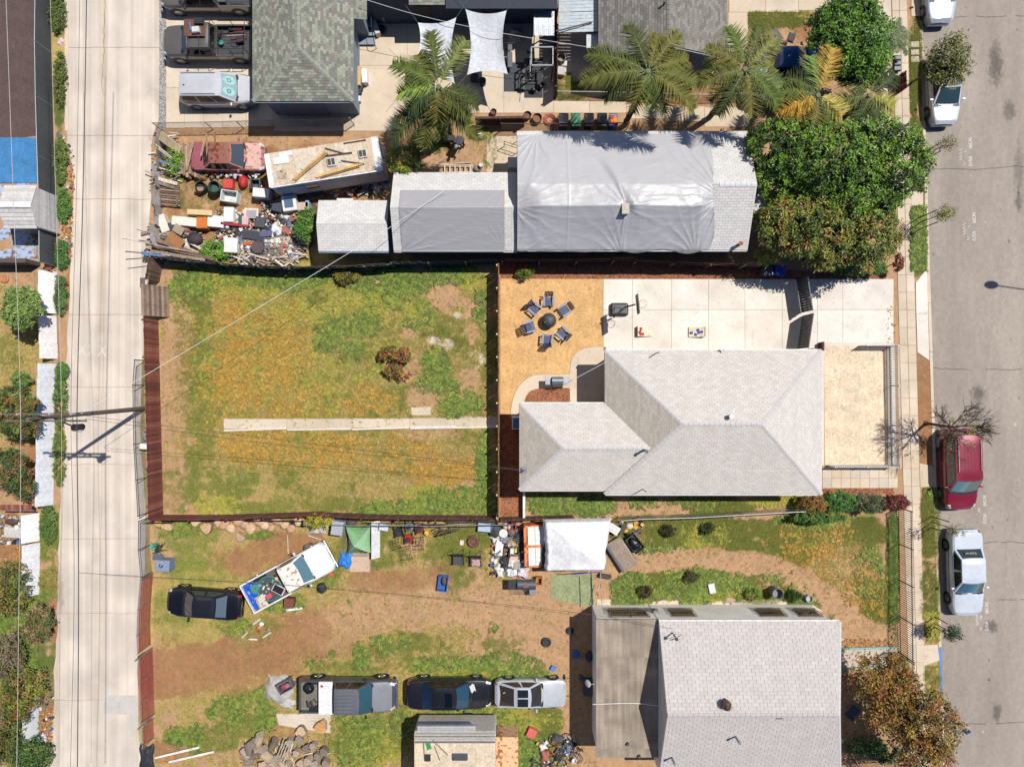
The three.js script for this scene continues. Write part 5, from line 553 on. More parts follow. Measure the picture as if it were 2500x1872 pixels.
// cars in the south lot
car('parked_car', 'black sedan with red taillights near the red alley fence', [-18.48,0,13.2], head(-1,-0.075), { cat: 'sedan', L: 4.55, W: 1.76, color: '#17181d', belt: 0.92, H: 1.4, nose: 0.26, tail: 0.22, glass: GLASS('#3b4444'), rearGlass: GLASS('#5c6a72'), frontGlass: GLASS('#59625f'), roofM: paint('#24262c'), tailC: '#c4141c' });
{ const { c, xs } = car('parked_car', 'long dark charcoal sedan with a sunroof in the row of three', [-3.75,0,18.62],0.0, { cat: 'sedan', L: 5.1, W: 1.82, color: '#26262b', belt: 0.92, deck: 0.97, H: 1.42, glass: GLASS('#12161a'), frontGlass: GLASS('#2c4a5a'), rearGlass: GLASS('#14171c'), nose: 0.22, tail: 0.2, mat: paint('#232328', { metal: 0.3 }) }); mesh('sunroof', box(0.42,0.012,0.82, xs(0.5), 1.486,0.05), GLASS('#0d1114'), c); solo('white_rag', 'crumpled white rag lying on the dark sedan hood', 'rag', grid(10,10, (u, v) => [(u - 0.5) * 0.3,0.03 * fbm(u * 5, v * 5,3), (v - 0.5) * 0.42 + 0.05 * Math.sin(u * 7)]), mat('#dcdad6', 0.9), [-2.35,1.0,18.15],0.3); }
{ const { c, xs } = car('parked_car', 'silver hatchback with glass roof panels beside the flat roofed house', [1.12,0,18.62],0.0, { cat: 'hatchback', L: 4.3, W: 1.68, color: '#c9ced4', belt: 0.86, deck: 0.9, hood: 0.8, H: 1.28, r0: 0.02, r1: 0.3, f1: 0.48, f0: 0.64, cr: 0.05, cf: 0.6, trunk: false, glass: GLASS('#2c2622'), rearGlass: GLASS('#3b332c'), frontGlass: GLASS('#3a3630'), bowR: 0.02, tail: 0.1, nose: 0.12 }); for (const s of [-1,1]) mesh('roof_glass', box(0.62,0.012,0.46, xs(0.39), 1.342, s * 0.27), GLASS('#22272a'), c); mesh('t_bar', box(0.66,0.016,0.05, xs(0.39), 1.345,0), paint('#c9ced4'), c); mesh('yellow_item', [rbox(0.14,0.04,0.06,0.01, xs(0.13), 1.14,-0.25,0.4)], mat('#e0b020', 0.6), c); }
{ const { c, xs, front } = car('parked_car', 'silver suv with oval marked sunshades behind the windshield', [-17.66,0,-17.6],0, { cat: 'suv', L: 4.45, W: 1.84, color: '#d3d4da', belt: 1.0, deck: 1.04, hood: 1.02, H: 1.62, r0: 0.01, r1: 0.08, f1: 0.6, f0: 0.77, cr: 0.04, cf: 0.72, trunk: false, tumble: 0.22, nose: 0.3, glass: GLASS('#202426'), frontGlass: mat('#dff2f0', 0.03, { transmission: 1, thickness: 0, t: null, k: 1 }), splits: [[0.06,0.34],[0.38,0.66],[0.7,0.93]], r: 0.35 });
  for (const s of [-1,1]) { mesh('sunshade', grid(10,8, (u, v) => { const a = u * 6.283, q = v, p = front(s * 0.42 + Math.cos(a) * 0.34 * q, clamp(0.5 + Math.sin(a) * 0.36 * q, 0.06,0.94)); return [p[0] + 0.006, p[1] + 0.004, p[2]]; }), mat('#e6eeee', 0.5), c); mesh('oval_mark', grid(12,2, (u, v) => { const a = u * 6.283, q = 0.55 + 0.45 * v, p = front(s * 0.42 + Math.cos(a) * 0.18 * q, 0.5 + Math.sin(a) * 0.13 * q); return [p[0] + 0.008, p[1] + 0.006, p[2]]; }), mat('#7d98a8', 0.5), c); mesh('roof_rail', rod(V(xs(0.1), 1.7, s * 0.62), V(xs(0.55), 1.69, s * 0.62), 0.016), mat('#8f8f98', 0.4, { metal: 0.5 }), c); } mesh('antenna', sph(0.04, xs(0.14), 1.7,0.1,1.6,1,0.7,8), BLACK, c); }
// wrecked car in the junk yard
{ const rustRed = mat('#a8716a', 0.75, { t: 'rust' }), { c } = car('abandoned_car', 'faded rusty red car buried under boards in the junk yard', [-17.05,0,-13.62],0.0, { L: 4.4, W: 1.74, mat: rustRed, belt: 0.88, deck: 0.92, hood: 0.84, H: 1.34, nose: 0.1, tail: 0.08, roofM: mat('#8e5c4c', 0.85, { t: 'rust' }), hoodM: mat('#cda59c', 0.65, { t: 'rust' }), trunkM: mat('#a0525c', 0.65), glass: GLASS('#1a1d20'), frontGlass: GLASS('#4a5058') });
  const r = rnd(301); [[440,345,455,415,1.6, '#d8b7a4'],[503,325,507,414,1.75, '#d2a77c'],[523,323,528,412,1.7, '#b4845c'],[498,346,490,380,1.5, '#c9b295']].forEach(([a, b, d, e, h, k], i) => solo('plank', ['pale pink plank leaning on the rusty car trunk', 'long tan plank across the rusty car roof', 'brown plank across the rusty car roof', 'short buff plank on the rusty car roof edge'][i], 'plank', [bar(P(a + 30 * (i === 0), b, h), P(d, e, i === 3 ? 1.45 : 0.75), 0.03,0.13)], mat(k, 0.9, { t: 'wood' }))); }
// pickups
function pickup(label, pos, heading, o) {
  const { L, W, color, H = 1.72, belt = 1.12, hood = 1.08, bed = 0.38 } = o, c = thing('pickup_truck', label, 'pickup', pos, heading), pm = o.mat || paint(color), xs = (s) => (s - 0.5) * L, fn = bodyFn({ L, W, nose: o.nose ?? 0.14, tail: 0.04, crown: 0.045, y0: 0.36, top: [[0, belt - 0.06],[bed, belt - 0.02],[0.74, belt],[0.96, hood - 0.06],[1, hood - 0.24]] });
  mesh('body', [grid(32,36, (u, v) => fn(lerp(bed, 1, u), v * 2 - 1)), grid(1,24, (u, v) => { const p = fn(1, v * 2 - 1); return u ? p : [p[0] - 0.04,0.6,0]; }), grid(1,24, (u, v) => { const p = fn(bed, v * 2 - 1); return u ? p : [p[0],0.6,0]; })], pm, c);
  mesh('hood', patchOn(fn, 0.765,0.965,-0.37,0.37,0.012,10,10), o.hoodM || pm, c);
  const x0 = xs(0), x1 = xs(bed) - 0.02, bh = belt - 0.06, fl = o.floor ?? 0.72; for (const s of [-1,1]) { mesh('bed_side', [box(x1 - x0, bh - 0.38,0.07, (x0 + x1) / 2, (bh + 0.38) / 2, s * (W / 2 - 0.04)), rbox(x1 - x0,0.05,0.1,0.02, (x0 + x1) / 2, bh, s * (W / 2 - 0.05))], pm, c); mesh('taillight', box(0.06,0.26,0.1, x0 + 0.0,0.85, s * (W / 2 - 0.05)), mat('#a81820', 0.25), c); mesh('headlight', patchOn(fn, 0.95,0.99, s * 0.3, s * 0.5,0.012,3,4), mat('#dfe3e6', 0.15, { clearcoat: 1 }), c); mesh('wheel_well', box(0.8,0.2,0.22, (x0 + x1) / 2 - 0.05, fl + 0.1, s * (W / 2 - 0.18)), BLACK, c); }
  mesh('tailgate', rbox(0.06, bh - 0.42, W - 0.18,0.02, x0 + 0.03, (bh + 0.42) / 2,0), pm, c); mesh('bed_front', box(0.05, bh - 0.4, W - 0.16, x1 - 0.03, (bh + 0.4) / 2,0), pm, c);
  const bf = mesh('bed_floor', box(x1 - x0 - 0.08,0.05, W - 0.14, (x0 + x1) / 2, fl, 0), o.floorM || mat('#3b3d40', 0.7), c); for (let k = 0; k < 7; k++) mesh('bed_rib', box(x1 - x0 - 0.1,0.012,0.06, (x0 + x1) / 2, fl + 0.032,-0.6 + k * 0.2), o.floorM || mat('#4a4c50', 0.7), bf);
  cabin(c, { xr0: xs(bed) + 0.02, xr1: xs(bed) + 0.14, xf1: xs(o.f1 ?? 0.64), xf0: xs(0.755), hb: belt - 0.02, ht: H, wb: W / 2 - 0.08, wt: W / 2 - 0.22, roofM: o.roofM || pm, glass: o.glass || GLASS('#15181b'), frontGlass: o.frontGlass, sideSplits: o.splits || [[0.05,0.44],[0.5,0.9]], bowR: 0.02 }, o.cabM || pm);
  wheels(c, L, W, 0.38, xs(0.84), xs(0.17)); mirrors(c, xs(0.7), belt + 0.12, W / 2 + 0.02, o.mirM || BLACK);
  mesh('bumper', [rbox(0.12,0.2, W - 0.06,0.05, xs(1) + 0.02,0.56,0), rbox(0.12,0.18, W - 0.06,0.05, xs(0) - 0.06,0.56,0)], o.bumperM || CHROME, c);
  return { c, xs, bh, fl, bedX: (x0 + x1) / 2, bedL: x1 - x0, W, H }; }
const greyPaint = paint('#77736f', { metal: 0.4 });
{ const t = pickup('grey crew cab pickup at the top edge of the parking pad', [-18.3,0,-23.35], Math.PI, { L: 5.5, W: 1.9, mat: greyPaint, bed: 0.36 }); mesh('bed_liner_box', [rbox(0.5,0.3,1.4,0.04, t.xs(0.32), 1.0,0)], mat('#55575a', 0.6), t.c); }
{ const t = pickup('grey crew cab pickup with loaded black ladder rack', [-18.2,0,-20.42], Math.PI, { L: 5.35, W: 1.9, mat: paint('#6f6c6a', { metal: 0.4 }), bed: 0.4 }); const rk = mat('#3a2a28', 0.7), rp = [];
  for (const s of [-1,1]) { mesh('rack_rail', rod(V(t.xs(0.02), 1.85, s * 0.88), V(t.xs(0.66), 1.85, s * 0.88), 0.025), rk, t.c); for (const q of [0.02,0.2,0.4,0.64]) mesh('rack_post', rod(V(t.xs(q), q > 0.5 ? 1.7 : 1.05, s * 0.88), V(t.xs(q), 1.85, s * 0.88), 0.02), rk, t.c); } for (const q of [0.02,0.4,0.52,0.64]) mesh('rack_bar', rod(V(t.xs(q), 1.87,-0.88), V(t.xs(q), 1.87,0.88), 0.022), rk, t.c);
  // load on the rack, each a thing of its own
  const at = (q, y, z) => t.c.localToWorld(V(t.xs(q), y, z)); t.c.updateMatrixWorld(); const r = rnd(312);
  solo('rack_board', 'brown board on the truck roof rack', 'board', [rbox(1.2,0.04,1.0,0.01)], mat('#6b4a3c', 0.9, { t: 'wood' }), at(0.56,1.92,0.3), 0); solo('milk_crate', 'black crate with white top on the truck rack', 'crate', [box(0.42,0.2,0.34), box(0.36,0.03,0.28,0,0.12,0)], mat('#d9d7d2', 0.8), at(0.53,2.05,0.1), 0.1); solo('storage_crate', 'dark wire crate on the truck rack edge', 'crate', [box(0.5,0.16,0.34), ...[0,1,2,3].map((k) => box(0.5,0.02,0.02,0,0.1,-0.15 + k * 0.1))], mat('#35363c', 0.7), at(0.5,2.03,0.62), 0);
  solo('blue_strap', 'blue folded strap on the truck rack', 'strap', [rbox(0.08,0.05,0.5,0.02)], mat('#4f7fb8', 0.8), at(0.6,1.98,0.35), 0.1);
  { const b = thing('lawn_mower', 'red framed mower lying in the truck bed', 'mower', at(0.14,0.82,0.1), 0.1); mesh('frame', [tube([[-0.5,0.2,-0.2],[-0.3,0.45,-0.25],[0.35,0.45,-0.25],[0.5,0.2,-0.15]],0.03), tube([[-0.5,0.2,0.1],[-0.2,0.4,0.2],[0.4,0.35,0.1]],0.02)], mat('#b52f2c', 0.5), b); mesh('deck', rbox(0.5,0.15,0.4,0.06,0.05,0.12,0), mat('#2a2a2c', 0.6), b); mesh('pipe', rod(V(-0.6,0.5,-0.1), V(0.5,0.5,-0.05), 0.02), mat('#c5c4c2', 0.5), b); }
  solo('green_bucket', 'small teal bucket in the truck bed', 'bucket', [cyl(0.13,0.11,0.24,0,0.12,0,14), tor(0.13,0.012,0,0.24,0)], mat('#2f9a82', 0.6), at(0.34,0.76,-0.1), 0); solo('tool_tangle', 'dark tangle of tools behind the truck cab', 'tools', [...Array(14)].map((_, k) => rod(V(rr(-0.4,0.3, r), rr(0,0.5, r), rr(-0.4,0.4, r)), V(rr(-0.3,0.4, r), rr(0.1,0.9, r), rr(-0.4,0.4, r)), 0.018)), mat('#3c2f2c', 0.7), at(0.37,0.76,0.35), 0); }
{ const t = pickup('grey pickup with white bed toolbox at the end of the row', [-9.83,0,18.66],0, { L: 5.75, W: 1.95, color: '#63656a', bed: 0.37, roofM: paint('#7b7d82', { metal: 0.35 }), hoodM: paint('#a9aab0', { metal: 0.35 }), frontGlass: GLASS('#2f555c'), glass: GLASS('#0f1214'), mat: paint('#5b5d62', { metal: 0.3 }), floorM: mat('#7a7668', 0.8) });
  for (let k = 0; k < 6; k++) mesh('roof_rib', box(1.1,0.014,0.03, t.xs(0.5), 1.79,-0.52 + k * 0.21), paint('#8d8f94'), t.c); const at = (q, y, z) => V(-9.83 + t.xs(q), y, 18.66 + z);
  { const b = thing('toolbox', 'wide white toolbox across the grey pickup bed', 'toolbox', at(0.285,0.78,0)); mesh('chest', rbox(0.78,0.4,1.9,0.03,0,0.2,0), mat('#eceae6', 0.5), b); mesh('lid', rbox(0.82,0.04,1.94,0.015,0,0.42,0), mat('#f2f0ec', 0.45), b); mesh('sticker', [box(0.16,0.006,0.16,-0.22,0.443,-0.72,0.6), box(0.1,0.008,0.03,-0.22,0.444,-0.72,0.6)], mat('#c0533c', 0.6), b); }
  solo('black_bag', 'glossy black rubbish bag in the grey pickup bed', 'rubbish bag', grid(24,16, (u, v) => { const a = u * 6.283, b = v * Math.PI, q = 0.3 * (0.8 + 0.5 * fbm(u * 7 + 3, v * 6,3,7)); return [Math.cos(a) * Math.sin(b) * q, 0.24 + Math.cos(b) * q * 0.8, Math.sin(a) * Math.sin(b) * q]; }), mat('#1a1b1e', 0.3), at(0.1,0.74,-0.5), 0); { const r = rnd(44); solo('shoe_tangle', 'pile of black and pink scrap parts in the grey pickup bed', 'scrap', [...Array(9)].map(() => rbox(0.3,0.08,0.1,0.03, rr(-0.25,0.25, r), rr(0.04,0.24, r), rr(-0.2,0.2, r), rr(0,3, r), rr(-0.4,0.4, r))), mat('#3b3438', 0.5), at(0.13,0.76,0.5), 0); } }
{ const hd = head(201,-109), t = pickup('white rusted pickup heaped with junk parked at an angle', P(703,1409,0.9).setY(0), hd, { L: 5.55, W: 1.92, mat: mat('#eeebe4', 0.45, { t: 'grain', clearcoat: 0.3 }), bed: 0.46, f1: 0.66, H: 1.68, nose: 0.06, hoodM: mat('#f3f1ec', 0.4), roofM: mat('#efe9dd', 0.5, { t: 'rust' }), frontGlass: GLASS('#5b7a80'), glass: GLASS('#5a4f45'), splits: [[0.15,0.85]], floorM: mat('#6b5a54', 0.8), mirM: mat('#d9d6d0', 0.5) });
  t.c.updateMatrixWorld(); const at = (q, y, z) => t.c.localToWorld(V(t.xs(q), y, z)), r = rnd(88);
  { const k = thing('round_table', 'round green rimmed table top full of junk in the white pickup', 'table', at(0.27,0.86,0.05), 0.3); mesh('rim', tor(0.72,0.075,0,0.12,0, Math.PI / 2,0,0,40), mat('#3f7a6c', 0.5), k); mesh('disc', cyl(0.7,0.66,0.1,0,0.08,0,36), mat('#4a4f54', 0.6), k); }
  solo('monitor', 'white framed old screen lying in the junk pickup', 'screen', [rbox(0.5,0.05,0.75,0.02), box(0.4,0.012,0.62,0,0.028,0)], mat('#d9d7d4', 0.6), at(0.36,1.1,0.35), hd + 0.6); solo('screen_glass', 'dark glass of the old screen in the junk pickup', 'screen', [box(0.4,0.02,0.62)], mat('#3a302c', 0.2), at(0.36,1.142,0.35), hd + 0.6);
  solo('red_bin', 'pink red plastic tub in the junk pickup', 'tub', [rbox(0.36,0.2,0.3,0.03,0,0.1,0), box(0.3,0.05,0.24,0,0.2,0)], mat('#d0566a', 0.6), at(0.24,1.0,0.42), 0.6); solo('blue_tarp', 'blue tarp crumpled in the tail of the junk pickup', 'tarp', grid(26,26, (u, v) => [(u - 0.5) * 0.95,0.3 * fbm(u * 6, v * 7,4) * (1 - Math.pow(2 * u - 1,4)), (v - 0.5) * 1.55]), mat('#1b5fd0', 0.45), at(0.09,0.8,0), hd); solo('green_disc', 'flat green plastic disc in the junk pickup tail', 'disc', [cyl(0.26,0.28,0.08,0,0.04,0,24), sph(0.07,0.1,0.1,0,1,0.6,1)], mat('#4c8a78', 0.6), at(0.14,1.02,-0.35), 0); solo('cloth_bundle', 'bundle of beige and brown cloth in the junk pickup', 'cloth', grid(20,20, (u, v) => [(u - 0.5) * 0.6,0.28 * fbm(u * 4 + 5, v * 5,3) * (1 - Math.pow(2 * u - 1,4)) * (1 - Math.pow(2 * v - 1,4)) + 0.02, (v - 0.5) * 0.75]), mat('#c9bfb4', 0.9, { t: 'rust' }), at(0.13,0.98,0.5), hd);
  for (let i = 0; i < 16; i++) solo('scrap_item', `loose scrap item ${['by the rim', 'under the screen', 'in the corner', 'near the cab', 'at the tailgate', 'along the wall'][i % 6]} of the junk pickup bed, ${['white', 'black', 'cream', 'grey', 'red', 'teal'][(i * 5 + (i / 6 | 0)) % 6]} coloured${i > 11 ? ' and small' : i > 5 ? ' and boxy' : ''}`, 'scrap', i > 5 ? [rbox(0.1 + r() * 0.16,0.06,0.08 + r() * 0.2,0.02,0,0.03,0)] : [cyl(0.06,0.05,0.14,0,0.07,0,9), cyl(0.03,0.03,0.05,0,0.16,0,8)], mat(['#e6e2da', '#222326', '#dcc9a8', '#8f8f8c', '#b53a34', '#5fa5a0'][(i * 5 + (i / 6 | 0)) % 6],0.6), at(rr(0.2,0.4, r), i < 3 ? 0.78 : 1.03, rr(-0.62,0.3, r)), r() * 3, 'scrap in the white pickup');
  for (let i = 0; i < 6; i++) { const p = P(711 + i * 9 + (i % 2) * 6,1353 + i * 8 + (i % 3) * 4,1.12); const o = mesh('paint_mark', [rbox(0.12 + 0.08 * (i % 2), 0.012,0.05,0.005)], mat(i < 3 ? '#6d6f9a' : '#8a8a94', 0.6), t.c); o.position.copy(t.c.worldToLocal(p)); o.position.y = 1.155; o.rotation.y = i * 0.8; } }
// motorhome in the junk yard, white roof full of boards
{ const m = thing('camper_trailer', 'old white camper trailer with boards on its dirty roof', 'camper', P(790,395,2.4).setY(0), 0.155); const L = 6.6, W = 2.05; mesh('body', [rbox(L, 1.95, W, 0.14,0,1.35,0)], mat('#dfdcd6', 0.6, { t: 'grain' }), m); const rf = mesh('roof', rbox(L - 0.1,0.08, W - 0.08,0.03,0,2.36,0), mat('#cdbfae', 0.85, { t: 'rust' }), m); for (let k = 0; k < 8; k++) mesh('roof_panel', box(L / 8 - 0.03,0.012, W - 0.2,-L / 2 + 0.45 + k * (L - 0.2) / 8,2.406,0), mat(['#d8cbb9', '#cfc0ac', '#dacfbf'][k % 3],0.85, { t: 'dirtmap' }), rf); mesh('edge_trim', [box(L - 0.1,0.06,0.06,0,2.38, W / 2 - 0.03), box(0.3,0.05, W - 0.1,-L / 2 + 0.12,2.39,0), box(0.4,0.06, W - 0.1, L / 2 - 0.2,2.4,0)], mat('#efefee', 0.6), m); for (const [x, z] of [[0.45,0.1],[2.3,-0.1]]) { const v = mesh('roof_hatch', rbox(0.5,0.14,0.5,0.03, x, 2.46, z), mat('#d5d0c8', 0.6), m); for (const s of [-1,1]) mesh('vent_slot', box(0.18,0.02,0.36, x + s * 0.11,2.535, z), mat('#4e4740', 0.8), v); } for (const s of [-1,1]) { mesh('window', box(1.0,0.6,0.04,-1.2,1.6, s * (W / 2 + 0.005)), GLASS('#2a3440'), m); const w = sharedMesh('wheel', boxUV(cyl(0.33,0.33,0.2,0,0,0,18,0, Math.PI / 2)), RUBBER, m); w.position.set(0.3,0.33, s * (W / 2 - 0.12)); } mesh('blue_patch', box(1.6,1.1,0.03,-2.2,1.55, W / 2 + 0.02), mat('#a9bccd', 0.6), m); mesh('round_vent', [cyl(0.12,0.12,0.06,-1.25,2.43,0.15,14), cyl(0.1,0.1,0.07,0.95,2.43,0.1,14)], mat('#c9d2cc', 0.6), m); mesh('skylight', rbox(0.8,0.06,0.3,0.05,-2.1,2.42,-0.8), mat('#e9e7e2', 0.5), m); mesh('stain_hatch', rbox(0.55,0.05,0.5,0.02,-2.5,2.42,0.35), mat('#b5a696', 0.9, { t: 'rust' }), m);
  m.updateMatrixWorld(); const rb = (l, x0, z0, x1, z1, w, c, y = 2.46) => solo('roof_board', l, 'board', [bar(m.localToWorld(V(x0, y, z0)), m.localToWorld(V(x1, y, z1)), 0.05, w)], mat(c, 0.85, { t: 'wood' }));
  rb('long tan board lying diagonally on the camper roof', -1.9,0.75,0.2,-0.55,0.14, '#d9b777'); rb('second tan board beside the long diagonal one on the camper', -1.75,0.82,0.35,-0.45,0.1, '#c9a468', 2.52); rb('wide yellow board near the camper hatch', -0.6,0.8,2.2,0.45,0.16, '#d8b878'); rb('thin brown board under the wide yellow board on the camper', -0.3,0.9,2.0,0.62,0.07, '#8f7350'); rb('dark rail pointing to the camper front hatch', 1.0,0.1,2.3,0.5,0.07, '#5e5046'); rb('black scorched board behind the camper hatch', 0.1,-0.3,1.7,-0.25,0.08, '#4c4038'); rb('short charred stick near the camper skylight', 0.2,-0.75,1.2,-0.3,0.06, '#5b4e44'); rb('dark stick at the far edge of the camper roof', 1.3,-0.85,2.6,-0.85,0.06, '#51463e'); solo('plastic_scrap', 'torn white plastic on the camper roof', 'plastic', grid(12,8, (u, v) => [(u - 0.5) * 0.9,0.06 * fbm(u * 5, v * 5,3), (v - 0.5) * 0.4]), mat('#f2f0ec', 0.7), m.localToWorld(V(-2.4,2.43,-0.45)), 0.15); }
// beige trailer and peeling box at the bottom
{ const m = thing('travel_trailer', 'beige travel trailer with solar racks at the bottom edge', 'trailer', [X(1110,2.6), 0,21.46]); const L = X(1210,2.6) - X(1010,2.6); mesh('body', rbox(L, 2.1,3.0,0.1,0,1.5,0), mat('#d8cdbd', 0.6), m); mesh('roof', rbox(L - 0.04,0.06,2.98,0.03,0,2.57,0), mat('#d9ccb6', 0.75, { t: 'dirtmap' }), m); for (let k = 0; k < 4; k++) mesh('roof_rail', box(L - 0.1,0.05,0.1,0.02,2.62,-1.42 + k * 0.16), mat(['#b9babb', '#9fa1a3', '#c9c9c8', '#8b8d90'][k],0.4, { metal: 0.4 }), m); mesh('awning_box', rbox(L * 0.72,0.3,0.3,0.06,-0.5,2.35,-1.62), mat('#c4c5c5', 0.4, { metal: 0.3 }), m); mesh('roof_vent', rbox(0.9,0.12,0.4,0.06,0.3,2.65,-0.1), mat('#4a4c52', 0.6), m); mesh('hatch', rbox(0.34,0.06,0.4,0.02,-1.55,2.64,-0.05), mat('#2e2e30', 0.6), m); for (const s of [-1,1]) { const w = sharedMesh('wheel', boxUV(cyl(0.34,0.34,0.22,0,0,0,18,0, Math.PI / 2)), RUBBER, m); w.position.set(0.6,0.34, s * 1.3); } for (let k = 0; k < 3; k++) mesh('panel_seam', box(0.012,0.008,2.2,-1.6 + k * 1.5,2.603,0.3), mat('#b8aa94', 0.8), m);
  m.updateMatrixWorld(); solo('green_mat', 'small bright green mat on the beige trailer roof', 'mat', [rbox(0.26,0.03,0.4,0.01)], mat('#2f9a4a', 0.6), m.localToWorld(V(-1.5,2.62,-0.72)), 0.3); for (const [a, b, c, d, l] of [[-1.25,-1.05,-0.4,-0.2, 'long thin stick on the beige trailer roof'],[-1.15,-0.7,-0.85,0.1, 'short thin stick on the beige trailer roof'],[-1.78,-0.9,-1.72,0.1, 'rod beside the green panel on the trailer roof']]) solo('roof_stick', l, 'stick', [bar(m.localToWorld(V(a, 2.63, b)), m.localToWorld(V(c, 2.63, d)), 0.04)], mat('#6e6254', 0.8)); }
solo('peeling_box', 'weathered cream plywood box with peeling top beside the trailer', 'box', [rbox(1.25,1.5,2.6,0.06,0,0.77,0), rbox(1.3,0.06,2.64,0.02,0,1.55,0)], mat('#dcb489', 0.8, { t: 'rust' }), [X(1238,1.5), 0,22.1]);
// dark glossy car and blue car half hidden under the palms
car('hidden_car', 'glossy black brown car half hidden under palm fronds', [15.9,0,-17.6], Math.PI + 0.05, { L: 3.9, W: 1.7, color: '#241512', belt: 0.95, H: 1.4, nose: 0.5, tail: 0.3, glass: GLASS('#1a1f28'), frontGlass: GLASS('#5a6a86') });
car('hidden_car', 'bright blue car half hidden beside the round tree', [16.6,0,-19.3],0.02, { L: 4.2, W: 1.72, color: '#0c4f8f', belt: 0.95, H: 1.42, glass: GLASS('#0b0d10') });
// ---------- trees, palms, shrubs, grass ----------
const leafMat = mat('#ffffff', 0.5, { t: null, k: 1, vertexColors: true }), dullLeaf = mat('#ffffff', 0.75, { t: null, k: 1, vertexColors: true });
const barkM = mat('#6f5a48', 0.95, { t: 'wood' }), barkPale = mat('#a39788', 0.95, { t: 'wood' });
const LC = (a) => a.map((c) => S(c, 0.62));
// leaves gathered in clumps over lobes; lobes: [x, y, z, rx, ry, rz]
function leafMass({ lobes, clumps, per, leaf, spread, cols, seed, up = 0.6, bare = 0, wide = 0.45, shell = 0.55 }) {
  const r = rnd(seed), n = clumps * per, pos = new Float32Array(n * 18), col = new Float32Array(n * 18); let q = 0; const vol = lobes.map((l) => l[3] * l[4] + l[3] * l[5]), tot = vol.reduce((a, b) => a + b, 0);
  for (let i = 0; i < clumps; i++) { let t = r() * tot, li = 0; while ((t -= vol[li]) > 0 && li < lobes.length - 1) li++; const [cx, cy, cz, rx, ry, rz] = lobes[li];
    const a = r() * 6.283, w = r() * 2 - 0.8 > 0 ? r() : r() * 1.5 - 0.5, s = Math.sqrt(Math.max(0,1 - Math.min(1, w * w))), k = lerp(shell, 1, Math.sqrt(r())) * (0.82 + 0.36 * fbm(Math.cos(a) * s * 2 + 9 + li, Math.sin(a) * s * 2 + w * 2 + 5,2)), ux = Math.cos(a) * s, uz = Math.sin(a) * s; const px = cx + ux * rx * k, py = cy + w * ry * k, pz = cz + uz * rz * k, cb = cols[Math.floor(r() * cols.length)], tone = 0.8 + 0.4 * r();
    for (let j = 0; j < per; j++) { const x = px + (r() + r() - 1) * spread, y = py + (r() + r() - 1) * spread * 0.7, z = pz + (r() + r() - 1) * spread; let nx = ux * 0.5 + (r() - 0.5) * 1.5, ny = up + (r() - 0.3), nz = uz * 0.5 + (r() - 0.5) * 1.5; const nl = Math.hypot(nx, ny, nz); nx /= nl; ny /= nl; nz /= nl;
      let tx = r() - 0.5, ty = r() - 0.5, tz = r() - 0.5; const d = tx * nx + ty * ny + tz * nz; tx -= nx * d; ty -= ny * d; tz -= nz * d; const tl = Math.hypot(tx, ty, tz) || 1; tx /= tl; ty /= tl; tz /= tl; const bx = ny * tz - nz * ty, by = nz * tx - nx * tz, bz = nx * ty - ny * tx, L = leaf * (0.7 + 0.6 * r()), W = L * wide;
      const A = [x - tx * L / 2, y - ty * L / 2, z - tz * L / 2], B = [x + bx * W / 2 + nx * L * .06, y + by * W / 2 + ny * L * .06, z + bz * W / 2 + nz * L * .06], C = [x + tx * L / 2, y + ty * L / 2 - L * 0.1, z + tz * L / 2], D = [x - bx * W / 2 + nx * L * .06, y - by * W / 2 + ny * L * .06, z - bz * W / 2 + nz * L * .06]; pos.set([...A, ...B, ...C, ...A, ...C, ...D], q); const v = tone * (0.85 + 0.3 * r()); for (let m = 0; m < 6; m++) col.set([cb.r * v, cb.g * v, cb.b * v], q + m * 3); q += 18; } }
  return soup(pos, col); }
function limbs(base, lobes, r0, seed, m, parent, n = 5) { const r = rnd(seed), g = [], c = lobes[0]; const fork = V(lerp(base.x, c[0],0.35), c[1] * 0.45, lerp(base.z, c[2],0.35)); g.push(tube([base.clone(), base.clone().lerp(fork, 0.5).add(V((r() - 0.5) * 0.1,0, (r() - 0.5) * 0.1)), fork], r0,8,8)); lobes.forEach((l) => { for (let k = 0; k < n; k++) { const e = V(l[0] + (r() - 0.5) * l[3] * 1.3, l[1] + (r() - 0.2) * l[4] * 0.7, l[2] + (r() - 0.5) * l[5] * 1.3), md = fork.clone().lerp(e, 0.5).add(V(0,0.25,0)); g.push(rod(fork, md, r0 * 0.6, r0 * 0.4), rod(md, e, r0 * 0.4, r0 * 0.12)); } }); mesh('trunk', g, m, parent); }
function tree(name, label, base, lobes, o) { const t = thing(name, label, o.cat || 'tree', base); const L = lobes.map(([x, y, z, a, b, c]) => [x - base.x, y, z - base.z, a, b, c]); limbs(V(0,0,0), L, o.trunk || 0.14, o.seed, o.bark || barkM, t, o.limbs || 5); mesh('crown', leafMass({ lobes: L, ...o }), o.m || leafMat, t); return t; }
const lobe = (px, py, h, rpx, ry, rpz = rpx) => { const p = P(px, py, h), k = (1 - h / CAMH) / 40; return [p.x, h, p.z, rpx * k, ry, rpz * k]; };
tree('ficus_tree', 'dense round bright green tree near the top sidewalk', P(2040,160), [lobe(2070,100,3.6,96,2.0,100), lobe(2050,60,3.6,70,1.8,58), lobe(2100,150,3.4,62,1.7,55)], { clumps: 900, per: 26, leaf: 0.17, spread: 0.3, cols: LC(['#66921e', '#557f16', '#78a428', '#3f6410']), seed: 101, trunk: 0.2 });
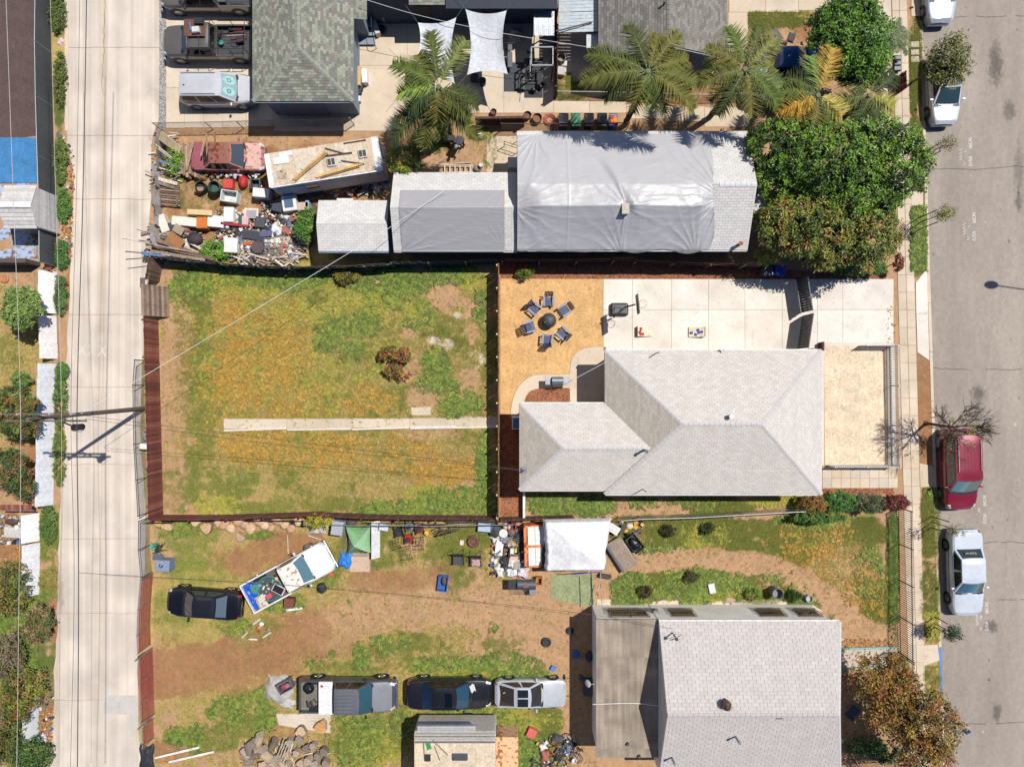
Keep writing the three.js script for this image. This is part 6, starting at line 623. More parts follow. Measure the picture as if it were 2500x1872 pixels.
tree('shade_tree', 'large dark green tree beside the white house', P(2000,470), [lobe(2030,390,4.2,150,2.0,95), lobe(1900,360,3.8,85,1.8,75), lobe(2160,400,4.0,100,1.8,110), lobe(2080,490,3.6,110,1.7,70), lobe(1890,440,3.2,60,1.4,60)], { clumps: 1150, per: 30, leaf: 0.2, spread: 0.29, cols: LC(['#6c9220', '#56761a', '#86a832', '#405a10', '#749c28']), seed: 103, trunk: 0.25 });
tree('loquat_tree', 'olive and yellow tinged tree in front of the large dark tree', P(1990,640), [lobe(1990,552,3.4,130,1.7,82), lobe(1905,545,3.2,62,1.5,60), lobe(2110,575,3.2,82,1.5,82), lobe(2030,615,2.6,90,1.2,42)], { clumps: 1050, per: 24, leaf: 0.19, spread: 0.3, cols: LC(['#929434', '#7e862e', '#a39a3e', '#66762a', '#a8863e', '#768a2e', '#52621e']), seed: 107, trunk: 0.2 });
tree('hedge_bush', 'low green hedge along the bark bed above the driveway', P(2080,668), [lobe(2110,655,1.0,55,0.7,16), lobe(2060,655,0.9,40,0.6,12)], { cat: 'hedge', clumps: 130, per: 24, leaf: 0.12, spread: 0.18, cols: LC(['#5f8a2a', '#4f7a24']), seed: 109, trunk: 0.05 });
tree('red_shrub', 'small rusty red shrub at the corner of the olive tree', P(2186,640), [lobe(2192,640,0.9,11,0.5,22)], { cat: 'shrub', clumps: 60, per: 20, leaf: 0.1, spread: 0.1, cols: LC(['#8a4a24', '#a05a30', '#70401c']), seed: 111, trunk: 0.03 });
tree('yellow_shrub', 'yellow green leafy branch beside the black bins', P(1870,640), [lobe(1868,628,1.6,30,0.6,16)], { cat: 'shrub', clumps: 80, per: 18, leaf: 0.18, spread: 0.2, cols: LC(['#b3ac3a', '#8f9a34', '#c2b84a']), seed: 113, trunk: 0.05 });
tree('street_tree', 'young street tree with sparse olive crown over the parked car', P(2228,200), [lobe(2312,150,4.6,50,1.3,66), lobe(2300,185,4.2,34,1.0,30)], { clumps: 300, per: 14, leaf: 0.15, spread: 0.3, cols: LC(['#7d7d2e', '#6a6f28', '#8f8a3a', '#55601f']), seed: 115, trunk: 0.07, shell: 0.2 });
tree('autumn_tree', 'golden brown tree beside the grey south house', P(2165,1740), [lobe(2150,1660,3.8,75,1.6,70), lobe(2250,1760,4.0,80,1.8,90), lobe(2180,1730,3.4,70,1.5,70), lobe(2260,1850,3.8,66,1.5,60), lobe(2190,1640,3.6,34,1.2,34)], { clumps: 900, per: 20, leaf: 0.17, spread: 0.34, cols: LC(['#947022', '#a87e26', '#78601c', '#a5602a', '#887c26', '#5e4e1a', '#b08a30']), seed: 117, trunk: 0.14, shell: 0.3 });
tree('green_shrub', 'dark green shrub under the autumn tree', P(2110,1830), [lobe(2110,1822,0.7,50,0.5,20), lobe(2160,1836,0.8,40,0.5,22)], { cat: 'shrub', clumps: 140, per: 20, leaf: 0.14, spread: 0.2, cols: LC(['#3f6a24', '#2f5418', '#5a8432']), seed: 119, trunk: 0.04 });
tree('lemon_tree', 'small lemon tree between camper and white house', P(990,410), [lobe(985,395,2.4,44,1.0,38), lobe(1035,350,2.6,34,0.9,30)], { clumps: 260, per: 20, leaf: 0.12, spread: 0.2, cols: LC(['#4f6a1e', '#6f8a24', '#8f9a2a', '#c2b02a']), seed: 121, trunk: 0.08 });
tree('orange_bush', 'orange leaved bush in the vacant lot', P(968,888), [lobe(950,862,0.7,26,0.4,18), lobe(985,868,0.7,24,0.4,18), lobe(960,905,0.6,24,0.35,16), lobe(985,915,0.6,18,0.3,10)], { cat: 'bush', clumps: 120, per: 16, leaf: 0.14, spread: 0.14, cols: LC(['#a5602a', '#8f4a20', '#b07a3a', '#5f7428']), seed: 123, trunk: 0.03 });
tree('weed_bush', 'yellow brown tall weed by the mossy fence', P(845,675), [lobe(845,672,0.5,28,0.3,18)], { cat: 'bush', clumps: 60, per: 14, leaf: 0.2, spread: 0.2, wide: 0.25, cols: LC(['#b0a52a', '#6f7a24', '#7a5a30']), seed: 125, trunk: 0.02 });
tree('junk_yard_bush', 'green bush beside the small white shed', P(742,548), [lobe(742,560,1.0,24,0.6,30), lobe(752,530,0.9,20,0.5,24)], { cat: 'bush', clumps: 120, per: 18, leaf: 0.13, spread: 0.16, cols: LC(['#5a8a2a', '#6f9a34', '#4a6a30']), seed: 127, trunk: 0.03 });
// shrubs in front of the middle house
for (const [n, l, px, py, rx, rz, cs, s] of [['shrub', 'orange tinged shrub in the row below the front walk', 1985,1232,32,26,['#9a6a2a', '#6f7a2a', '#a5742e'],131],['shrub', 'bright green shrub in the row below the front walk', 2052,1225,38,26,['#4f8a2a', '#5f9a34', '#3f7420'],132],['shrub', 'grey olive shrub in the row below the front walk', 2120,1228,38,24,['#5f6a3a', '#4a5a2e', '#6f7444'],133],['shrub', 'dark rust red shrub by the sidewalk', 2186,1226,32,18,['#6f2f20', '#8a3a26', '#55261a'],134],['shrub', 'lime green shrub under the row of shrubs', 2000,1262,60,14,['#5a8430', '#6f943a'],135]]) tree(n, l, P(px, py), [lobe(px, py, 0.9, rx, 0.6, rz)], { cat: 'shrub', clumps: 120, per: 20, leaf: 0.12, spread: 0.16, cols: LC(cs), seed: s, trunk: 0.03 });
// across the alley
tree('garden_tree', 'round light green tree behind the white sheet fence', P(75,752), [lobe(55,750,2.2,42,0.9,52)], { clumps: 260, per: 18, leaf: 0.2, spread: 0.22, cols: LC(['#7a9440', '#6a8436', '#8fa550']), seed: 141, trunk: 0.07 });
tree('garden_tree', 'dark leafy tree under the utility pole arm', P(60,1010), [lobe(38,990,2.0,50,0.9,50), lobe(45,1035,1.8,46,0.8,34)], { clumps: 240, per: 18, leaf: 0.24, spread: 0.24, wide: 0.3, cols: LC(['#4f6a2a', '#3f5420', '#7a8a3a', '#8a6a30']), seed: 143, trunk: 0.08 });
tree('garden_tree', 'brownish bush tree above the red plank roof', P(45,1160), [lobe(22,1145,2.0,48,0.9,52), lobe(58,1195,1.4,26,0.6,24)], { clumps: 240, per: 18, leaf: 0.15, spread: 0.22, cols: LC(['#5a5a24', '#4a5a20', '#8a6a34', '#3f6a24']), seed: 145, trunk: 0.08 });
tree('garden_bush', 'small yellow green bush beside the silver fence', P(80,1055), [lobe(76,1055,0.8,14,0.4,18)], { cat: 'bush', clumps: 50, per: 16, leaf: 0.12, spread: 0.12, cols: LC(['#9a9a30', '#7a8a2a']), seed: 147, trunk: 0.02 });
tree('garden_bush', 'ringed flower bush below the round garden tree', P(60,915), [lobe(52,925,0.6,24,0.4,18)], { cat: 'bush', clumps: 60, per: 16, leaf: 0.13, spread: 0.14, cols: LC(['#5a7a30', '#7a9440']), seed: 148, trunk: 0.02 });
for (const [i, l, px, py, rx, rz, h, cs] of [[0, 'tall mixed hedge beside the lower white fence', 30,1430,40,70,1.8,['#5a6a20', '#8a8a2a', '#4a5420', '#9a7a3a']],[1, 'reddish flowering hedge at the alley edge', 95,1520,36,46,1.4,['#8a6a44', '#6a6a2a', '#b08a6a', '#4f6a24']],[2, 'dry brown hedge at the frame edge', 20,1600,36,60,1.8,['#8a7a5a', '#7a6a4a', '#6a6a34']],[3, 'yellow green hedge beside the leaning sheets', 60,1690,56,70,1.5,['#7a8024', '#8f8a2a', '#5a6420', '#a06a3a']],[4, 'dark green hedge at the bottom of the alley', 80,1840,50,50,1.2,['#4a6a24', '#3f5a1e', '#6a8030']],[5, 'tangled hedge at the bottom corner', 15,1790,34,80,1.6,['#6a7424', '#5a6420', '#8a6a3a']]]) tree('alley_hedge', l, P(px, py), [lobe(px, py, h * 0.6, rx, h * 0.5, rz), lobe(px - rx * 0.4, py + rz * 0.4, h * 0.5, rx * 0.6, h * 0.5, rz * 0.6)], { cat: 'hedge', clumps: 200, per: 18, leaf: 0.15, spread: 0.26, cols: LC(cs), seed: 151 + i, trunk: 0.04, shell: 0.2 });
for (const [i, l, px, py, rx, rz, cs] of [[0, 'long clipped hedge against the silver sheet fence, upper half', 146,975,14,72,['#5a8030', '#6f9438', '#4a6a26']],[1, 'long clipped hedge against the silver sheet fence, lower half', 143,1110,14,80,['#5a8030', '#7a9a3a', '#8a8a3a']],[2, 'leafy creeper beside the bright white fence', 148,720,14,50,['#5a8434', '#6f9444', '#4a6a2a']],[3, 'creeper below the dark screened fence', 150,620,16,36,['#4f7a34', '#5f8a3e']],[4, 'weeds along the alley edge near the brown court', 146,190,14,70,['#5a7a2a', '#8a8a3a', '#6a7a34']],[5, 'weeds at the top of the alley edge', 138,30,22,50,['#6a7a34', '#55702a']],[6, 'creeper on the rubble beside the storage shed', 155,500,14,44,['#5f8a34', '#6f9a44']],[7, 'weeds among litter beside the blue tarp', 148,390,16,60,['#6a8434', '#7a8a3a']],[8, 'creeper at the gap in the white fence', 150,905,14,20,['#5a8434', '#6f9444']],[9, 'weeds below the silver sheet fence', 118,1280,18,50,['#5a7a34', '#6a8434']]]) tree('creeper', l, P(px, py), [lobe(px, py, 0.3, rx, 0.3, rz)], { cat: 'creeper', clumps: 150, per: 14, leaf: 0.11, spread: 0.14, cols: LC(cs), seed: 171 + i, trunk: 0.015, limbs: 3 });
tree('junk_weed', 'bright green weeds inside the alley corner of the junk yard', P(430,400), [lobe(428,392,0.5,22,0.3,36)], { cat: 'weeds', clumps: 110, per: 14, leaf: 0.13, spread: 0.14, cols: LC(['#7aa030', '#8fb03a', '#5f8a2a']), seed: 191, trunk: 0.015, limbs: 3 }); tree('junk_weed', 'bright green weeds below the boards of the junk yard', P(540,608), [lobe(530,610,0.4,44,0.3,22)], { cat: 'weeds', clumps: 120, per: 14, leaf: 0.12, spread: 0.14, cols: LC(['#7aa834', '#5f9a2e', '#8fb84a']), seed: 192, trunk: 0.015, limbs: 3 });
tree('mulch_plant', 'spiky green plant on the bark strip by the tan patio', P(1283,655), [lobe(1283,662,0.4,22,0.3,20)], { cat: 'plant', clumps: 40, per: 14, leaf: 0.26, spread: 0.16, wide: 0.16, cols: LC(['#6f8a34', '#8f9a4a', '#b09a5a']), seed: 193, trunk: 0.015, limbs: 3 });
tree('yellow_weed', 'yellow weed growing behind the south fence', P(780,1278), [lobe(780,1272,0.9,36,0.4,16)], { cat: 'weeds', clumps: 70, per: 16, leaf: 0.13, spread: 0.14, cols: LC(['#b0a82a', '#8a8a24', '#c2b83a']), seed: 194, trunk: 0.02, limbs: 3 });
for (const [i, px, py, l] of [[0,1575,1445, 'brown seeded weed near the wire fence gap'],[1,1690,1410, 'dry flower weed on the south yard lawn'],[2,1728,1290, 'dark weed clump below the chain link fence'],[3,1632,1295, 'brown weed clump beside the mattress path'],[4,1840,1450, 'white flowering strap leaf plant by the south house'],[5,1940,1455, 'spiky dark plant beside the small pot'],[6,1840,220, 'fern like plant under the palms']]) tree('garden_weed', l, P(px, py), [lobe(px, py, 0.3,16,0.25,14)], { cat: 'plant', clumps: 36, per: 12, leaf: 0.22, spread: 0.16, wide: 0.18, cols: LC([['#6f6a34', '#5a4a2e'],['#7a6a44', '#5a6a30'],['#3f4a20', '#5a6a2a'],['#5a4a2a', '#4a5a24'],['#8aa040', '#a8b060'],['#3f5a20', '#4a6a28'],['#4a6a30', '#5f8040']][i]), seed: 201 + i, trunk: 0.012, limbs: 3 });
// staked saplings and the bare tree
function twigs(t, o, n, len, seed, m, r0, tilt = 0.5) { const r = rnd(seed), g = []; for (let k = 0; k < n; k++) { const a = r() * 6.283, b = o.y * (0.5 + 0.5 * r()), s = V(o.x * b / o.y, b, o.z * b / o.y), e = V(s.x + Math.cos(a) * len * (0.4 + 0.6 * r()), b + len * tilt * (0.4 + r()), s.z + Math.sin(a) * len * (0.4 + 0.6 * r())), md = s.clone().lerp(e, 0.5).add(V(0,-0.06,0)); g.push(rod(s, md, r0, r0 * 0.7,5), rod(md, e, r0 * 0.7, r0 * 0.3,5)); for (let j = 0; j < 5; j++) { const f = md.clone().lerp(e, r()), a2 = a + (r() - 0.5) * 2.2, l2 = len * 0.45 * r(); g.push(rod(f, V(f.x + Math.cos(a2) * l2, f.y + l2 * 0.6, f.z + Math.sin(a2) * l2), r0 * 0.4, r0 * 0.2,4)); } } mesh('branches', g, m, t); }
function sapling(l, px, py, h, n, cols, seed, stakes, sparse = 60) { const t = thing('sapling', l, 'sapling', P(px, py)); mesh('trunk', rod(V(0,0,0), V(0.05, h, 0.02), 0.03,0.015), barkM, t); twigs(t, V(0.05, h, 0.02), n, 0.6, seed, barkM, 0.014,0.9); if (cols) mesh('crown', leafMass({ lobes: [[0.05, h + 0.1,0,0.55,0.5,0.5]], clumps: sparse, per: 9, leaf: 0.1, spread: 0.2, cols: LC(cols), seed, shell: 0.1 }), leafMat, t); t.updateMatrixWorld(); stakes.forEach(([a, b], i) => { const p = P(a, b); mesh('stake', rod(V(p.x - t.position.x, 0, p.z - t.position.z), V(p.x - t.position.x, h * 0.8, p.z - t.position.z), 0.03), mat('#4a3a30', 0.9), t); }); return t; }
sapling('staked sapling near the painted marks at the large dark tree', 2256,380,2.1,14,['#7a7434', '#8a8a40'],221,[[2257,371],[2256,391]],40); sapling('staked sapling with yellow leaves beside the olive tree', 2246,543,2.2,12,['#8a9030', '#a5a03a', '#7a8428'],223,[[2246,530],[2248,558]],70); sapling('nearly bare sapling between three stakes near the white sedan', 2276,1274,2.2,16,['#8a8a50'],225,[[2274,1260],[2274,1287]],14); sapling('small dark conifer between two stakes near the blue kerb', 2280,1520,1.6,6,['#2f4a20', '#3f5a28', '#27401a'],227,[[2282,1505],[2282,1530]],120);
{ const t = thing('bare_tree', 'leafless street tree leaning above the red minivan', 'tree', P(2262,1033)); const r = rnd(229); mesh('trunk', [rod(V(0,0,0), V(0.15,2.2,0.1), 0.1,0.07), cyl(0.13,0.2,0.12,0,0.05,0,9)], barkM, t); const g = []; const br = (s, d, l, w, n) => { const e = s.clone().add(d.clone().multiplyScalar(l)); g.push(rod(s, e, w, w * 0.65,5)); if (n === 0) return; const k = n > 2 ? 4 : 3; for (let i = 0; i < k; i++) { const q = d.clone().add(V((r() - 0.5) * 1.5, (r() - 0.35) * 0.8, (r() - 0.5) * 1.5)).normalize(); br(e.clone().lerp(s, r() * 0.35), q, l * (0.62 + r() * 0.25), w * 0.6, n - 1); } }; for (let i = 0; i < 6; i++) { const a = i / 6 * 6.283 + r(); br(V(0.15,2.1,0.1), V(Math.cos(a) * 0.8,0.75, Math.sin(a) * 0.8).normalize(), 0.9,0.05,4); } mesh('branches', g, mat('#5a4c40', 0.95), t); mesh('crown', leafMass({ lobes: [[0.2,3.4,0.2,1.4,0.8,1.4]], clumps: 26, per: 9, leaf: 0.11, spread: 0.2, cols: LC(['#a5a02a', '#8a8a24']), seed: 230, shell: 0.2 }), leafMat, t); }
// palms: every frond is a part of its own
function frond(len, n, cols, r, droop = 0.55, lw = 0.5) { const pos = [], col = []; const C = cols[Math.floor(r() * cols.length)]; const mid = (s) => V(len * s * (1 - 0.12 * s), len * (0.34 * s - droop * s * s), 0.06 * len * Math.sin(s * 2) * (r.side || 0));
  const quad = (a, b, w, c) => { const d = b.clone().sub(a), n2 = V(-d.z, 0, d.x).normalize().multiplyScalar(w); const A = a.clone().add(n2), B = a.clone().sub(n2); pos.push(A.x, A.y, A.z, B.x, B.y, B.z, b.x, b.y, b.z); for (let k = 0; k < 3; k++) col.push(c.r, c.g, c.b); };
  for (let i = 0; i < 14; i++) { const a = mid(i / 14), b = mid((i + 1) / 14), w = 0.03 * (1 - i / 16); for (const s of [-1,1]) { pos.push(a.x, a.y + 0.01, a.z - w, a.x, a.y + 0.01, a.z + w, b.x, b.y + 0.01, b.z + s * w); for (let k = 0; k < 3; k++) col.push(0.16,0.17,0.08); } }
  for (let i = 0; i < n; i++) { const s = 0.12 + 0.88 * (i + r() * 0.6) / n, a = mid(s), L = lw * Math.pow(Math.sin(Math.PI * clamp(0.12 + s * 0.82)), 0.7) * (0.8 + 0.4 * r()), sd = i % 2 ? 1 : -1, fwd = 0.55 + 0.5 * s + (r() - 0.5) * 0.5, up = (r() - 0.45) * 0.7; const b = a.clone().add(V(Math.cos(1.1) * L * fwd * 1.4, L * up - L * 0.25, sd * L * 0.85)); const v = 0.55 + 0.75 * r(); quad(a, a.clone().lerp(b, 0.55).add(V(0,0.02,0)), 0.036, { r: C.r * v, g: C.g * v, b: C.b * v }); quad(a, b, 0.03, { r: C.r * v * 1.1, g: C.g * v * 1.1, b: C.b * v }); }
  return soup(pos, col); }
const palmM = mat('#ffffff', 0.85, { t: null, k: 1, vertexColors: true });
function palm(name, label, px, py, h, fronds, cols, seed, o = {}) { const top = P(px, py, h), base = V(top.x + (o.lean || 0), 0, top.z), t = thing(name, label, 'palm', base), r = rnd(seed), c = LC(cols); const k = V(top.x - base.x, h, 0); mesh('trunk', (() => { const g = tube([V(0,0,0), k.clone().multiplyScalar(0.5).add(V(0.06,0,0)), k], o.tr || 0.17,14,9); return g; })(), mat('#6a5d4e', 0.95, { t: 'wood' }), t); if (h > 3) for (let i = 0; i < 14; i++) if (i % 2) mesh('trunk_ring', tor((o.tr || 0.17) + 0.004,0.016, k.x * i / 14,0.3 + (h - 0.6) * i / 14,0, Math.PI / 2,0,0,12), mat('#574b3e', 0.95), t); mesh('crown_shaft', cyl(0.13,0.2,0.5, k.x, h + 0.1,0,9), mat('#5f6e34', 0.7), t);
  fronds.forEach(([deg, len, dr, tone], i) => { const f = mesh('frond', frond(len, Math.round(len * 50), tone ? LC([tone]) : c, r, dr ?? 0.5, o.lw || 0.85), palmM, t); f.position.set(k.x, h + 0.25, k.z); f.rotation.y = -deg * Math.PI / 180; }); return t; }
const PG = ['#566014', '#465010', '#666a1c', '#747022', '#5c6e1a'];
palm('queen_palm', 'tall palm with five broad fronds beside the shade sails', 1072,218,6.6,[[-98,3.4,.42],[-62,3.3,.46, '#7d8540'],[-150,3.2,.5],[-120,2.6,.6],[180,2.5,.7, '#86a032'],[150,2.2,.7, '#3f5420'],[40,2.2,.7],[20,2.4,.6],[95,1.6,.9]], PG, 241);
palm('queen_palm', 'shorter palm with long drooping fronds over the lemon tree', 1066,256,5.4,[[143,3.5,.5, '#48521a'],[38,3.2,.5],[165,2.6,.6],[84,1.8,.8],[112,2.4,.7, '#6a6e22'],[15,2.0,.8]], PG, 242);
palm('queen_palm', 'tall dense palm beside the rubbish bins with leaning trunk', 1580,180,7.0,[[-112,3.0,.42],[-75,2.4,.5],[-52,3.0,.45],[-160,3.6,.45],[-170,2.8,.6],[175,3.8,.45],[155,2.6,.7],[10,2.9,.5],[35,3.4,.48],[-20,2.6,.55],[75,1.8,.8, '#5a8a34'],[110,2.0,.8],[60,2.3,.7]], PG, 243);
palm('queen_palm', 'tall palm between the grey house and the dark car', 1815,175,6.2,[[-108,2.8,.45],[-70,2.9,.45],[-45,3.0,.5, '#8a8a44'],[-145,2.6,.5],[165,2.8,.5],[120,2.8,.55],[75,2.6,.6],[42,2.9,.5],[20,2.4,.6, '#77884a'],[-15,2.0,.7],[140,2.2,.8, '#7a7a34'],[-170,2.2,.7]], PG, 245);
palm('queen_palm', 'yellowing palm beside the round tree', 1992,238,5.0,[[-72,3.2,.42, '#c09a3a'],[-95,2.6,.5, '#7a9440'],[160,2.4,.6, '#d0a030'],[130,2.0,.7, '#b8902a'],[60,2.2,.6],[30,2.0,.6, '#c2b050'],[-140,2.2,.6],[95,2.4,.6],[190,2.6,.5]], PG, 247);
palm('queen_palm', 'low dark palm beside the letter box posts', 2118,238,3.4,[[-40,2.3,.45],[-75,2.0,.5],[-140,2.2,.5],[170,2.2,.5],[110,1.8,.7],[20,1.9,.6, '#a5a03a'],[60,1.8,.7]],['#4a5a1e', '#3f4e18', '#5f6a28'],249);
palm('fan_palm', 'small grey green fan palm by the sidewalk', 2178,98,1.6,[...Array(14)].map((_, i) => [i * 26,1.0 + 0.2 * (i % 3), .35]), ['#6f7f54', '#5f7046', '#8a8f64'],251, { tr: 0.1, lw: 0.3 });
// ---- grass and weeds scattered where the ground map says they grow
{ const r = rnd(401), tuft = (() => { const p = []; const q = rnd(9); for (let i = 0; i < 7; i++) { const a = q() * 6.283, l = 0.05 + q() * 0.05, w = 0.006; const x = (q() - 0.5) * 0.06, z = (q() - 0.5) * 0.06; p.push(x - Math.sin(a) * w, 0, z + Math.cos(a) * w, x + Math.sin(a) * w, 0, z - Math.cos(a) * w, x + Math.cos(a) * l, 0.05 + q() * 0.04, z + Math.sin(a) * l); } return soup(p); })(), weed = (() => { const p = [], q = rnd(10); for (let i = 0; i < 9; i++) { const a = q() * 6.283, d = 0.02 + q() * 0.1, l = 0.035 + q() * 0.03, y = 0.03 + q() * 0.07, x = Math.cos(a) * d, z = Math.sin(a) * d, b = q() * 6.283, tl = (q() - 0.5) * 0.03; const c = Math.cos(b) * l, s = Math.sin(b) * l; p.push(x - c, y + tl, z - s, x + s * 0.7, y, z - c * 0.7, x + c, y - tl, z + s, x - c, y + tl, z - s, x + c, y - tl, z + s, x - s * 0.7, y, z + c * 0.7); } return soup(p); })();
  const G = [], Wd = []; const lots = [[395,655,1216,1256,1],[375,1262,1455,1872,1],[1455,1262,2192,1475,1],[2010,1475,2192,1585,1],[1282,1208,1960,1262,1],[362,320,760,640,.7],[1060,330,1262,440,.8],[1360,185,1440,245,1],[1826,28,2005,130,1],[2222,40,2252,467,1.4],[2224,503,2262,660,1.4],[2246,1190,2295,1572,1.2],[2256,1625,2298,1700,1],[0,640,130,1240,.7],[0,1240,92,1872,.8],[88,1250,140,1480,1],[1380,1855,1460,1872,1],[2055,1640,2195,1860,.8],[1990,1265,2192,1300,.6]];
  const hard = [[545,1020,1217,1048],[853,1350,905,1396],[674,1742,808,1790],[1003,993,1052,1014],[2226,467,2254,503]]; const cols = KIND.map((c) => c.clone()); const pal = { 1: ['#aa9a58', '#b8a260', '#c6b270', '#a08c4c', '#949044'],2: ['#7e8a34', '#929a40', '#6a7628', '#a4a24e'],3: ['#bd8f3a', '#ad8034', '#c9a04c', '#9a7a30'],4: ['#566e1c', '#687e26', '#455a14', '#7a8e2e', '#8e9836', '#3a4e12'],5: ['#949030', '#a09a34', '#7e8228', '#6a7626', '#ada23a'] }; for (const k in pal) pal[k] = LC(pal[k]);
  for (const [x0, y0, x1, y1, dn] of lots) { const n = (x1 - x0) * (y1 - y0) / 3.3 * dn | 0; for (let i = 0; i < n; i++) { const px = lerp(x0, x1, r()), py = lerp(y0, y1, r()), w = weights(px, py); if (hard.some((h) => px > h[0] && px < h[2] && py > h[1] && py < h[3]) && r() > 0.03) continue; let t = r(), k = 0; while ((t -= w[k]) > 0 && k < 7) k++; if (k === 0 || k === 6 || k === 7) { if (r() > 0.05) continue; k = r() < 0.6 ? 1 : 2; } if (k === 1 && r() > 0.6) continue; const c = pick(pal[k], r), v = 0.95 + 0.5 * r(), mx = [0,0,0]; for (let q = 0; q < 8; q++) { mx[0] += w[q] * KIND[q].r; mx[1] += w[q] * KIND[q].g; mx[2] += w[q] * KIND[q].b; } const cc = c.clone().lerp(new THREE.Color(...mx), k === 4 ? 0.25 : 0.5).multiplyScalar(v); if (k >= 4 || (k === 3 && r() < 0.4)) Wd.push([X(px), 0, Z(py), r() * 6.283,0,0.35 + 0.75 * r() * r() + (k === 4 ? 0.2 : 0), cc]); else G.push([X(px), 0, Z(py), r() * 6.283,0, (k === 2 ? 0.8 : 0.6) + 0.6 * r(), cc]); } }
  const vm = mat('#ffffff', 0.8, { t: null, k: 1 }); instanced('grass', tuft, vm, G); instanced('ground_cover', weed, vm, Wd); }
// fallen leaves and litter on the ground
{ const r = rnd(411), l = [], cs = LC(['#b5703a', '#c28a4a', '#8a5a2e', '#d0a066']); const put = (x0, y0, x1, y1, n) => { for (let i = 0; i < n; i++) l.push([X(lerp(x0, x1, r())), 0.03, Z(lerp(y0, y1, r())), r() * 6, (r() - 0.5) * 0.6,0.5 + r(), pick(cs, r)]); }; put(2058,1560,2190,1580,260); put(2058,1586,2190,1632,120); put(2058,1640,2190,1800,260); put(2160,745,2185,835,40); put(150,480,178,640,260); put(168,400,182,470,90); put(10,1330,60,1420,180); put(96,1730,128,1800,160); put(2010,1310,2190,1480,160); put(640,1440,1200,1640,300); put(100,1390,140,1440,80); instanced('fallen_leaves', new THREE.BoxGeometry(0.09,0.006,0.06), mat('#ffffff', 0.85, { t: null, k: 1 }), l); }
// ---------- objects in the yards ----------
const rad = Math.PI / 180;
function cloth(w, d, h, seed, n = 18) { return grid(n, n, (u, v) => { const e = 1 - Math.pow(Math.abs(2 * u - 1), 5), f = 1 - Math.pow(Math.abs(2 * v - 1), 5), q = fbm(u * 5 + seed, v * 5 + seed * 0.7,4), a = Math.abs(Math.sin((u * 3 + v * 2 + q) * 4)); return [(u - 0.5) * w * (1 + 0.12 * Math.sin(v * 9 + seed)), (0.25 + 0.75 * q) * h * e * f + 0.05 * h * a, (v - 0.5) * d * (1 + 0.12 * Math.sin(u * 8 + seed))]; }); }
function bag(w, d, h, seed) { return grid(20,12, (u, v) => { const a = u * 6.2832, b = v * Math.PI, q = 0.78 + 0.5 * fbm(Math.cos(a) * 1.6 + seed, Math.sin(a) * 1.6 + v * 3,3); return [Math.cos(a) * Math.sin(b) * q * w / 2, h * 0.5 + Math.cos(b) * q * h * 0.5, Math.sin(a) * Math.sin(b) * q * d / 2]; }); }
function tub(w, d, h, wall = 0.03) { return [box(w, 0.03, d, 0,0.03,0), box(wall, h, d, w / 2, h / 2,0), box(wall, h, d, -w / 2, h / 2,0), box(w, h, wall, 0, h / 2, d / 2), box(w, h, wall, 0, h / 2,-d / 2), box(w + 0.05,0.03,0.05,0, h, d / 2), box(w + 0.05,0.03,0.05,0, h, -d / 2), box(0.05,0.03, d, w / 2, h, 0), box(0.05,0.03, d, -w / 2, h, 0)]; }
function shapeOf(k, w, d, h, seed) { switch (k) {
  case 'b': return [rbox(w, h, d, Math.min(0.03, h / 3), 0, h / 2,0), box(w * 0.9,0.012, d * 0.9,0, h + 0.004,0)]; case 'c': return [cyl(w / 2, w / 2 * 0.92, h, 0, h / 2,0,18), tor(w / 2,0.015,0, h, 0)]; case 'p': return [rbox(w, 0.03, d, 0.01,0, h, 0)]; case 't': return tub(w, d, h); case 'f': return cloth(w, d, h, seed); case 'g': return bag(w, d, h, seed);
  case 'k': return [new THREE.CylinderGeometry(w / 2, w / 2 * 0.95, h, 18,1, true).translate(0, h / 2,0), cyl(w / 2 * 0.94, w / 2 * 0.94,0.02,0, h * 0.55,0,18), tor(w / 2,0.018,0, h, 0)];
  case 'y': return [tor(w / 2 * 0.74, w / 2 * 0.26,0, h || 0.1,0, Math.PI / 2,0,0,26), cyl(w / 2 * 0.5, w / 2 * 0.5,0.08,0, h || 0.1,0,14)]; case 'l': { const g = new THREE.CylinderGeometry(w / 2, w / 2 * 1.04, h, 13,2); const p = g.attributes.position; for (let i = 0; i < p.count; i++) { const a = Math.atan2(p.getZ(i), p.getX(i)), q = 1 + 0.14 * Math.sin(a * 3 + seed) + 0.06 * Math.sin(a * 7 + seed * 2); p.setX(i, p.getX(i) * q); p.setZ(i, p.getZ(i) * q * d / w); } g.translate(0, h / 2,0); g.computeVertexNormals(); return [g]; }
  case 's': { const g = new THREE.IcosahedronGeometry(0.5,2); const p = g.attributes.position; for (let i = 0; i < p.count; i++) { const q = 0.8 + 0.4 * fbm(p.getX(i) * 2 + seed, p.getY(i) * 2 + p.getZ(i) * 2,2); p.setXYZ(i, p.getX(i) * q * w, (p.getY(i) * q + 0.4) * h, p.getZ(i) * q * d); } g.computeVertexNormals(); return [g]; } } }
let jseed = 0;
// rows: name, shape, x, y, turn, width px, depth px, height, colour, label, rest height, texture
function put(rows, group) { for (const [name, k, px, py, deg, w, d, h, c, label, y = 0, t] of rows) { jseed++; const p = P(px, py, y + (k === 'f' ? 0 : h)); p.y = y + 0.003; solo(name, label, name.split('_').at(-1), shapeOf(k, w / 40, d / 40, h, jseed * 1.7), mat(c, 0.7, { t: t || (k === 'l' ? 'wood' : 'grain') }), p, -deg * rad, group); } }
const sticks = (rows) => { for (const [name, a, b, ha, c, d, hb, w, col, label, th] of rows) solo(name, label, name.split('_').at(-1), [bar(P(a, b, ha), P(c, d, hb), th || 0.035, w)], mat(col, 0.85, { t: 'wood' })); };
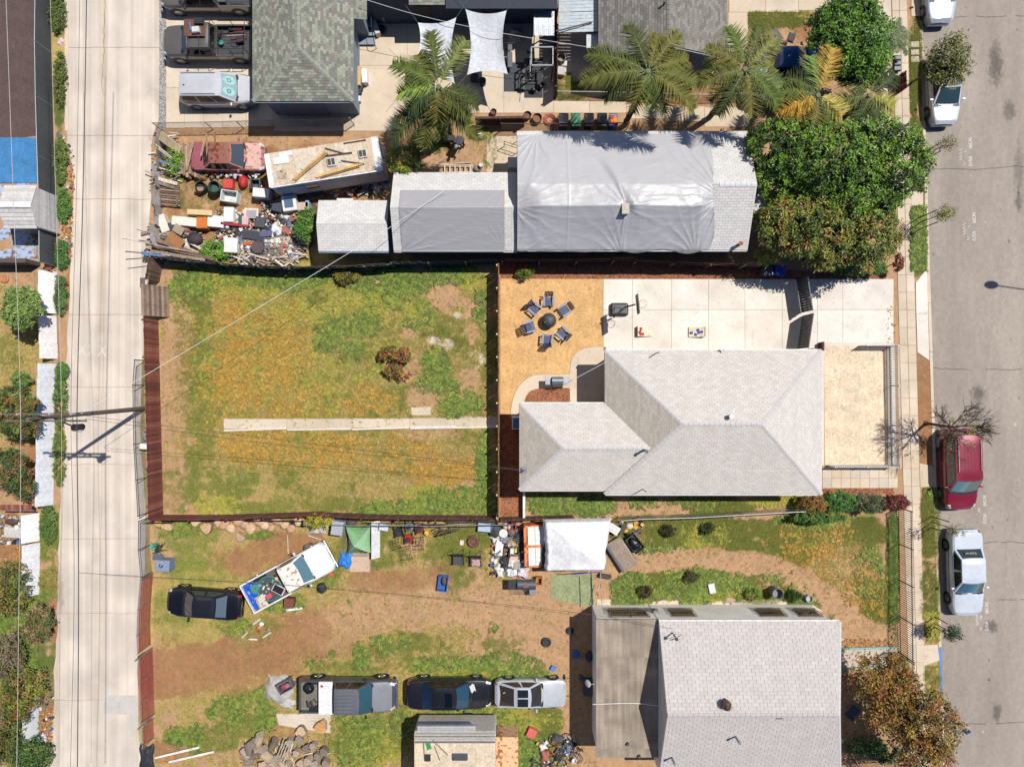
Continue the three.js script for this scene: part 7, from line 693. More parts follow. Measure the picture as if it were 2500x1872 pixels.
// --- tan patio: chairs round the fire pit
{ const navy = mat('#3f4d78', 0.55), navyD = mat('#2c3556', 0.6), armSheenM = mat('#8f93a8', 0.5); const c = thing('adirondack_chair', 'x', 'chair', [0,0,0]);      // faces +x; arms are the same navy with sunlit sheen painted in
  for (let k = 0; k < 7; k++) mesh('seat_slat', box(0.07,0.022,0.5,0.28 - k * 0.085,0.36 - k * 0.016,0), navy, c); for (let k = 0; k < 6; k++) { const z = -0.235 + k * 0.094, hh = 0.72 - 0.05 * Math.pow((k - 2.5) / 2.5,2); mesh('back_slat', box(0.02, hh, 0.078,-0.32 - 0.13,0.3 + hh / 2 * 0.95, z * 1.08,0,0,0.38), navyD, c); } for (const s of [-1,1]) { mesh('arm', rbox(0.72,0.028,0.14,0.012,0.02,0.56, s * 0.33), armSheenM, c); mesh('leg', box(0.09,0.56,0.03,0.3,0.28, s * 0.3), navy, c); mesh('leg', bar([-0.45,0.02, s * 0.24],[0.25,0.34, s * 0.24],0.1,0.03), navy, c); mesh('leg', box(0.08,0.5,0.03,-0.25,0.28, s * 0.3), navy, c); } mesh('back_rail', [box(0.03,0.06,0.62,-0.42,0.54,0), box(0.03,0.05,0.5,-0.55,0.8,0)], navyD, c);
  const spots = [[1339,736, 'nearest the bark strip'],[1305,755, 'beside the tall board fence, upper one'],[1378,758, 'facing the basketball hoop side'],[1294,799, 'beside the tall board fence, lower one'],[1373,814, 'on the house side, lower one'],[1336,829, 'nearest the grill']]; spots.forEach(([a, b, l], i) => { const p = P(a, b), ry = head(1339 - a, 784 - b), lab = `navy slatted garden chair at the fire pit, ${l}`; if (i) clone(c, p, ry, lab, 'chairs round the fire pit').scale.setScalar(0.88); else { c.position.copy(p); c.scale.setScalar(0.88); c.rotation.y = ry; tag(c, lab, 'chair', 'chairs round the fire pit'); } });
  const f = thing('fire_pit', 'round black fire pit with mesh lid between the navy chairs', 'fire pit', P(1339,784)); mesh('bowl', cyl(0.42,0.3,0.24,0,0.36,0,28), BLACK, f); mesh('rim', tor(0.42,0.035,0,0.48,0, Math.PI / 2,0,0,32), mat('#2a2b2e', 0.5), f); mesh('lid', tf(new THREE.SphereGeometry(0.45,24,6,0,6.283,0,1.1), 0,0.36,0), mat('#46484b', 0.6), f); mesh('handle', [rod([-0.3,0.76,0.16],[0.3,0.76,-0.16],0.012), rod([-0.12,0.77,-0.2],[0.12,0.77,0.2],0.01)], mat('#a5a6a8', 0.4), f); for (let k = 0; k < 4; k++) mesh('leg', rod([Math.cos(k * 1.571) * 0.3,0.3, Math.sin(k * 1.571) * 0.3],[Math.cos(k * 1.571) * 0.38,0, Math.sin(k * 1.571) * 0.38],0.015), BLACK, f); }
// --- basketball hoop
{ const b = P(1511,756), h = thing('basketball_hoop', 'portable basketball hoop on the concrete court', 'basketball hoop', b); mesh('base', [rbox(1.1,0.32,0.78,0.14,0,0.18,0), rbox(0.7,0.04,0.5,0.02,0,0.35,0)], mat('#2c2e31', 0.45), h); mesh('cap', [cyl(0.09,0.09,0.06,0.08,0.38,0.05,12)], BLACK, h); const top = P(1552,743,3.0).sub(b), pb = P(1499,774,0.3).sub(b), bb = P(1556,743,3.05).sub(b); mesh('pole', [rod(V(pb.x, 0.25, pb.z), V(top.x - 0.5,2.5, top.z + 0.1), 0.05,0.05,10), rod(V(top.x - 0.5,2.5, top.z + 0.1), V(top.x - 0.02,3.0, top.z), 0.045,0.045,10), rod(V(pb.x + 0.1,0.4, pb.z - 0.6), V(top.x - 0.6,1.9, top.z + 0.1), 0.02)], BLACK, h); mesh('backboard', rbox(0.05,0.72,1.1,0.015, bb.x, 3.2, bb.z, 0.1), mat('#5b5450', 0.5), h); const rm = P(1570,742,3.05).sub(b); mesh('rim', [tor(0.23,0.012, rm.x, 3.05, rm.z), box(0.16,0.05,0.14, bb.x + 0.07,3.02, bb.z)], mat('#e0745c', 0.5), h); const ng = []; for (let k = 0; k < 12; k++) { const a = k * 0.5236; ng.push(rod([rm.x + Math.cos(a) * 0.23,3.04, rm.z + Math.sin(a) * 0.23],[rm.x + Math.cos(a + 0.26) * 0.13,2.62, rm.z + Math.sin(a + 0.26) * 0.13],0.005,0.005,4)); } mesh('net', ng, whiteTrim, h); }
for (const [px, py, hl, bags, col, l] of [[1573,809,-1,[[1563,803],[1560,812],[1562,816],[1568,816]], '#c9403c', 'red'],[1700,811,1,[[1687,813],[1702,806],[1697,817],[1705,812]], '#4a59b0', 'blue']]) { const b = thing('cornhole_board', `cream bean bag toss board holding ${l} bags`, 'game board', P(px, py)); const tl = hl < 0 ? -0.22 : 0.2; const bd = mesh('board', box(0.98,0.03,0.6,0,0.2,0,0,0, tl), mat('#ece0c6', 0.6, { t: 'wood' }), b); mesh('frame', [box(0.96,0.09,0.03,0,0.14,0.28,0,0, tl), box(0.96,0.09,0.03,0,0.14,-0.28,0,0, tl), box(0.03,0.32,0.58, hl * 0.46,0.17,0)], mat('#6a5a40', 0.8, { t: 'wood' }), b); mesh('hole', cyl(0.075,0.075,0.012, hl * 0.28,0.2 + 0.28 * 0.22 + 0.016,0,18,0,0, tl), BLACK, b); const names = ['closest to the fence', 'next to the hole', 'in the corner', 'at the lower edge']; bags.forEach(([a, c], i) => { const q = P(a, c), x = q.x - b.position.x; solo('bean_bag', `${l} square bean bag on the toss board, ${names[i]}`, 'bean bag', [rbox(0.16,0.05,0.16,0.02)], mat(col, 0.85), [q.x, 0.245 + x * Math.tan(tl), q.z], i * 0.5 + 0.2, `${l} bean bags`); }); }
{ const g = thing('barbecue_grill', 'silver gas barbecue on the curved path', 'barbecue', P(1357,930)); mesh('cart', box(0.62,0.75,0.48,0.05,0.38,0), mat('#3a3c40', 0.5), g); mesh('lid', tf(new THREE.CylinderGeometry(0.26,0.26,0.66,18,1, false, 0, Math.PI), 0.05,0.84,0,0,0, Math.PI / 2), mat('#aeb4bc', 0.3, { metal: 0.7 }), g); mesh('firebox', rbox(0.68,0.16,0.52,0.03,0.05,0.78,0), mat('#55585c', 0.4, { metal: 0.4 }), g); for (const s of [-1,1]) mesh('side_shelf', rbox(0.36,0.035,0.46,0.015,0.05 + s * 0.55,0.82,0), mat('#b9bcc0', 0.35, { metal: 0.4 }), g); mesh('handle', [rod([-0.2,0.9,0.3],[0.3,0.9,0.3],0.014)], CHROME, g); for (const s of [-1,1]) for (const t of [-1,1]) mesh('wheel', cyl(0.06,0.06,0.04,0.05 + s * 0.26,0.06, t * 0.22,12,0, Math.PI / 2), RUBBER, g); }
put([['utility_cabinet', 'b', 1260,1033,0,20,30,1.0, '#e6e9ec', 'white and blue cabinet against the rear wing wall']]); { const p = P(1260,1033,1.03); solo('blue_panel_sheet', 'blue sheet lying on the white cabinet by the wing wall', 'sheet', [box(0.36,0.02,0.6)], mat('#4d6f96', 0.6), p); }
// --- wheelie bins
function bin(label, px, py, c, ry = 0, group) { const b = thing('wheelie_bin', label, 'bin', P(px, py, 1.0).setY(0), ry, group), m = mat(c, 0.5); mesh('body', [(() => { const g = new THREE.CylinderGeometry(0.38,0.3,0.95,4,1); g.rotateY(Math.PI / 4); g.scale(1,1,1.12); g.translate(0,0.51,0); return g.toNonIndexed(); })()], m, b); mesh('lid', [rbox(0.6,0.07,0.68,0.03,0,1.02,0), rbox(0.44,0.03,0.5,0.01,0,1.06,0.02), box(0.5,0.05,0.08,0,1.03,0.36)], mat(c, 0.28, { clearcoat: 0.5 }), b); mesh('handle', rod([-0.26,0.98,-0.38],[0.26,0.98,-0.38],0.02), m, b); for (const s of [-1,1]) mesh('wheel', cyl(0.11,0.11,0.05, s * 0.25,0.11,-0.3,14,0,0, Math.PI / 2), RUBBER, b); return b; }
bin('black bin next to the coiled red hose', 1376,292, '#34363a', 0, 'bins behind the tarped house'); bin('green bin in the row behind the tarped house', 1406,292, '#1f8a5e', 0.05, 'bins behind the tarped house'); bin('black bin between the green and the small black one', 1438,292, '#2a2c2f', 0, 'bins behind the tarped house'); bin('smaller black bin beside the full blue one', 1470,291, '#26282b', 0, 'bins behind the tarped house'); { const b = bin('blue bin stuffed with red and yellow rubbish', 1498,293, '#23379a', 0, 'bins behind the tarped house'); b.remove(b.children.find((q) => q.name === 'lid')); b.updateMatrixWorld(); solo('bin_rubbish', 'red and yellow rubbish bulging from the blue bin', 'rubbish', cloth(0.5,0.56,0.25,3), mat('#d98a3a', 0.7, { t: 'rust' }), [b.position.x, 0.9, b.position.z]); } bin('black bin beside the driveway gate', 1876,657, '#3a3c40', 0, 'bins by the driveway gate'); bin('bright blue bin beside the driveway gate', 1906,657, '#1c36c0', 0, 'bins by the driveway gate');
// --- gym corner and shade sails
solo('gym_mat', 'wide dark rubber gym mat under the weights', 'mat', plate(poly([[1230,153],[1279,153],[1279,224],[1230,224]]), 0.031,0.05), mat('#4a4d51', 0.9, { t: 'speck' })); solo('gym_mat', 'narrow dark rubber gym mat beside the plank fence', 'mat', plate(poly([[1280,143],[1325,143],[1325,239],[1280,239]]), 0.031,0.05), mat('#3f4246', 0.9, { t: 'speck' }));
{ const g = thing('squat_rack', 'black squat rack with plates beside the fence', 'gym rack', P(1325,178)); const fm = mat('#2a2c30', 0.5), pts = [[-0.75,-0.55],[0.5,-0.55],[-0.75,0.5],[0.5,0.5]]; pts.forEach(([x, z]) => mesh('upright', box(0.07,2.1,0.07, x, 1.08, z), fm, g)); mesh('beam', [box(1.3,0.07,0.07,-0.12,2.1,-0.55), box(1.3,0.07,0.07,-0.12,2.1,0.5), box(0.07,0.07,1.1,-0.75,2.1,0), box(0.07,0.07,1.1,0.5,2.1,0)], mat('#9ba3a3', 0.5), g); mesh('barbell', rod([-0.8,1.2,-0.9],[-0.8,1.2,0.95],0.016), CHROME, g); for (const z of [-0.75,-0.68,0.75,0.82]) mesh('weight_plate', cyl(0.22,0.22,0.05,-0.8,1.2, z, 20,0, Math.PI / 2), BLACK, g); for (const z of [-0.3,0,0.3]) mesh('peg', box(0.5,0.05,0.05,-0.3,0.8, z), fm, g); }
{ const g = thing('cable_machine', 'black frame gym machine standing on the mats', 'gym machine', P(1290,205)); const fm = mat('#232529', 0.5); mesh('frame', [bar([-0.55,0.1,-0.4],[-0.55,0.1,0.55],0.07), bar([-0.55,0.1,0],[0.7,0.1,0],0.07), bar([0.5,0.1,-0.9],[0.5,0.1,0.6],0.07), bar([-0.5,0.1,-0.3],[0.5,0.9,-0.9],0.06), bar([0.5,0.1,0.3],[0.5,1.1,0.2],0.07), bar([-0.55,0.1,-0.4],[-0.55,0.8,-0.3],0.06)], fm, g); mesh('bar', rod([-0.1,0.75,-1.3],[-0.2,0.75,0.9],0.02), fm, g); for (const [x, z] of [[0.7,0.3],[0.3,0.5],[0.9,0.1]]) mesh('weight_plate', cyl(0.17,0.17,0.08, x, 0.3, z, 18,0, Math.PI / 2,0.3), BLACK, g); }
{ const g = thing('weight_bench', 'grey padded weight bench beside the shade sail', 'bench', P(1245,150)); mesh('pad', [rbox(0.3,0.08,0.95,0.03,0,0.45,0.1), rbox(0.28,0.08,0.4,0.03,0,0.5,-0.62)], mat('#5b6066', 0.6), g); mesh('frame', [box(0.06,0.06,1.6,0,0.3,-0.1), box(0.5,0.06,0.06,0,0.05,0.7), box(0.5,0.06,0.06,0,0.05,-0.7), box(0.06,0.4,0.06,0,0.22,0.6), box(0.06,0.4,0.06,0,0.22,-0.6)], BLACK, g); mesh('leg_roller', [rod([-0.3,0.55,-0.85],[0.3,0.55,-0.85],0.05), rod([-0.25,0.35,-0.9],[0.25,0.35,-0.9],0.05)], BLACK, g); }
function sail(label, c4, sag, col) { const q = c4.map(([a, b, h]) => P(a, b, h)); const s = thing('shade_sail', label, 'shade sail'); mesh('cloth', grid(24,28, (u, v) => { const e = (t) => 4 * t * (1 - t), a = q[0].clone().lerp(q[1], u), b = q[3].clone().lerp(q[2], u), p = a.lerp(b, v), cx = (q[0].x + q[2].x) / 2, cz = (q[0].z + q[2].z) / 2; const mu = 0.22 * e(v) * Math.pow(Math.abs(2 * u - 1), 2), mv = 0.12 * e(u) * Math.pow(Math.abs(2 * v - 1), 2); const ctr = q[0].clone().lerp(q[1],0.5).lerp(q[3].clone().lerp(q[2],0.5), v), ctu = q[0].clone().lerp(q[3],0.5).lerp(q[1].clone().lerp(q[2],0.5), u); p.lerp(ctr, mu).lerp(ctu, mv); return [p.x, p.y - sag * e(u) * e(v), p.z]; }), mat(col, 0.85), s); q.forEach((p, i) => mesh('rope', rod(p, V(p.x + (i === 0 || i === 3 ? -0.7 : 0.7), p.y + 0.25, p.z + (i < 2 ? -0.9 : 0.9)), 0.01,0.01,5), mat('#4f7a6a', 0.7), s)); return s; }
sail('large pale grey shade sail beside the tall palm', [[1136,22,3.1],[1237,25,3.0],[1240,181,2.7],[1140,183,2.7]],0.25, '#d4d5d9'); sail('smaller white shade sail half hidden by palm fronds', [[1020,55,3.0],[1114,42,3.0],[1110,205,2.4],[1010,150,2.8]],0.25, '#e6e7ea');
put([['patio_stool', 'c', 1178,196,0,16,16,.5, '#2b2c2f', 'round black stool below the pale grey sail'],['dark_chair', 'b', 1158,186,10,18,16,.45, '#3a3a3c', 'dark chair in the shade below the grey sail'],['garden_pot', 'k', 1288,280,0,18,18,.35, '#7a4a34', 'terracotta pot with cactus beside the plank screen'],['garden_pot', 'k', 1312,287,0,22,22,.4, '#8a5a3a', 'larger brown pot between plank screen and hose'],['garden_pot', 'k', 1205,272,0,14,14,.3, '#6f4a3a', 'small brown pot at the patio edge'],['concrete_mixer', 'k', 1371,139,0,20,20,.7, '#9a8f84', 'round grey drum on a white stand beside the fence'],['mixer_stand', 'b', 1372,145,3,26,30,.2, '#ddd6cc', 'white stand board under the grey drum'],['folding_chair', 'b', 1370,172,8,18,20,.4, '#c6c4be', 'white folding chair beside the plank fence'],['draped_chair', 'f', 1258,90,0,32,32,.8, '#d6c6b4', 'cream cloth draped chair near the corrugated awning'],['plastic_tub', 'b', 927,28,10,24,28,.7, '#8aa0a8', 'grey blue tub in the shade beside the steps'],['tyre', 'y', 930,72,0,24,24,.12, '#4a4038', 'brown tyre leaning at the steps by the garage'],['bench_box', 'b', 915,62,-20,12,40,.5, '#dcd6ca', 'white bench beside the metal steps'],['white_box', 'b', 889,184,-3,14,34,.5, '#f3f2ef', 'white box beside the garage wall'],['wood_sheet', 'b', 873,184,2,15,46,.6, '#d9b07a', 'tan wood sheet stack against the garage wall'],['round_drum', 'c', 874,222,0,14,14,.4, '#3a3b3c', 'black round drum below the tan wood sheets'],['white_bucket', 'b', 874,240,0,11,14,.35, '#ecebe8', 'white square bucket by the garage corner'],['black_scrap', 'b', 880,208,15,10,22,.35, '#3c3d40', 'black scrap parts between wood sheets and drum'],['cable_scrap', 's', 868,152,0,12,14,.4, '#4c4a46', 'dark cable heap on top of the wood sheets']]);
{ const g = thing('metal_steps', 'grey metal steps at the garage side door', 'steps', P(895,88)); for (let k = 0; k < 3; k++) mesh('step', box(1.1,0.06,0.42,0,0.55 - k * 0.18,-0.5 + k * 0.45), mat('#8d98a2', 0.6), g); for (const s of [-1,1]) mesh('handrail', tube([[s * 0.55,0.5,-0.7],[s * 0.55,1.45,-0.6],[s * 0.6,1.1,0.6],[s * 0.6,0,0.8]],0.02), BLACK, g); }
{ const c = P(1343,290,0.2); solo('coiled_hose', 'coil of red garden hose beside the black bin', 'hose', [...Array(6)].map((_, k) => tor(0.2 + 0.03 * k, 0.022, c.x + 0.02 * Math.sin(k * 2), 0.03 + 0.02 * k, c.z + 0.02 * Math.cos(k * 3))), mat('#c0624c', 0.6)); }
{ const g = thing('parasol', 'closed red parasol lying under the palm fronds', 'parasol', P(1062,290)); mesh('canopy', rod([-0.1,0.55,-0.75],[0.12,0.6,0.1],0.14,0.05,9), mat('#d02a2a', 0.8), g); mesh('pole', rod([0.12,0.6,0.1],[0.3,0.5,0.75],0.03), mat('#b58a5a', 0.7), g); }
{ const g = thing('step_ladder', 'pale aluminium step ladder lying behind the tarped wing', 'ladder', P(1105,411,0.3)); const lm = mat('#cfc8bc', 0.45, { metal: 0.3 }); for (const s of [-1,1]) mesh('stile', box(2.45,0.07,0.05,0,0.25, s * 0.22,0.02 * s), lm, g); for (let k = 0; k < 8; k++) mesh('rung', box(0.06,0.03,0.44,-1.1 + k * 0.31,0.25,0), lm, g); mesh('brace', [bar([-1.0,0.1,-0.3],[1.1,0.12,-0.42],0.04), bar([-0.9,0.05,-0.4],[-0.4,0.3,-0.6],0.03)], lm, g); g.position.y = 0; }
put([['yard_lamp', 'c', 1174,402,0,9,9,.5, '#dcdcd8', 'small white yard lamp beside the ladder'],['scrap_heap', 's', 1165,408,0,22,16,.3, '#8f8880', 'grey scrap heap at the ladder foot'],['washing_machine', 'b', 1252,396,0,24,26,.85, '#dfe2e4', 'white appliance against the silver roofed house'],['tarp_table', 'b', 1085,335,4,50,14,.7, '#2b2826', 'dark work table under the palm fronds'],['blue_cooler', 'b', 1158,326,20,14,12,.35, '#3a66b0', 'blue cooler at the tip of the palm frond'],['white_sack', 'g', 1170,328,0,16,14,.4, '#dcd8d0', 'white sack beside the blue cooler'],['small_table', 'b', 1108,345,0,18,14,.5, '#6a4a3c', 'small red brown table beside the crouching person']]);
{ const g = thing('pipe_frame', 'rusty pipe railing on the pale pad', 'railing', P(1245,350)); const m2 = mat('#6a5448', 0.7); for (const [x, z] of [[-0.35,0.2],[0.55,0.5],[0.55,-0.2]]) mesh('post', rod([x, 0, z],[x, 0.95, z],0.025), m2, g); mesh('rail', [rod([-0.35,0.95,0.2],[0.55,0.95,0.5],0.02), rod([-0.35,0.5,0.2],[0.55,0.5,0.5],0.02)], m2, g); }
// --- person bending over in the yard behind the tarped wing
{ const J = { hipL: [-0.05,0.86,0.13], hipR: [-0.05,0.86,-0.13], kneeL: [0.08,0.47,0.17], kneeR: [0.06,0.47,-0.17], ankL: [-0.06,0.08,0.19], ankR: [-0.02,0.08,-0.19], toeL: [0.12,0.05,0.22], toeR: [0.16,0.05,-0.2], pelvis: [-0.03,0.92,0], chest: [0.3,1.18,0], neck: [0.46,1.24,0], shL: [0.36,1.2,0.19], shR: [0.36,1.2,-0.19], elL: [0.46,0.93,0.27], elR: [0.48,0.94,-0.26], wrL: [0.64,0.8,0.2], wrR: [0.66,0.82,-0.18], head: [0.6,1.25,0] };
  const bones = [['hipL', 'kneeL', .095,.065],['hipR', 'kneeR', .095,.065],['kneeL', 'ankL', .063,.045],['kneeR', 'ankR', .063,.045],['ankL', 'toeL', .05,.04],['ankR', 'toeR', .05,.04],['pelvis', 'chest', .15,.17],['hipL', 'hipR', .11,.11],['shL', 'shR', .085,.085],['chest', 'neck', .13,.07],['neck', 'head', .055,.06],['shL', 'elL', .058,.046],['shR', 'elR', .058,.046],['elL', 'wrL', .044,.03],['elR', 'wrR', .044,.03]].map(([a, b, r1, r2]) => [V(...J[a]), V(...J[b]), r1, r2]);
  for (const s of [1,-1]) { const w = V(...J[s > 0 ? 'wrL' : 'wrR']), d = V(0.05,-0.07,0); bones.push([w, w.clone().add(V(0.05,-0.04,0)), .034,.036]); for (let f = 0; f < 4; f++) { const k = w.clone().add(V(0.07,-0.055, (f - 1.5) * 0.022)), l = [0.062,0.07,0.066,0.05][f]; bones.push([k, k.clone().add(V(l * 0.6,-l * 0.7,0)), .0105,.009]); } const t = w.clone().add(V(0.03,-0.03,-s * 0.035)); bones.push([t, t.clone().add(V(0.045,-0.02,-s * 0.03)), .012,.01]); }
  const N = 84, half = 0.85, ctr = V(0.3,0.72,0); const sd = (x, y, z) => { let m = 9; for (const [a, b, r1, r2] of bones) { const bx = b.x - a.x, by = b.y - a.y, bz = b.z - a.z, t = clamp(((x - a.x) * bx + (y - a.y) * by + (z - a.z) * bz) / (bx * bx + by * by + bz * bz)), d = Math.hypot(x - a.x - bx * t, y - a.y - by * t, z - a.z - bz * t) - lerp(r1, r2, t), k = r1 < 0.02 ? 0.008 : 0.05, h = clamp(0.5 + 0.5 * (m - d) / k); m = lerp(m, d, h) - k * h * (1 - h); } const hx = (x - 0.62) / 0.115, hy = (y - 1.25) / 0.1, hz = (z) / 0.085, d = (Math.hypot(hx, hy, hz) - 1) * 0.09; m = Math.min(m, d); const nd = Math.hypot(x - 0.7, y - 1.17, z) - 0.022; return Math.min(m, nd); };
  const mc = new MarchingCubes(N, new THREE.MeshStandardMaterial(), false, false, 90000); mc.isolation = 0; for (let k = 0; k < N; k++) for (let j = 0; j < N; j++) for (let i = 0; i < N; i++) mc.field[k * N * N + j * N + i] = -sd(ctr.x + ((i - N / 2) / (N / 2)) * half, ctr.y + ((j - N / 2) / (N / 2)) * half, ctr.z + ((k - N / 2) / (N / 2)) * half); mc.update(); const n = mc.count, g = new THREE.BufferGeometry(), pa = mc.positionArray.slice(0, n * 3); for (let i = 0; i < n; i++) { pa[i * 3] = pa[i * 3] * half + ctr.x; pa[i * 3 + 1] = pa[i * 3 + 1] * half + ctr.y; pa[i * 3 + 2] = pa[i * 3 + 2] * half + ctr.z; }
  const col = new Float32Array(n * 3), cs = { skin: S('#a9785c'), shirt: S('#4c4656'), pants: S('#2d2f38'), shoe: S('#26221f') }; for (let i = 0; i < n; i++) { const x = pa[i * 3], y = pa[i * 3 + 1]; const c = y < 0.1 ? cs.shoe : x > 0.52 && (y < 0.9 || y > 1.12) ? cs.skin : y < 0.93 - 0.4 * x && x < 0.2 ? cs.pants : cs.shirt; col.set([c.r, c.g, c.b], i * 3); } g.setAttribute('position', new THREE.BufferAttribute(pa, 3)); g.setAttribute('color', new THREE.BufferAttribute(col, 3)); g.computeVertexNormals();
  const t = thing('person', 'person in a dark purple top bending forward beside the palm', 'person', P(1126,352), -Math.PI / 2 - 0.35); mesh('body', g, mat('#ffffff', 0.85, { t: null, k: 1, vertexColors: true }), t); mesh('cap', [tf(new THREE.SphereGeometry(0.112,16,8,0,6.283,0,1.6), 0.6,1.27,0,0,0,-0.5), rbox(0.12,0.015,0.15,0.005,0.72,1.31,0,0,0,-0.9)], mat('#8fa09c', 0.8), t); mesh('shirt_back', grid(14,14, (u, v) => { const x = lerp(-0.12,0.42, u), z = (v - 0.5) * 0.5; return [x, 1.07 + x * 0.62 + 0.07 * (1 - Math.pow(2 * v - 1,2)) + 0.02 * Math.sin(v * 26 + u * 5) - 0.06, z]; }), mat('#57505f', 0.9), t); }
// ---------- south lot ----------
{ const t = thing('camping_tent', 'green and white camping tent beside the south fence', 'tent', P(878,1318)); const gm = mat('#a4d09a', 0.7); const quad = (a, b, h) => grid(8,8, (u, v) => { const p = [lerp(lerp(a[0], b[0], u), 0, v), 0, lerp(lerp(a[1], b[1], u), 0.05, v)]; const s = 1 - 0.15 * Math.sin(u * Math.PI) * (1 - v); return [p[0] * s, h * Math.pow(v, 0.75) + 0.05, p[2] * s]; }); const c = [[-0.85,-0.95],[0.8,-0.95],[0.85,0.8],[-0.75,0.8]]; for (let k = 0; k < 4; k++) mesh('canopy_panel', quad(c[k], c[(k + 1) % 4],1.35), k % 2 ? gm : mat('#8fc488', 0.7), t); for (const [a, b] of [[0,2],[1,3]]) mesh('pole', tube([[c[a][0],0.05, c[a][1]],[c[a][0] * 0.5,1.0, c[a][1] * 0.5],[0,1.42,0.05],[c[b][0] * 0.5,1.0, c[b][1] * 0.5],[c[b][0],0.05, c[b][1]]],0.012,20,5), whiteTrim, t); mesh('fly', [grid(4,8, (u, v) => [lerp(0.82,1.25, u), 0.5 * (1 - u) + 0.05, lerp(-1.2,1.05, v)]), grid(4,8, (u, v) => [lerp(-0.85,-1.02, u), 0.3 * (1 - u) + 0.05, lerp(-0.95,0.8, v)]), grid(8,3, (u, v) => [lerp(-0.6,0.6, u), 0.3 * (1 - v) + 0.05, lerp(0.8,1.0, v)])], mat('#e2e1de', 0.7), t); }
{ const t = thing('white_canopy', 'large white tarp shelter beside the orange cabinet', 'canopy'); const q = (u, v) => { const x = lerp(lerp(1330,1332, v), lerp(1494,1482, v), u), y = lerp(lerp(1274,1270, u), lerp(1400,1398, u), v); return P(x, y, 2.0); }; mesh('tarp', grid(46,40, (u, v) => { const p = q(u, v), r = 1 - Math.max(Math.abs(u - 0.5), Math.abs(v - 0.5)) * 2; return [p.x + 0.3 * (fbm(v * 5, u * 2 + 3,3) - 0.5) * (1 - r), 1.75 + 0.5 * sst(0,1, r) + 0.16 * (fbm(u * 3 + 4, v * 3,3) - 0.5) - 0.5 * sst(0.06,0, r) + 0.07 * (fbm(u * 6, v * 6,3) - 0.5) + 0.04 * Math.abs(Math.sin(u * 20 + v * 7)) * sst(0.4,0, r), p.z]; }), mat('#f1f0ee', 0.6), t); for (const [u, v] of [[0.04,0.05],[0.96,0.05],[0.96,0.95],[0.04,0.95]]) { const p = q(u, v); mesh('post', rod(V(p.x, 0, p.z), V(p.x, 1.75, p.z), 0.03), galv, t); } mesh('side_flap', grid(8,18, (u, v) => { const p = P(lerp(1468,1482, u), lerp(1305,1390, v), 1.2); return [p.x, 1.5 - 1.0 * u + 0.1 * fbm(u * 4, v * 9,3), p.z]; }), mat('#9a9b9d', 0.7), t); mesh('blue_hem', bar(P(1395,1402,1.6), P(1470,1396,1.6), 0.12,0.03), mat('#2a4fc0', 0.6), t); }
{ const t = thing('orange_cabinet', 'rusty orange framed white cabinet beside the white canopy', 'cabinet', P(1308,1334,1.0).setY(0), 0.03); const om = mat('#d98247', 0.7, { t: 'rust' }); mesh('carcass', box(1.35,0.9,2.5,0,0.46,0), om, t); for (const [x, z, w, d] of [[0.08,-0.62,1.05,1.1],[0.08,0.62,1.05,1.08]]) { const p = mesh('panel', box(w, 0.04, d, x, 0.93, z), mat('#f0eee8', 0.5), t); mesh('seam', [box(0.02,0.01, d, x - 0.1,0.955, z), box(0.015,0.01, d, x + 0.2,0.955, z)], mat('#8a8680', 0.8), p); } mesh('frame_bar', [box(1.36,0.08,0.09,0,0.94,0), box(0.1,0.08,2.5,-0.64,0.94,0), box(1.36,0.08,0.08,0,0.94,1.22), box(1.36,0.08,0.08,0,0.94,-1.22)], om, t); solo('brown_sheet', 'crumpled dark brown sheet between cabinet and canopy', 'sheet', grid(8,40, (u, v) => { const p = P(1330 + 8 * Math.sin(v * 7) + u * 12 - 18 * sst(0.75,1, v), lerp(1282,1386, v), 1.1); return [p.x, 0.99 + 0.12 * fbm(u * 3, v * 12,3), p.z]; }), mat('#5a4540', 0.8)); }
{ const t = thing('mattress', 'stained grey mattress leaning beside the white canopy', 'mattress', P(1516,1352,0.2).setY(0.16), -1.0); mesh('pad', rbox(2.0,0.22,1.15,0.1,0,0.15,0,0,0.18), mat('#a2958a', 0.9, { t: 'dirtmap' }), t); mesh('band', [rbox(2.02,0.1,0.16,0.03,0,0.2,0.46,0,0.18), rbox(0.16,0.1,1.17,0.03,-0.85,0.2,0,0,0.18)], mat('#6e6e74', 0.8), t); }
{ const t = thing('for_sale_sign', 'white sign board with red FOR SALE lettering by the canopy', 'sign', P(1499,1292,0.5).setY(0.42), -0.55 + Math.PI); const b = mesh('board', box(0.72,0.02,0.5), mat('#f0eeea', 0.6), t); const g1 = new TextGeometry('FOR SALE', { font, size: 0.085, depth: 0.004, curveSegments: 2 }); g1.rotateX(-Math.PI / 2); g1.translate(-0.3,0.012,-0.08); mesh('lettering', g1, mat('#c0302c', 0.6), b); mesh('leg', [rod([-0.3,-0.42,0.2],[-0.3,0,0.2],0.02), rod([0.3,-0.42,0.2],[0.3,0,0.2],0.02), rod([-0.3,-0.42,-0.2],[-0.3,0,-0.2],0.02), rod([0.3,-0.42,-0.2],[0.3,0,-0.2],0.02)], oldwood[0], t); mesh('arrow', [box(0.4,0.006,0.02,0,0.013,0.08)], mat('#a8a39c', 0.7), b); }
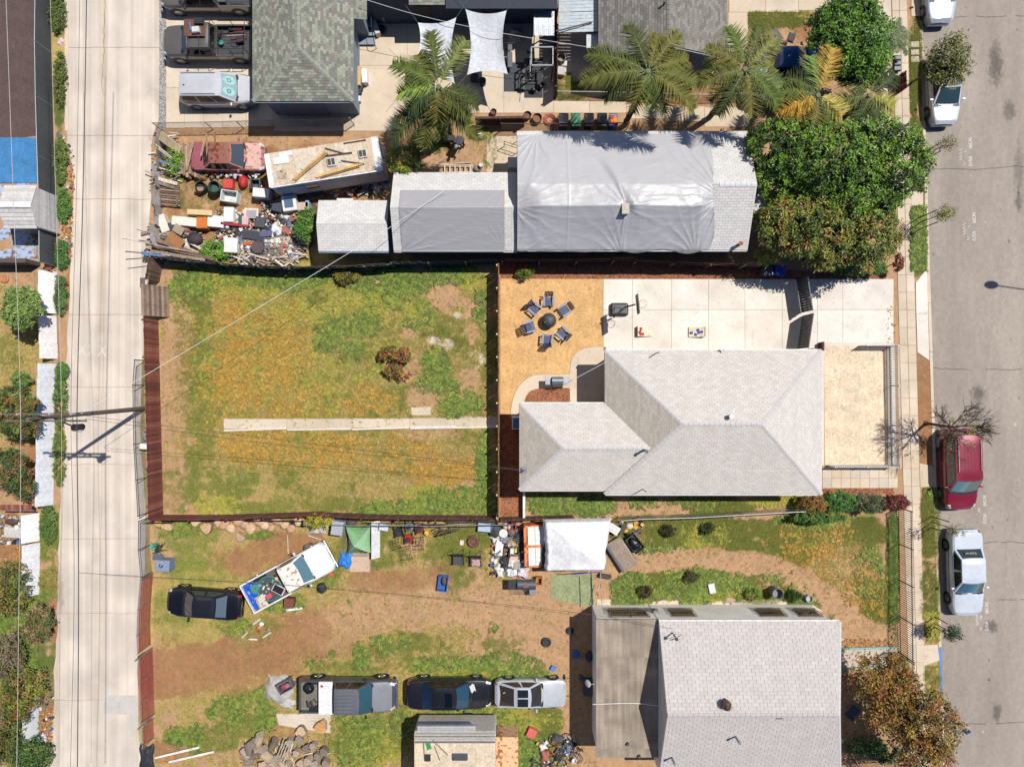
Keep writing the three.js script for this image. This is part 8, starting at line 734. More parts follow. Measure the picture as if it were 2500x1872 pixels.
{ const t = thing('wheelbarrow', 'black wheelbarrow tray full of rubbish bags on the lawn', 'wheelbarrow', P(1546,1322), -0.9); mesh('tray', [rbox(1.0,0.06,0.66,0.03,0,0.42,0), rbox(1.05,0.22,0.04,0.015,0,0.52,0.34), rbox(1.05,0.22,0.04,0.015,0,0.52,-0.34), rbox(0.04,0.22,0.7,0.015,0.52,0.52,0), rbox(0.04,0.22,0.7,0.015,-0.52,0.52,0)], mat('#2c2d30', 0.6), t); for (const s of [-1,1]) mesh('handle', rod([-0.3,0.3, s * 0.25],[1.15,0.5, s * 0.32],0.02), mat('#c9b58a', 0.8), t); mesh('wheel', cyl(0.18,0.18,0.08,-0.62,0.18,0,16,0, Math.PI / 2), RUBBER, t); for (const s of [-1,1]) mesh('leg', rod([0.3,0.4, s * 0.22],[0.35,0, s * 0.24],0.02), galv, t); t.updateMatrixWorld(); solo('black_bag', 'shiny black bags in the wheelbarrow tray', 'rubbish bag', bag(0.8,0.5,0.35,4), mat('#1d1e21', 0.3), [t.position.x, 0.45, t.position.z],-0.9); }
{ const t = thing('barrel_smoker', 'grey barrel smoker with rust patch beside the junk heap', 'smoker', P(1285,1418)); mesh('barrel', cyl(0.3,0.3,1.1,0,0.75,0,20,0,0, Math.PI / 2), mat('#5f646a', 0.5, { metal: 0.4 }), t); mesh('rust_patch', rbox(0.3,0.01,0.2,0.004,-0.05,1.053,0), mat('#8e5a44', 0.8, { t: 'rust' }), t); mesh('shelf', [box(0.5,0.03,0.6,-0.85,0.8,0), ...[...Array(6)].map((_, k) => box(1.3,0.015,0.015,-0.1,0.6,0.36 + k * 0.06))], mat('#2b2c2f', 0.6), t); for (const x of [-0.45,0.45]) for (const s of [-1,1]) mesh('leg', rod([x, 0, s * 0.28],[x, 0.6, s * 0.2],0.02), BLACK, t); mesh('firebox', rbox(0.4,0.3,0.32,0.05,0.35,0.5,0.5), mat('#8b8f94', 0.5), t); }
solo('ground_sheet', 'worn green sheet on the dirt below the white canopy', 'sheet', grid(20,16, (u, v) => { const p = P(lerp(1345,1450, u), lerp(1402, lerp(1460,1484, u), v)); return [p.x, 0.012 + 0.02 * fbm(u * 6, v * 6,3), p.z]; }), mat('#96a37c', 0.9, { t: 'dirtmap' }));
function mower(l, px, py, c, ry) { const t = thing('lawn_mower', l, 'mower', P(px, py), ry, 'mowers by the south fence'); mesh('deck', [cyl(0.24,0.28,0.16,0,0.2,0,18), rbox(0.5,0.12,0.44,0.05,0,0.18,0)], mat(c, 0.4), t); mesh('engine', [cyl(0.13,0.14,0.16,0,0.36,0,14), cyl(0.05,0.05,0.06,0.05,0.46,0,10)], mat('#2a2b2d', 0.6), t); for (const x of [-0.24,0.24]) for (const s of [-1,1]) mesh('wheel', cyl(0.1,0.1,0.05, x, 0.1, s * 0.25,12,0, Math.PI / 2), RUBBER, t); mesh('handle', tube([[-0.25,0.25,-0.2],[-0.8,0.8,-0.2],[-0.85,0.85,0],[-0.8,0.8,0.2],[-0.25,0.25,0.2]],0.014), BLACK, t); return t; }
mower('bright red lawn mower in front of the metal sheets', 997,1314, '#c8262c', -1.5); mower('black lawn mower beside the bright red one', 973,1298, '#2f3134', -1.4); mower('grey lawn mower behind the bright red one', 1000,1284, '#7d8287', 1.6); mower('dark red lawn mower beside the yellow bucket', 1024,1290, '#8a2a2c', 1.7);
function wire(l, px, py, w, d, ry) { const g = []; for (let k = 0; k <= 3; k++) g.push(rod([-w / 2,0.3,-d / 2 + d * k / 3],[w / 2,0.3,-d / 2 + d * k / 3],0.012,0.012,5), rod([-w / 2 + w * k / 3,0.3,-d / 2],[-w / 2 + w * k / 3,0.3, d / 2],0.012,0.012,5)); for (const x of [-1,1]) for (const z of [-1,1]) g.push(rod([x * w / 2,0, z * d / 2],[x * w / 2,0.32, z * d / 2],0.014,0.014,5)); solo('wire_rack', l, 'rack', g, mat('#2b2a2c', 0.6), P(px, py, 0.3).setY(0), ry, 'black wire racks'); }
wire('black wire rack left of the lowest rack', 965,1330,0.55,0.55,0.3); wire('lowest black wire rack below the red mower', 990,1350,0.6,0.8,0.15); wire('black wire rack nearest the yellow bucket', 1021,1327,0.55,0.75,0.05);
function lounge(l, px, py, c2) { const t = thing('mesh_chair', l, 'chair', P(px, py), 0, 'mesh garden chairs'); mesh('seat', box(0.62,0.02,0.5,0,0.38,0.18), mat('#4c4a48', 0.8), t); mesh('backrest', box(0.62,0.6,0.02,0,0.62,-0.22,0,-0.5), mat('#3d3c3b', 0.8), t); for (const s of [-1,1]) mesh('leg', tube([[s * 0.33,0.02,0.45],[s * 0.33,0.42,0.42],[s * 0.33,0.55,0],[s * 0.33,0.9,-0.4],[s * 0.33,0.02,-0.45]],0.016), BLACK, t); if (c2) solo('seat_cloth', 'pink cloth on the mesh chair by the rusty wheel', 'cloth', cloth(0.5,0.4,0.06,8), mat('#c59c93', 0.9), [t.position.x + 0.03,0.4, t.position.z + 0.2]); }
lounge('black mesh chair without cloth near the white block', 1120,1358); lounge('black mesh chair with pink cloth near the white block', 1162,1362,1);
put([['blue_tarp', 'f', 843,1366,10,30,40,.35, '#2a7fd6', 'crumpled bright blue tarp beside the tent'],['gas_grill', 'b', 822,1290,8,28,34,.8, '#aeb3b8', 'grey covered grill between tent and yellow weeds'],['plastic_bucket', 'k', 753,1338,0,22,22,.4, '#6f665e', 'brown bucket between the white pickup and the tent'],['yellow_bucket', 'k', 1043,1301,0,13,13,.25, '#e0b830', 'yellow topped bucket beside the mowers'],['fire_ring', 'y', 1155,1322,0,30,30,.14, '#6a4434', 'rusty wheel fire ring above the mesh chairs', 0, 'rust'],['white_block', 'b', 1127,1325,5,10,12,.15, '#e4dac2', 'cream block beside the rusty wheel'],['deck_chair', 'p', 1182,1288,5,30,20,.4, '#b8c4dc', 'blue and white deck chair at the fence'],['blue_chair', 'b', 1203,1292,20,14,20,.35, '#4f6f8c', 'blue folded chair beside the deck chair'],['white_chair', 'b', 936,1288,8,22,16,.4, '#d3dde0', 'pale chair beside the tent fly'],['grey_heap', 'f', 775,1292,0,44,22,.35, '#c9c4bc', 'grey cloth heap under the yellow weed'],['black_heap', 'f', 724,1278,10,34,14,.3, '#2f3138', 'black sheet beside the log row'],['round_cover', 's', 856,1277,0,26,14,.4, '#5f4a46', 'brown round cover behind the tent'],['baby_bath', 't', 1081,1425,8,22,36,.3, '#2f62b0', 'blue tub with engine parts on the dirt'],['engine_part', 's', 1083,1420,0,14,22,.3, '#4a4b4e', 'dark engine part inside the blue tub', .04],
  ['white_cooler', 'b', 1218,1342,5,19,29,.4, '#f1f1f0', 'white cooler box beside the junk heap'],['basket', 'k', 1251,1328,0,24,24,.4, '#a58f5a', 'wicker basket on the junk heap beside the cabinet'],['white_hat', 'c', 1229,1302,0,20,20,.45, '#e6e2d6', 'round white lid on the junk heap'],['purple_cloth', 'f', 1233,1316,20,34,22,.5, '#8f8a9c', 'lilac cloth on the junk heap'],['pink_pillow', 'g', 1236,1287,20,20,16,.45, '#e3cfc6', 'pale pink pillow behind the white lid'],['red_crate', 't', 1250,1287,5,18,14,.5, '#c83a34', 'red crate behind the junk heap'],['black_sack', 'g', 1210,1298,0,34,40,.4, '#3c3a38', 'dark sack between deck chair and junk heap'],['black_crate', 't', 1237,1350,2,16,22,.4, '#2c2d31', 'black crate beside the white cooler'],['tool_tray', 't', 1255,1346,2,22,22,.4, '#303236', 'black tray with white and yellow cartons'],['carton', 'b', 1250,1346,4,9,12,.45, '#f0eee8', 'white carton inside the black tray', .05],['carton', 'b', 1259,1345,0,6,9,.45, '#e0c83a', 'yellow carton inside the black tray', .05],['tin_tray', 'b', 1256,1365,-8,24,18,.4, '#d8b9a2', 'pinkish carton tray below the black tray'],['fan_unit', 'b', 1262,1382,3,15,16,.5, '#aca49a', 'square grey fan on the junk heap'],['blue_carton', 'b', 1274,1380,0,8,12,.45, '#6f86b0', 'small blue carton beside the square fan'],['white_bag', 'f', 1250,1396,0,32,22,.45, '#e4e6e4', 'white plastic bag below the square fan'],['print_cloth', 'f', 1275,1396,15,30,26,.5, '#e6d6dc', 'pink and white printed cloth above the smoker'],['black_box', 'b', 1232,1368,30,16,14,.3, '#26272a', 'black box leaning beside the carton tray'],['spotted_bag', 'g', 1248,1302,0,20,20,.5, '#6f6a66', 'black and white bag beside the red crate'],['orange_basket', 't', 1316,1419,4,14,17,.4, '#b5732e', 'orange bottomed basket beside the smoker'],['grey_pouch', 'g', 1288,1438,20,17,16,.25, '#9a9ca0', 'grey pouch in front of the smoker'],
  ['yellow_toy', 's', 1527,1297,0,16,12,.35, '#e8b52a', 'yellow toy beside the for sale sign'],['yellow_ball', 's', 1552,1289,0,13,13,.32, '#e6ac28', 'yellow ball near the chain link fence'],['cream_sacks', 's', 1538,1286,0,20,16,.35, '#e3d3b0', 'cream sacks between the yellow toys'],['blue_cans', 'b', 1550,1303,8,10,7,.2, '#5f6f9c', 'pair of blue cans above the wheelbarrow'],['sign_board', 'p', 1521,1292,-60,24,12,.4, '#4a4038', 'dark sign board behind the for sale sign'],['umbrella_bundle', 'b', 1478,1408,10,30,9,.3, '#44403e', 'dark rolled umbrella by the fence corner'],
  ['tyre', 'y', 1334,1568,0,24,24,.12, '#33302e', 'car tyre with rim lying on the dirt'],['tyre', 'y', 1392,1540,0,18,18,.12, '#23252a', 'dark tyre in the shade of the house'],['blue_jug', 'b', 1407,1599,30,13,16,.3, '#2f6fc0', 'blue jug in the house shade'],['blue_can', 'b', 1351,1633,25,13,11,.2, '#4f86d6', 'blue and white can on the weeds'],['teal_can', 'b', 1419,1655,0,8,12,.2, '#2f6a80', 'teal can in the house shade beside the silver car'],['shade_crate', 'b', 1440,1680,0,30,38,.5, '#55565a', 'grey crate against the flat roofed house'],['shade_bags', 's', 1441,1607,0,20,26,.5, '#3a3a52', 'dark bags against the flat roofed house'],
  ['grill_box', 'b', 395,1382,3,34,28,.75, '#8b96ad', 'blue grey metal box with black round emblem'],['broken_chair', 'p', 385,1360,10,26,16,.4, '#5c6474', 'broken grey chair above the metal box'],['green_hose_reel', 'c', 372,1335,0,14,14,.5, '#5fa890', 'green plastic reel by the alley fence'],['brown_chair', 'b', 704,1473,5,24,24,.5, '#7d4634', 'brown plastic chair beside the white pickup'],['white_moulding', 'b', 718,1487,-8,42,6,.08, '#f0eee8', 'white strip beside the brown chair'],['black_bag', 'g', 783,1437,0,22,26,.35, '#26272b', 'black rubbish bag on the weeds beside the white pickup'],['red_carton', 'b', 808,1402,30,12,9,.12, '#e05a48', 'red and white carton at the white pickup nose'],['orange_jug', 's', 630,1534,0,13,13,.25, '#d9773a', 'orange jug among the white pipes'],['white_bag', 'g', 636,1525,0,12,10,.2, '#e4ecec', 'white bag beside the orange jug'],
  ['grey_tarp', 'f', 682,1682,8,66,66,.45, '#b7b2aa', 'crumpled grey tarp behind the grey pickup'],['grey_tarp', 'f', 700,1714,20,40,26,.3, '#c4bfb6', 'smaller grey tarp fold at the edge of the weeds'],['pink_crate', 'b', 1298,1791,25,22,22,.35, '#d9665a', 'coral plastic crate beside the peeling box'],['white_bucket', 'k', 1402,1858,0,11,16,.35, '#efeeec', 'white bucket beside the bicycle heap'],['cinder_block', 'b', 1739,1437,-12,16,24,.2, '#e4e0da', 'white block on the lawn beside the south house'],['broken_slab', 's', 1785,1466,0,26,14,.15, '#b59a86', 'broken slab pieces by the south house wall'],['planter_drum', 'k', 1900,1450,0,25,25,.85, '#8c8a88', 'tall grey drum planter with soil'],['small_pot', 'k', 1977,1462,0,16,14,.35, '#b9bcbe', 'small metal pot beside the drum planter'],['plank_stack', 'p', 1800,1474,0,30,8,.1, '#b3a99c', 'short boards against the south house wall'],
  ['white_item', 'b', 2012,1852,0,8,8,.3, '#cfe0d8', 'pale mint box under the autumn tree'],['dark_bench', 'p', 2082,1740,40,26,34,.5, '#4a4c50', 'dark bench in the shade of the autumn tree'],['garden_chair', 'p', 1897,86,-30,20,32,.7, '#5b5652', 'dark lawn chair on the top lawn'],['garden_chair', 'p', 1932,92,20,18,24,.6, '#2f2c2a', 'black lawn chair beside the blue car'],['round_stool', 'c', 2099,265,0,30,30,.3, '#d8cdc0', 'round pale seat under the low palm']]);
{ const p = P(392,1381,0.76); solo('emblem_disc', 'black round emblem ring on the blue grey metal box', 'emblem', [tf(new THREE.TorusGeometry(0.1,0.028,6,20,5.0), p.x, 0.77, p.z, 0.5, Math.PI / 2), box(0.1,0.02,0.035, p.x + 0.05,0.77, p.z + 0.01)], BLACK); }
{ const g = [], r = rnd(61); for (let k = 0; k < 12; k++) g.push(rod([rr(-0.4,0.4, r), rr(0.05,0.7, r), rr(-0.5,0.3, r)],[rr(-0.4,0.5, r), rr(0.05,0.8, r), rr(-0.5,0.3, r)],0.018)); solo('bent_chair', 'tangled black chair frame in the corner by the alley', 'chair', g, mat('#3a3b3e', 0.6), P(394,1336)); }
{ const c = thing('shopping_cart', 'shopping cart of mixed rubbish beside the grey tarp', 'cart', P(706,1662), 0.5); mesh('basket', tub(0.85,0.55,0.5).map((g) => tf(g, 0,0.4,0)), mat('#8f9296', 0.5, { metal: 0.5 }), c); for (const x of [-0.35,0.35]) for (const s of [-1,1]) mesh('wheel', cyl(0.06,0.06,0.04, x, 0.06, s * 0.22,10,0, Math.PI / 2), RUBBER, c); for (const x of [-0.35,0.35]) for (const s of [-1,1]) mesh('leg', rod([x, 0.1, s * 0.22],[x, 0.42, s * 0.24],0.014), galv, c); solo('cart_bags', 'pink and black bags in the shopping cart', 'bags', bag(0.7,0.45,0.4,9), mat('#8a4a5a', 0.5, { t: 'rust' }), [c.position.x, 0.55, c.position.z],0.5); }
sticks([['white_pipe', 618,1524,.1,635,1511,.1,.07, '#f2f1ee', 'upper short white pipe beside the orange jug', .07],['white_pipe', 590,1557,.1,604,1543,.1,.07, '#f2f1ee', 'short white pipe farthest from the pickup', .07],['white_pipe', 641,1557,.1,661,1544,.1,.07, '#f2f1ee', 'short white pipe nearest the brown chair', .07],['white_pipe', 607,1560,.1,628,1561,.1,.07, '#f2f1ee', 'lowest short white pipe', .07],['white_post', 378,1850,.12,486,1824,.12,.12, '#efeeea', 'upper white post lying at the bottom by the alley', .12],['white_post', 412,1860,.12,521,1835,.12,.12, '#e6e4df', 'lower white post lying at the bottom by the alley', .12],['yellow_board', 400,1866,.08,414,1872,.08,.5, '#d6aa6a', 'yellow board at the bottom edge by the alley'],['white_rod', 752,1307,.05,784,1318,.05,.04, '#ece9e2', 'thin white rod above the white pickup nose'],['low_beam', 702,1304,.06,704,1350,.06,.2, '#c0a78c', 'low wooden edging beside the white pickup', .1],['white_bar', 1000,1043,.08,1112,1042,.08,.12, '#f2efe9', 'bright white pipe on the old path', .1],['thin_plank', 640,1808,.5,618,1872,.5,.05, '#c9a24a', 'thin yellow stick on the log pile'],['frame_post', 1442,1408,1.2,1444,1484,1.2,.05, '#2f3b38', 'dark green frame bar below the canopy'],['fence_pole', 1466,1395,1.0,1470,1480,1.0,.06, '#9aa19c', 'grey pipe fence top near the wall corner'],['hoe', 1450,1478,.5,1464,1428,.6,.03, '#c9c4b8', 'pale tool handle leaning at the pipe fence'],['white_stake', 1152,1095,.02,1160,1098,.02,.04, '#6a6a50', 'small stake in the dry grass']]);
// logs and slices of trunk
{ const r = rnd(71), cols = ['#a5917e', '#b39a80', '#8f7a68', '#c2a688', '#9a8472']; const L = [[733,1787,26,24,.3, 'tall stump at the edge of the concrete pad'],[782,1776,30,28,.35, 'split orange stump on the concrete pad'],[502,1289,28,27,.35, 'large round trunk slice below the fence'],[476,1275,24,19,.25, 'flat trunk slice beside the large round one'],[585,1312,18,24,.3, 'small trunk slice at the end of the log row'],[385,1274,30,20,.25, 'yellow trunk slice in the alley corner'],[407,1286,28,18,.25, 'pale trunk slice below the yellow one']]; L.forEach(([a, b, w, d, h, l], i) => { const t = thing('tree_stump', l, 'stump', P(a, b, h).setY(0), i); mesh('bark', shapeOf('l', w / 40, d / 40, h, i * 2), mat(cols[(i + 2) % 5],0.95, { t: 'wood' }), t); mesh('cut_face', shapeOf('l', w / 44, d / 44,0.02, i * 2).map((g) => tf(g, 0, h, 0)), mat(['#c9b59a', '#c99a62', '#c9aa84', '#d8bd98', '#b59f88', '#d9ad6a', '#cdb08c'][i],0.9, { t: 'wood' }), t); });
  for (let i = 0; i < 13; i++) { const px = 528 + i * 16.5, py = 1272 + (i % 3) * 9; solo('log_slab', `split log slab in the row under the fence, ${['first', 'second', 'third', 'fourth', 'fifth', 'sixth', 'seventh', 'eighth', 'ninth', 'tenth', 'eleventh', 'twelfth', 'thirteenth'][i]} from the alley`, 'log', shapeOf('s', 0.55 + 0.3 * r(), 0.4 + 0.25 * r(), 0.35, i * 3.1), mat(['#d6b597', '#c9a385', '#dcbfa3', '#cfa98d', '#c2a08a'][i % 5],0.9, { t: 'wood' }), P(px, py, 0.2).setY(0), r() * 3, 'split logs under the fence'); }
  const pile = [[705,1812],[727,1805],[723,1838],[748,1828],[700,1842],[765,1822],[775,1845],[752,1858],[790,1835],[735,1865],[768,1866],[792,1862],[698,1868],[660,1830],[640,1842],[622,1835],[603,1826],[588,1832],[612,1850],[635,1862],[660,1858],[596,1862],[627,1818],[605,1815],[680,1862]]; pile.forEach(([a, b], i) => { const dx = a < 690, w = 0.36 + 0.16 * r(), t = solo('log', `${['mossy', 'round ended', 'split', 'dark barked', 'pale', 'short', 'thick', 'cracked', 'leaning'][i % 9]} log in the bottom pile ${a < 640 ? 'at the weedy end' : a < 690 ? 'beside the pale planks' : a < 740 ? 'in the middle' : 'at the far end'}, ${b < 1830 ? 'upper side' : b < 1856 ? 'centre row' : 'lower side'}`, 'log', shapeOf('l', w, w * (0.8 + 0.3 * r()), dx ? 0.7 : 0.45, i), mat(['#a39a8e', '#8d8276', '#b0a292', '#7d7268', '#b8a48e'][i % 5],0.95, { t: 'wood' }), P(a, b, 0.35).setY(dx ? 0.22 : 0.0), r() * 3, 'logs in the bottom pile'); t.rotation.set(dx ? 1.35 : (r() - 0.5) * 0.4, r() * 3,0, 'YXZ'); });
  sticks([0,1,2,3].map((k) => ['pale_plank', 692 + k * 6,1806 + k * 3,.5,672 + k * 5,1858 + k * 4,.42,.1, '#cdbfae', `pale plank across the log pile, ${['first', 'second', 'third', 'fourth'][k]} from the weeds`])); }
// bicycles
function bicycle(l, px, py, ry, c, flat = 1.35) { const t = thing('bicycle', l, 'bicycle', P(px, py).setY(0.12), 0, 'bicycle heap'); t.rotation.set(flat, ry, 0, 'YXZ'); for (const x of [-0.5,0.5]) { const w = mesh('wheel', tor(0.32,0.02, x, 0.34,0,0), RUBBER, t); mesh('spokes', [0,1,2,3,4].map((k) => rod([x - 0.3 * Math.cos(k * 0.628), 0.34 - 0.3 * Math.sin(k * 0.628), 0],[x + 0.3 * Math.cos(k * 0.628), 0.34 + 0.3 * Math.sin(k * 0.628), 0],0.005,0.005,4)), CHROME, w); } mesh('frame', [rod([-0.5,0.34,0],[-0.1,0.32,0],0.02), rod([-0.1,0.32,0],[-0.2,0.85,0],0.022), rod([-0.2,0.8,0],[0.36,0.8,0],0.024), rod([-0.1,0.32,0],[0.36,0.75,0],0.026), rod([0.5,0.34,0],[0.34,0.9,0],0.022), rod([-0.5,0.34,0],[-0.2,0.78,0],0.018)], mat(c, 0.4), t); mesh('saddle', rbox(0.26,0.06,0.14,0.03,-0.22,0.9,0), BLACK, t); mesh('handlebar', rod([0.33,0.95,-0.28],[0.33,0.95,0.28],0.014), CHROME, t); }
bicycle('bright blue bicycle on top of the heap', 1363,1812,1.1, '#2f86c4'); bicycle('orange brown bicycle in the heap', 1330,1812,1.0, '#b5653a'); bicycle('pink and white bicycle at the bottom of the heap', 1352,1855,0.1, '#d99a9a'); bicycle('black bicycle with tangled wheels in the heap', 1386,1838,2.2, '#2a2a2c'); bicycle('dark red bicycle under the blue one', 1318,1848,0.6, '#7d2a2e'); bicycle('black bicycle leaning on the fence beside the mowers', 1088,1286,0.1, '#2f3032', 0.3);
// ---------- junk yard by the alley ----------
{ const f = thing('white_sheet_fence', 'leaning white corrugated sheets along the junk yard edge', 'fence'); const r = rnd(81); for (let k = 0; k < 12; k++) { const y = 328 + k * 23, tl = 0.0 + r() * 0.5; const o = mesh('sheet', grid(18,2, (u, v) => [0.015 * Math.sin(u * 44), v * (1.3 + 0.3 * r()), (u - 0.5) * 0.62]), mat(['#e2ddd6', '#d6cfc6', '#cbbfae', '#e9e5df'][k % 4],0.6, { t: k % 3 ? 'grain' : 'rust' }), f); o.position.copy(P(397 - k * 0.3, y + 10)); o.rotation.set(0, (r() - 0.5) * 0.3,-tl * 0.5, 'YXZ'); } }
sticks([['white_plank', 373,350,1.2,440,405,.5,.2, '#efece6', 'long white plank slanting over the alley corner weeds'],['blue_plank', 384,390,.9,444,411,.6,.16, '#6f8aa8', 'slate blue plank slanting over the weeds'],['tan_panel', 390,330,1.0,440,368,.8,.6, '#d9cba8', 'tan ribbed panel at the top of the junk yard'],['white_lath', 380,407,.7,440,423,.4,.06, '#e6dfd2', 'thin white lath below the slate blue plank'],['white_board', 376,433,.8,432,448,.6,.2, '#e2d8c8', 'white board above the brown deck panel'],['grey_board', 378,443,.7,425,458,.5,.16, '#8f8780', 'grey board below the white board'],['long_pole', 298,582,1.6,470,615,.7,.05, '#b5aca6', 'long pale pole sticking out over the alley'],['long_pole', 333,560,1.3,405,582,.8,.05, '#8d857e', 'shorter dark pole sticking out over the alley'],['black_pole', 306,633,1.2,420,625,.9,.05, '#3a3836', 'black pole along the fence corner'],['blue_plank', 344,617,1.0,402,628,.6,.22, '#5a7fb8', 'bright blue plank in the fence corner'],['brown_plank', 366,580,.9,480,620,.5,.2, '#8f7a6c', 'brown plank in the lower junk corner'],['brown_plank', 368,598,.8,520,632,.5,.18, '#7c685c', 'dark brown plank beside the fence corner'],['grey_plank', 366,612,.8,500,634,.5,.16, '#9a8c80', 'grey plank nearest the leaning fence'],['old_beam', 498,630,.4,540,612,.4,.16, '#a08c78', 'short old beam beside the green weeds']]);
{ const rows = []; const planks = thing('slatted_deck', 'brown slatted deck lying in the junk yard', 'deck', P(410,475,0.4).setY(0), 0.02); for (let k = 0; k < 9; k++) mesh('slat', box(1.35,0.03,0.1,0,0.45 - k * 0.02,-0.55 + k * 0.14,-0.12), oldwood[k % 4], planks); mesh('bearer', [box(0.06,0.4,1.3,-0.5,0.2,0), box(0.06,0.4,1.3,0.5,0.2,0)], oldwood[1], planks);
  const st = thing('plank_stack', 'stack of upright brown planks beside the rusty car', 'plank stack', P(457,385,0.6).setY(0)); for (let k = 0; k < 6; k++) mesh('plank', box(0.14,0.04 + 0.5 * (k % 2 ? 1 : 0.96), 1.9,-0.38 + k * 0.15,0.3,0.1 * (k % 3), 0.02 * k), woodM(['#a58a76', '#8d7464', '#b59a84'])[k % 3], st); }
put([['charcoal_grill', 'k', 488,455,0,24,22,.6, '#2b2b2d', 'black grill bowl beside the green barrel'],['wooden_crate', 'b', 484,462,0,22,12,.4, '#b08a66', 'wooden crate in front of the black grill bowl'],['green_barrel', 'k', 521,455,0,27,27,.9, '#3f5a4c', 'dark green barrel full of dirt'],['red_tank', 'b', 555,448,2,23,23,.45, '#d8483c', 'red square fuel tank in the junk yard'],['red_machine', 's', 587,440,0,22,32,.6, '#c42a2a', 'red machine behind the red fuel tank'],['wire_basket', 't', 622,448,0,22,20,.5, '#5a5f60', 'wire basket with green tool'],['white_chest', 't', 558,478,8,38,26,.6, '#e6ebe6', 'open white chest with aqua inside'],['white_box', 'b', 636,470,5,40,22,.8, '#efece6', 'white table top beside the camper'],['mid_rug', 'f', 492,432,0,30,20,.5, '#a5794c', 'brown mat above the black grill bowl'],['blue_shelf', 'b', 482,418,0,24,10,.5, '#2f6480', 'teal shelf under the rusty car'],
  ['long_box', 'b', 486,518,3,60,13,.8, '#e6c994', 'long cream box on top of the bench heap'],['orange_door', 'b', 491,543,0,25,28,.7, '#d9762a', 'bright orange cabinet door on the bench heap'],['white_bench', 'b', 450,540,5,64,22,.55, '#efe6d6', 'white counter top beside the orange door'],['white_panel_box', 'b', 525,540,6,40,28,.6, '#f0efea', 'white panels right of the orange door'],['white_fridge', 'b', 557,523,2,24,36,.7, '#f1f0ee', 'white upright fridge lying in the middle'],['picture_frame', 'p', 613,520,3,34,24,.5, '#ead9c8', 'cream framed grey board'],['frame_board', 'p', 613,521,3,24,17,.53, '#aaa3b0', 'grey board inside the cream frame'],['red_rail', 'b', 570,548,6,70,6,.6, '#a8283a', 'long dark red rail over the middle heap'],['orange_strip', 'b', 560,544,4,40,5,.55, '#e06a3a', 'orange strip above the dark red rail'],['pink_box', 'b', 597,538,4,16,22,.6, '#e2b8b4', 'pink printed box in the middle heap'],['green_box', 'b', 586,536,0,9,22,.6, '#2f5f58', 'dark green box beside the pink printed box'],['black_chair', 'b', 634,542,8,24,26,.6, '#4a4c50', 'black office chair back in the middle heap'],['aqua_jug', 's', 572,534,0,10,14,.5, '#7fd0cc', 'aqua jug in front of the white fridge'],
  ['tv_set', 'b', 705,495,-8,34,38,.9, '#f0ece4', 'white framed old television facing up'],['tv_glass', 'p', 704,495,-8,21,22,.93, '#4f6c86', 'blue glass of the old television'],['tv_stand', 'b', 676,504,15,26,24,.7, '#3b4454', 'dark set with white front beside the television'],['beige_box', 'b', 738,503,-5,30,20,.5, '#c9b49c', 'beige tray beside the old television'],['blue_bin', 'b', 749,497,0,8,16,.5, '#a5bede', 'pale blue bin at the end of the beige tray'],['brown_board', 'p', 770,510,60,30,12,.7, '#5a4638', 'dark board leaning on the small shed'],['white_drum', 'b', 562,598,3,32,36,.7, '#ecebe6', 'large white plastic drum near the fence'],['clear_sheet', 'f', 582,590,40,26,30,.5, '#bfc4c0', 'clear plastic sheet beside the white drum'],['white_sacks', 'f', 682,562,25,38,40,.7, '#f1eff2', 'white plastic sacks above the lumber heap'],['brown_can', 'c', 628,603,0,30,26,.6, '#5c4a4c', 'brown ribbed dustbin lying in the lumber heap'],['orange_board', 'b', 602,594,-6,20,8,.5, '#c4641f', 'small orange board beside the brown dustbin'],['plywood_sheet', 'p', 425,590,35,42,34,.7, '#a5703f', 'rusty plywood sheet in the lower junk corner'],['round_board', 'b', 396,545,70,44,20,.5, '#eae0d4', 'rounded white board by the sheet fence'],['blue_ball', 's', 711,622,0,16,18,.45, '#7d9cc4', 'blue and white ball in the lumber heap'],['red_rag', 'f', 660,632,0,14,12,.35, '#d02a30', 'bright red rag in the lumber heap'],['dark_chairs', 's', 468,580,0,40,34,.6, '#3a2c30', 'heap of dark broken chairs'],['dark_board', 'p', 618,574,10,52,22,.55, '#3c3e46', 'black panel below the dark red rail'],['lavender_sheet', 'p', 648,570,-5,30,14,.6, '#5f5c80', 'violet grey panel beside the white sacks'],['old_window', 'p', 435,560,30,26,20,.6, '#a5977f', 'small wood framed panel by the poles'],
  ['white_sheet', 'p', 842,492,0,40,16,.4, '#f1ebe0', 'white board leaning behind the small shed'],['clear_tub', 't', 893,436,-5,40,24,.6, '#9aa5a0', 'clear storage tub full of tools beside the camper'],['blue_jerrycan', 'b', 876,424,0,9,9,.65, '#3a7ad6', 'blue lid can beside the clear tub'],['grey_sheet', 'f', 872,450,10,40,18,.5, '#6f7888', 'grey sheet below the clear tub'],['foil_sheet', 'f', 930,452,10,44,18,.4, '#b8b8ba', 'crumpled foil at the end of the camper'],['teal_bottle', 'b', 775,438,0,6,10,.5, '#2fb0a8', 'teal bottle on the camper heap'],['aqua_box', 'b', 898,457,0,14,8,.4, '#4fb4c8', 'aqua box below the clear tub'],['white_can', 'c', 852,470,0,10,12,.4, '#f0efec', 'white can beside the purple wheel'],['toy_wheel', 'y', 861,472,0,10,10,.1, '#5a3a6a', 'purple toy wheel in the camper heap'],['white_dish', 's', 832,438,0,14,12,.45, '#eae8e4', 'white dish on the camper heap'],['red_tin', 'b', 796,442,10,10,10,.5, '#a8423a', 'red tin on the camper heap'],['dresser', 'b', 760,478,-12,60,12,.5, '#4a443e', 'dark drawer front beside the small shed']]);
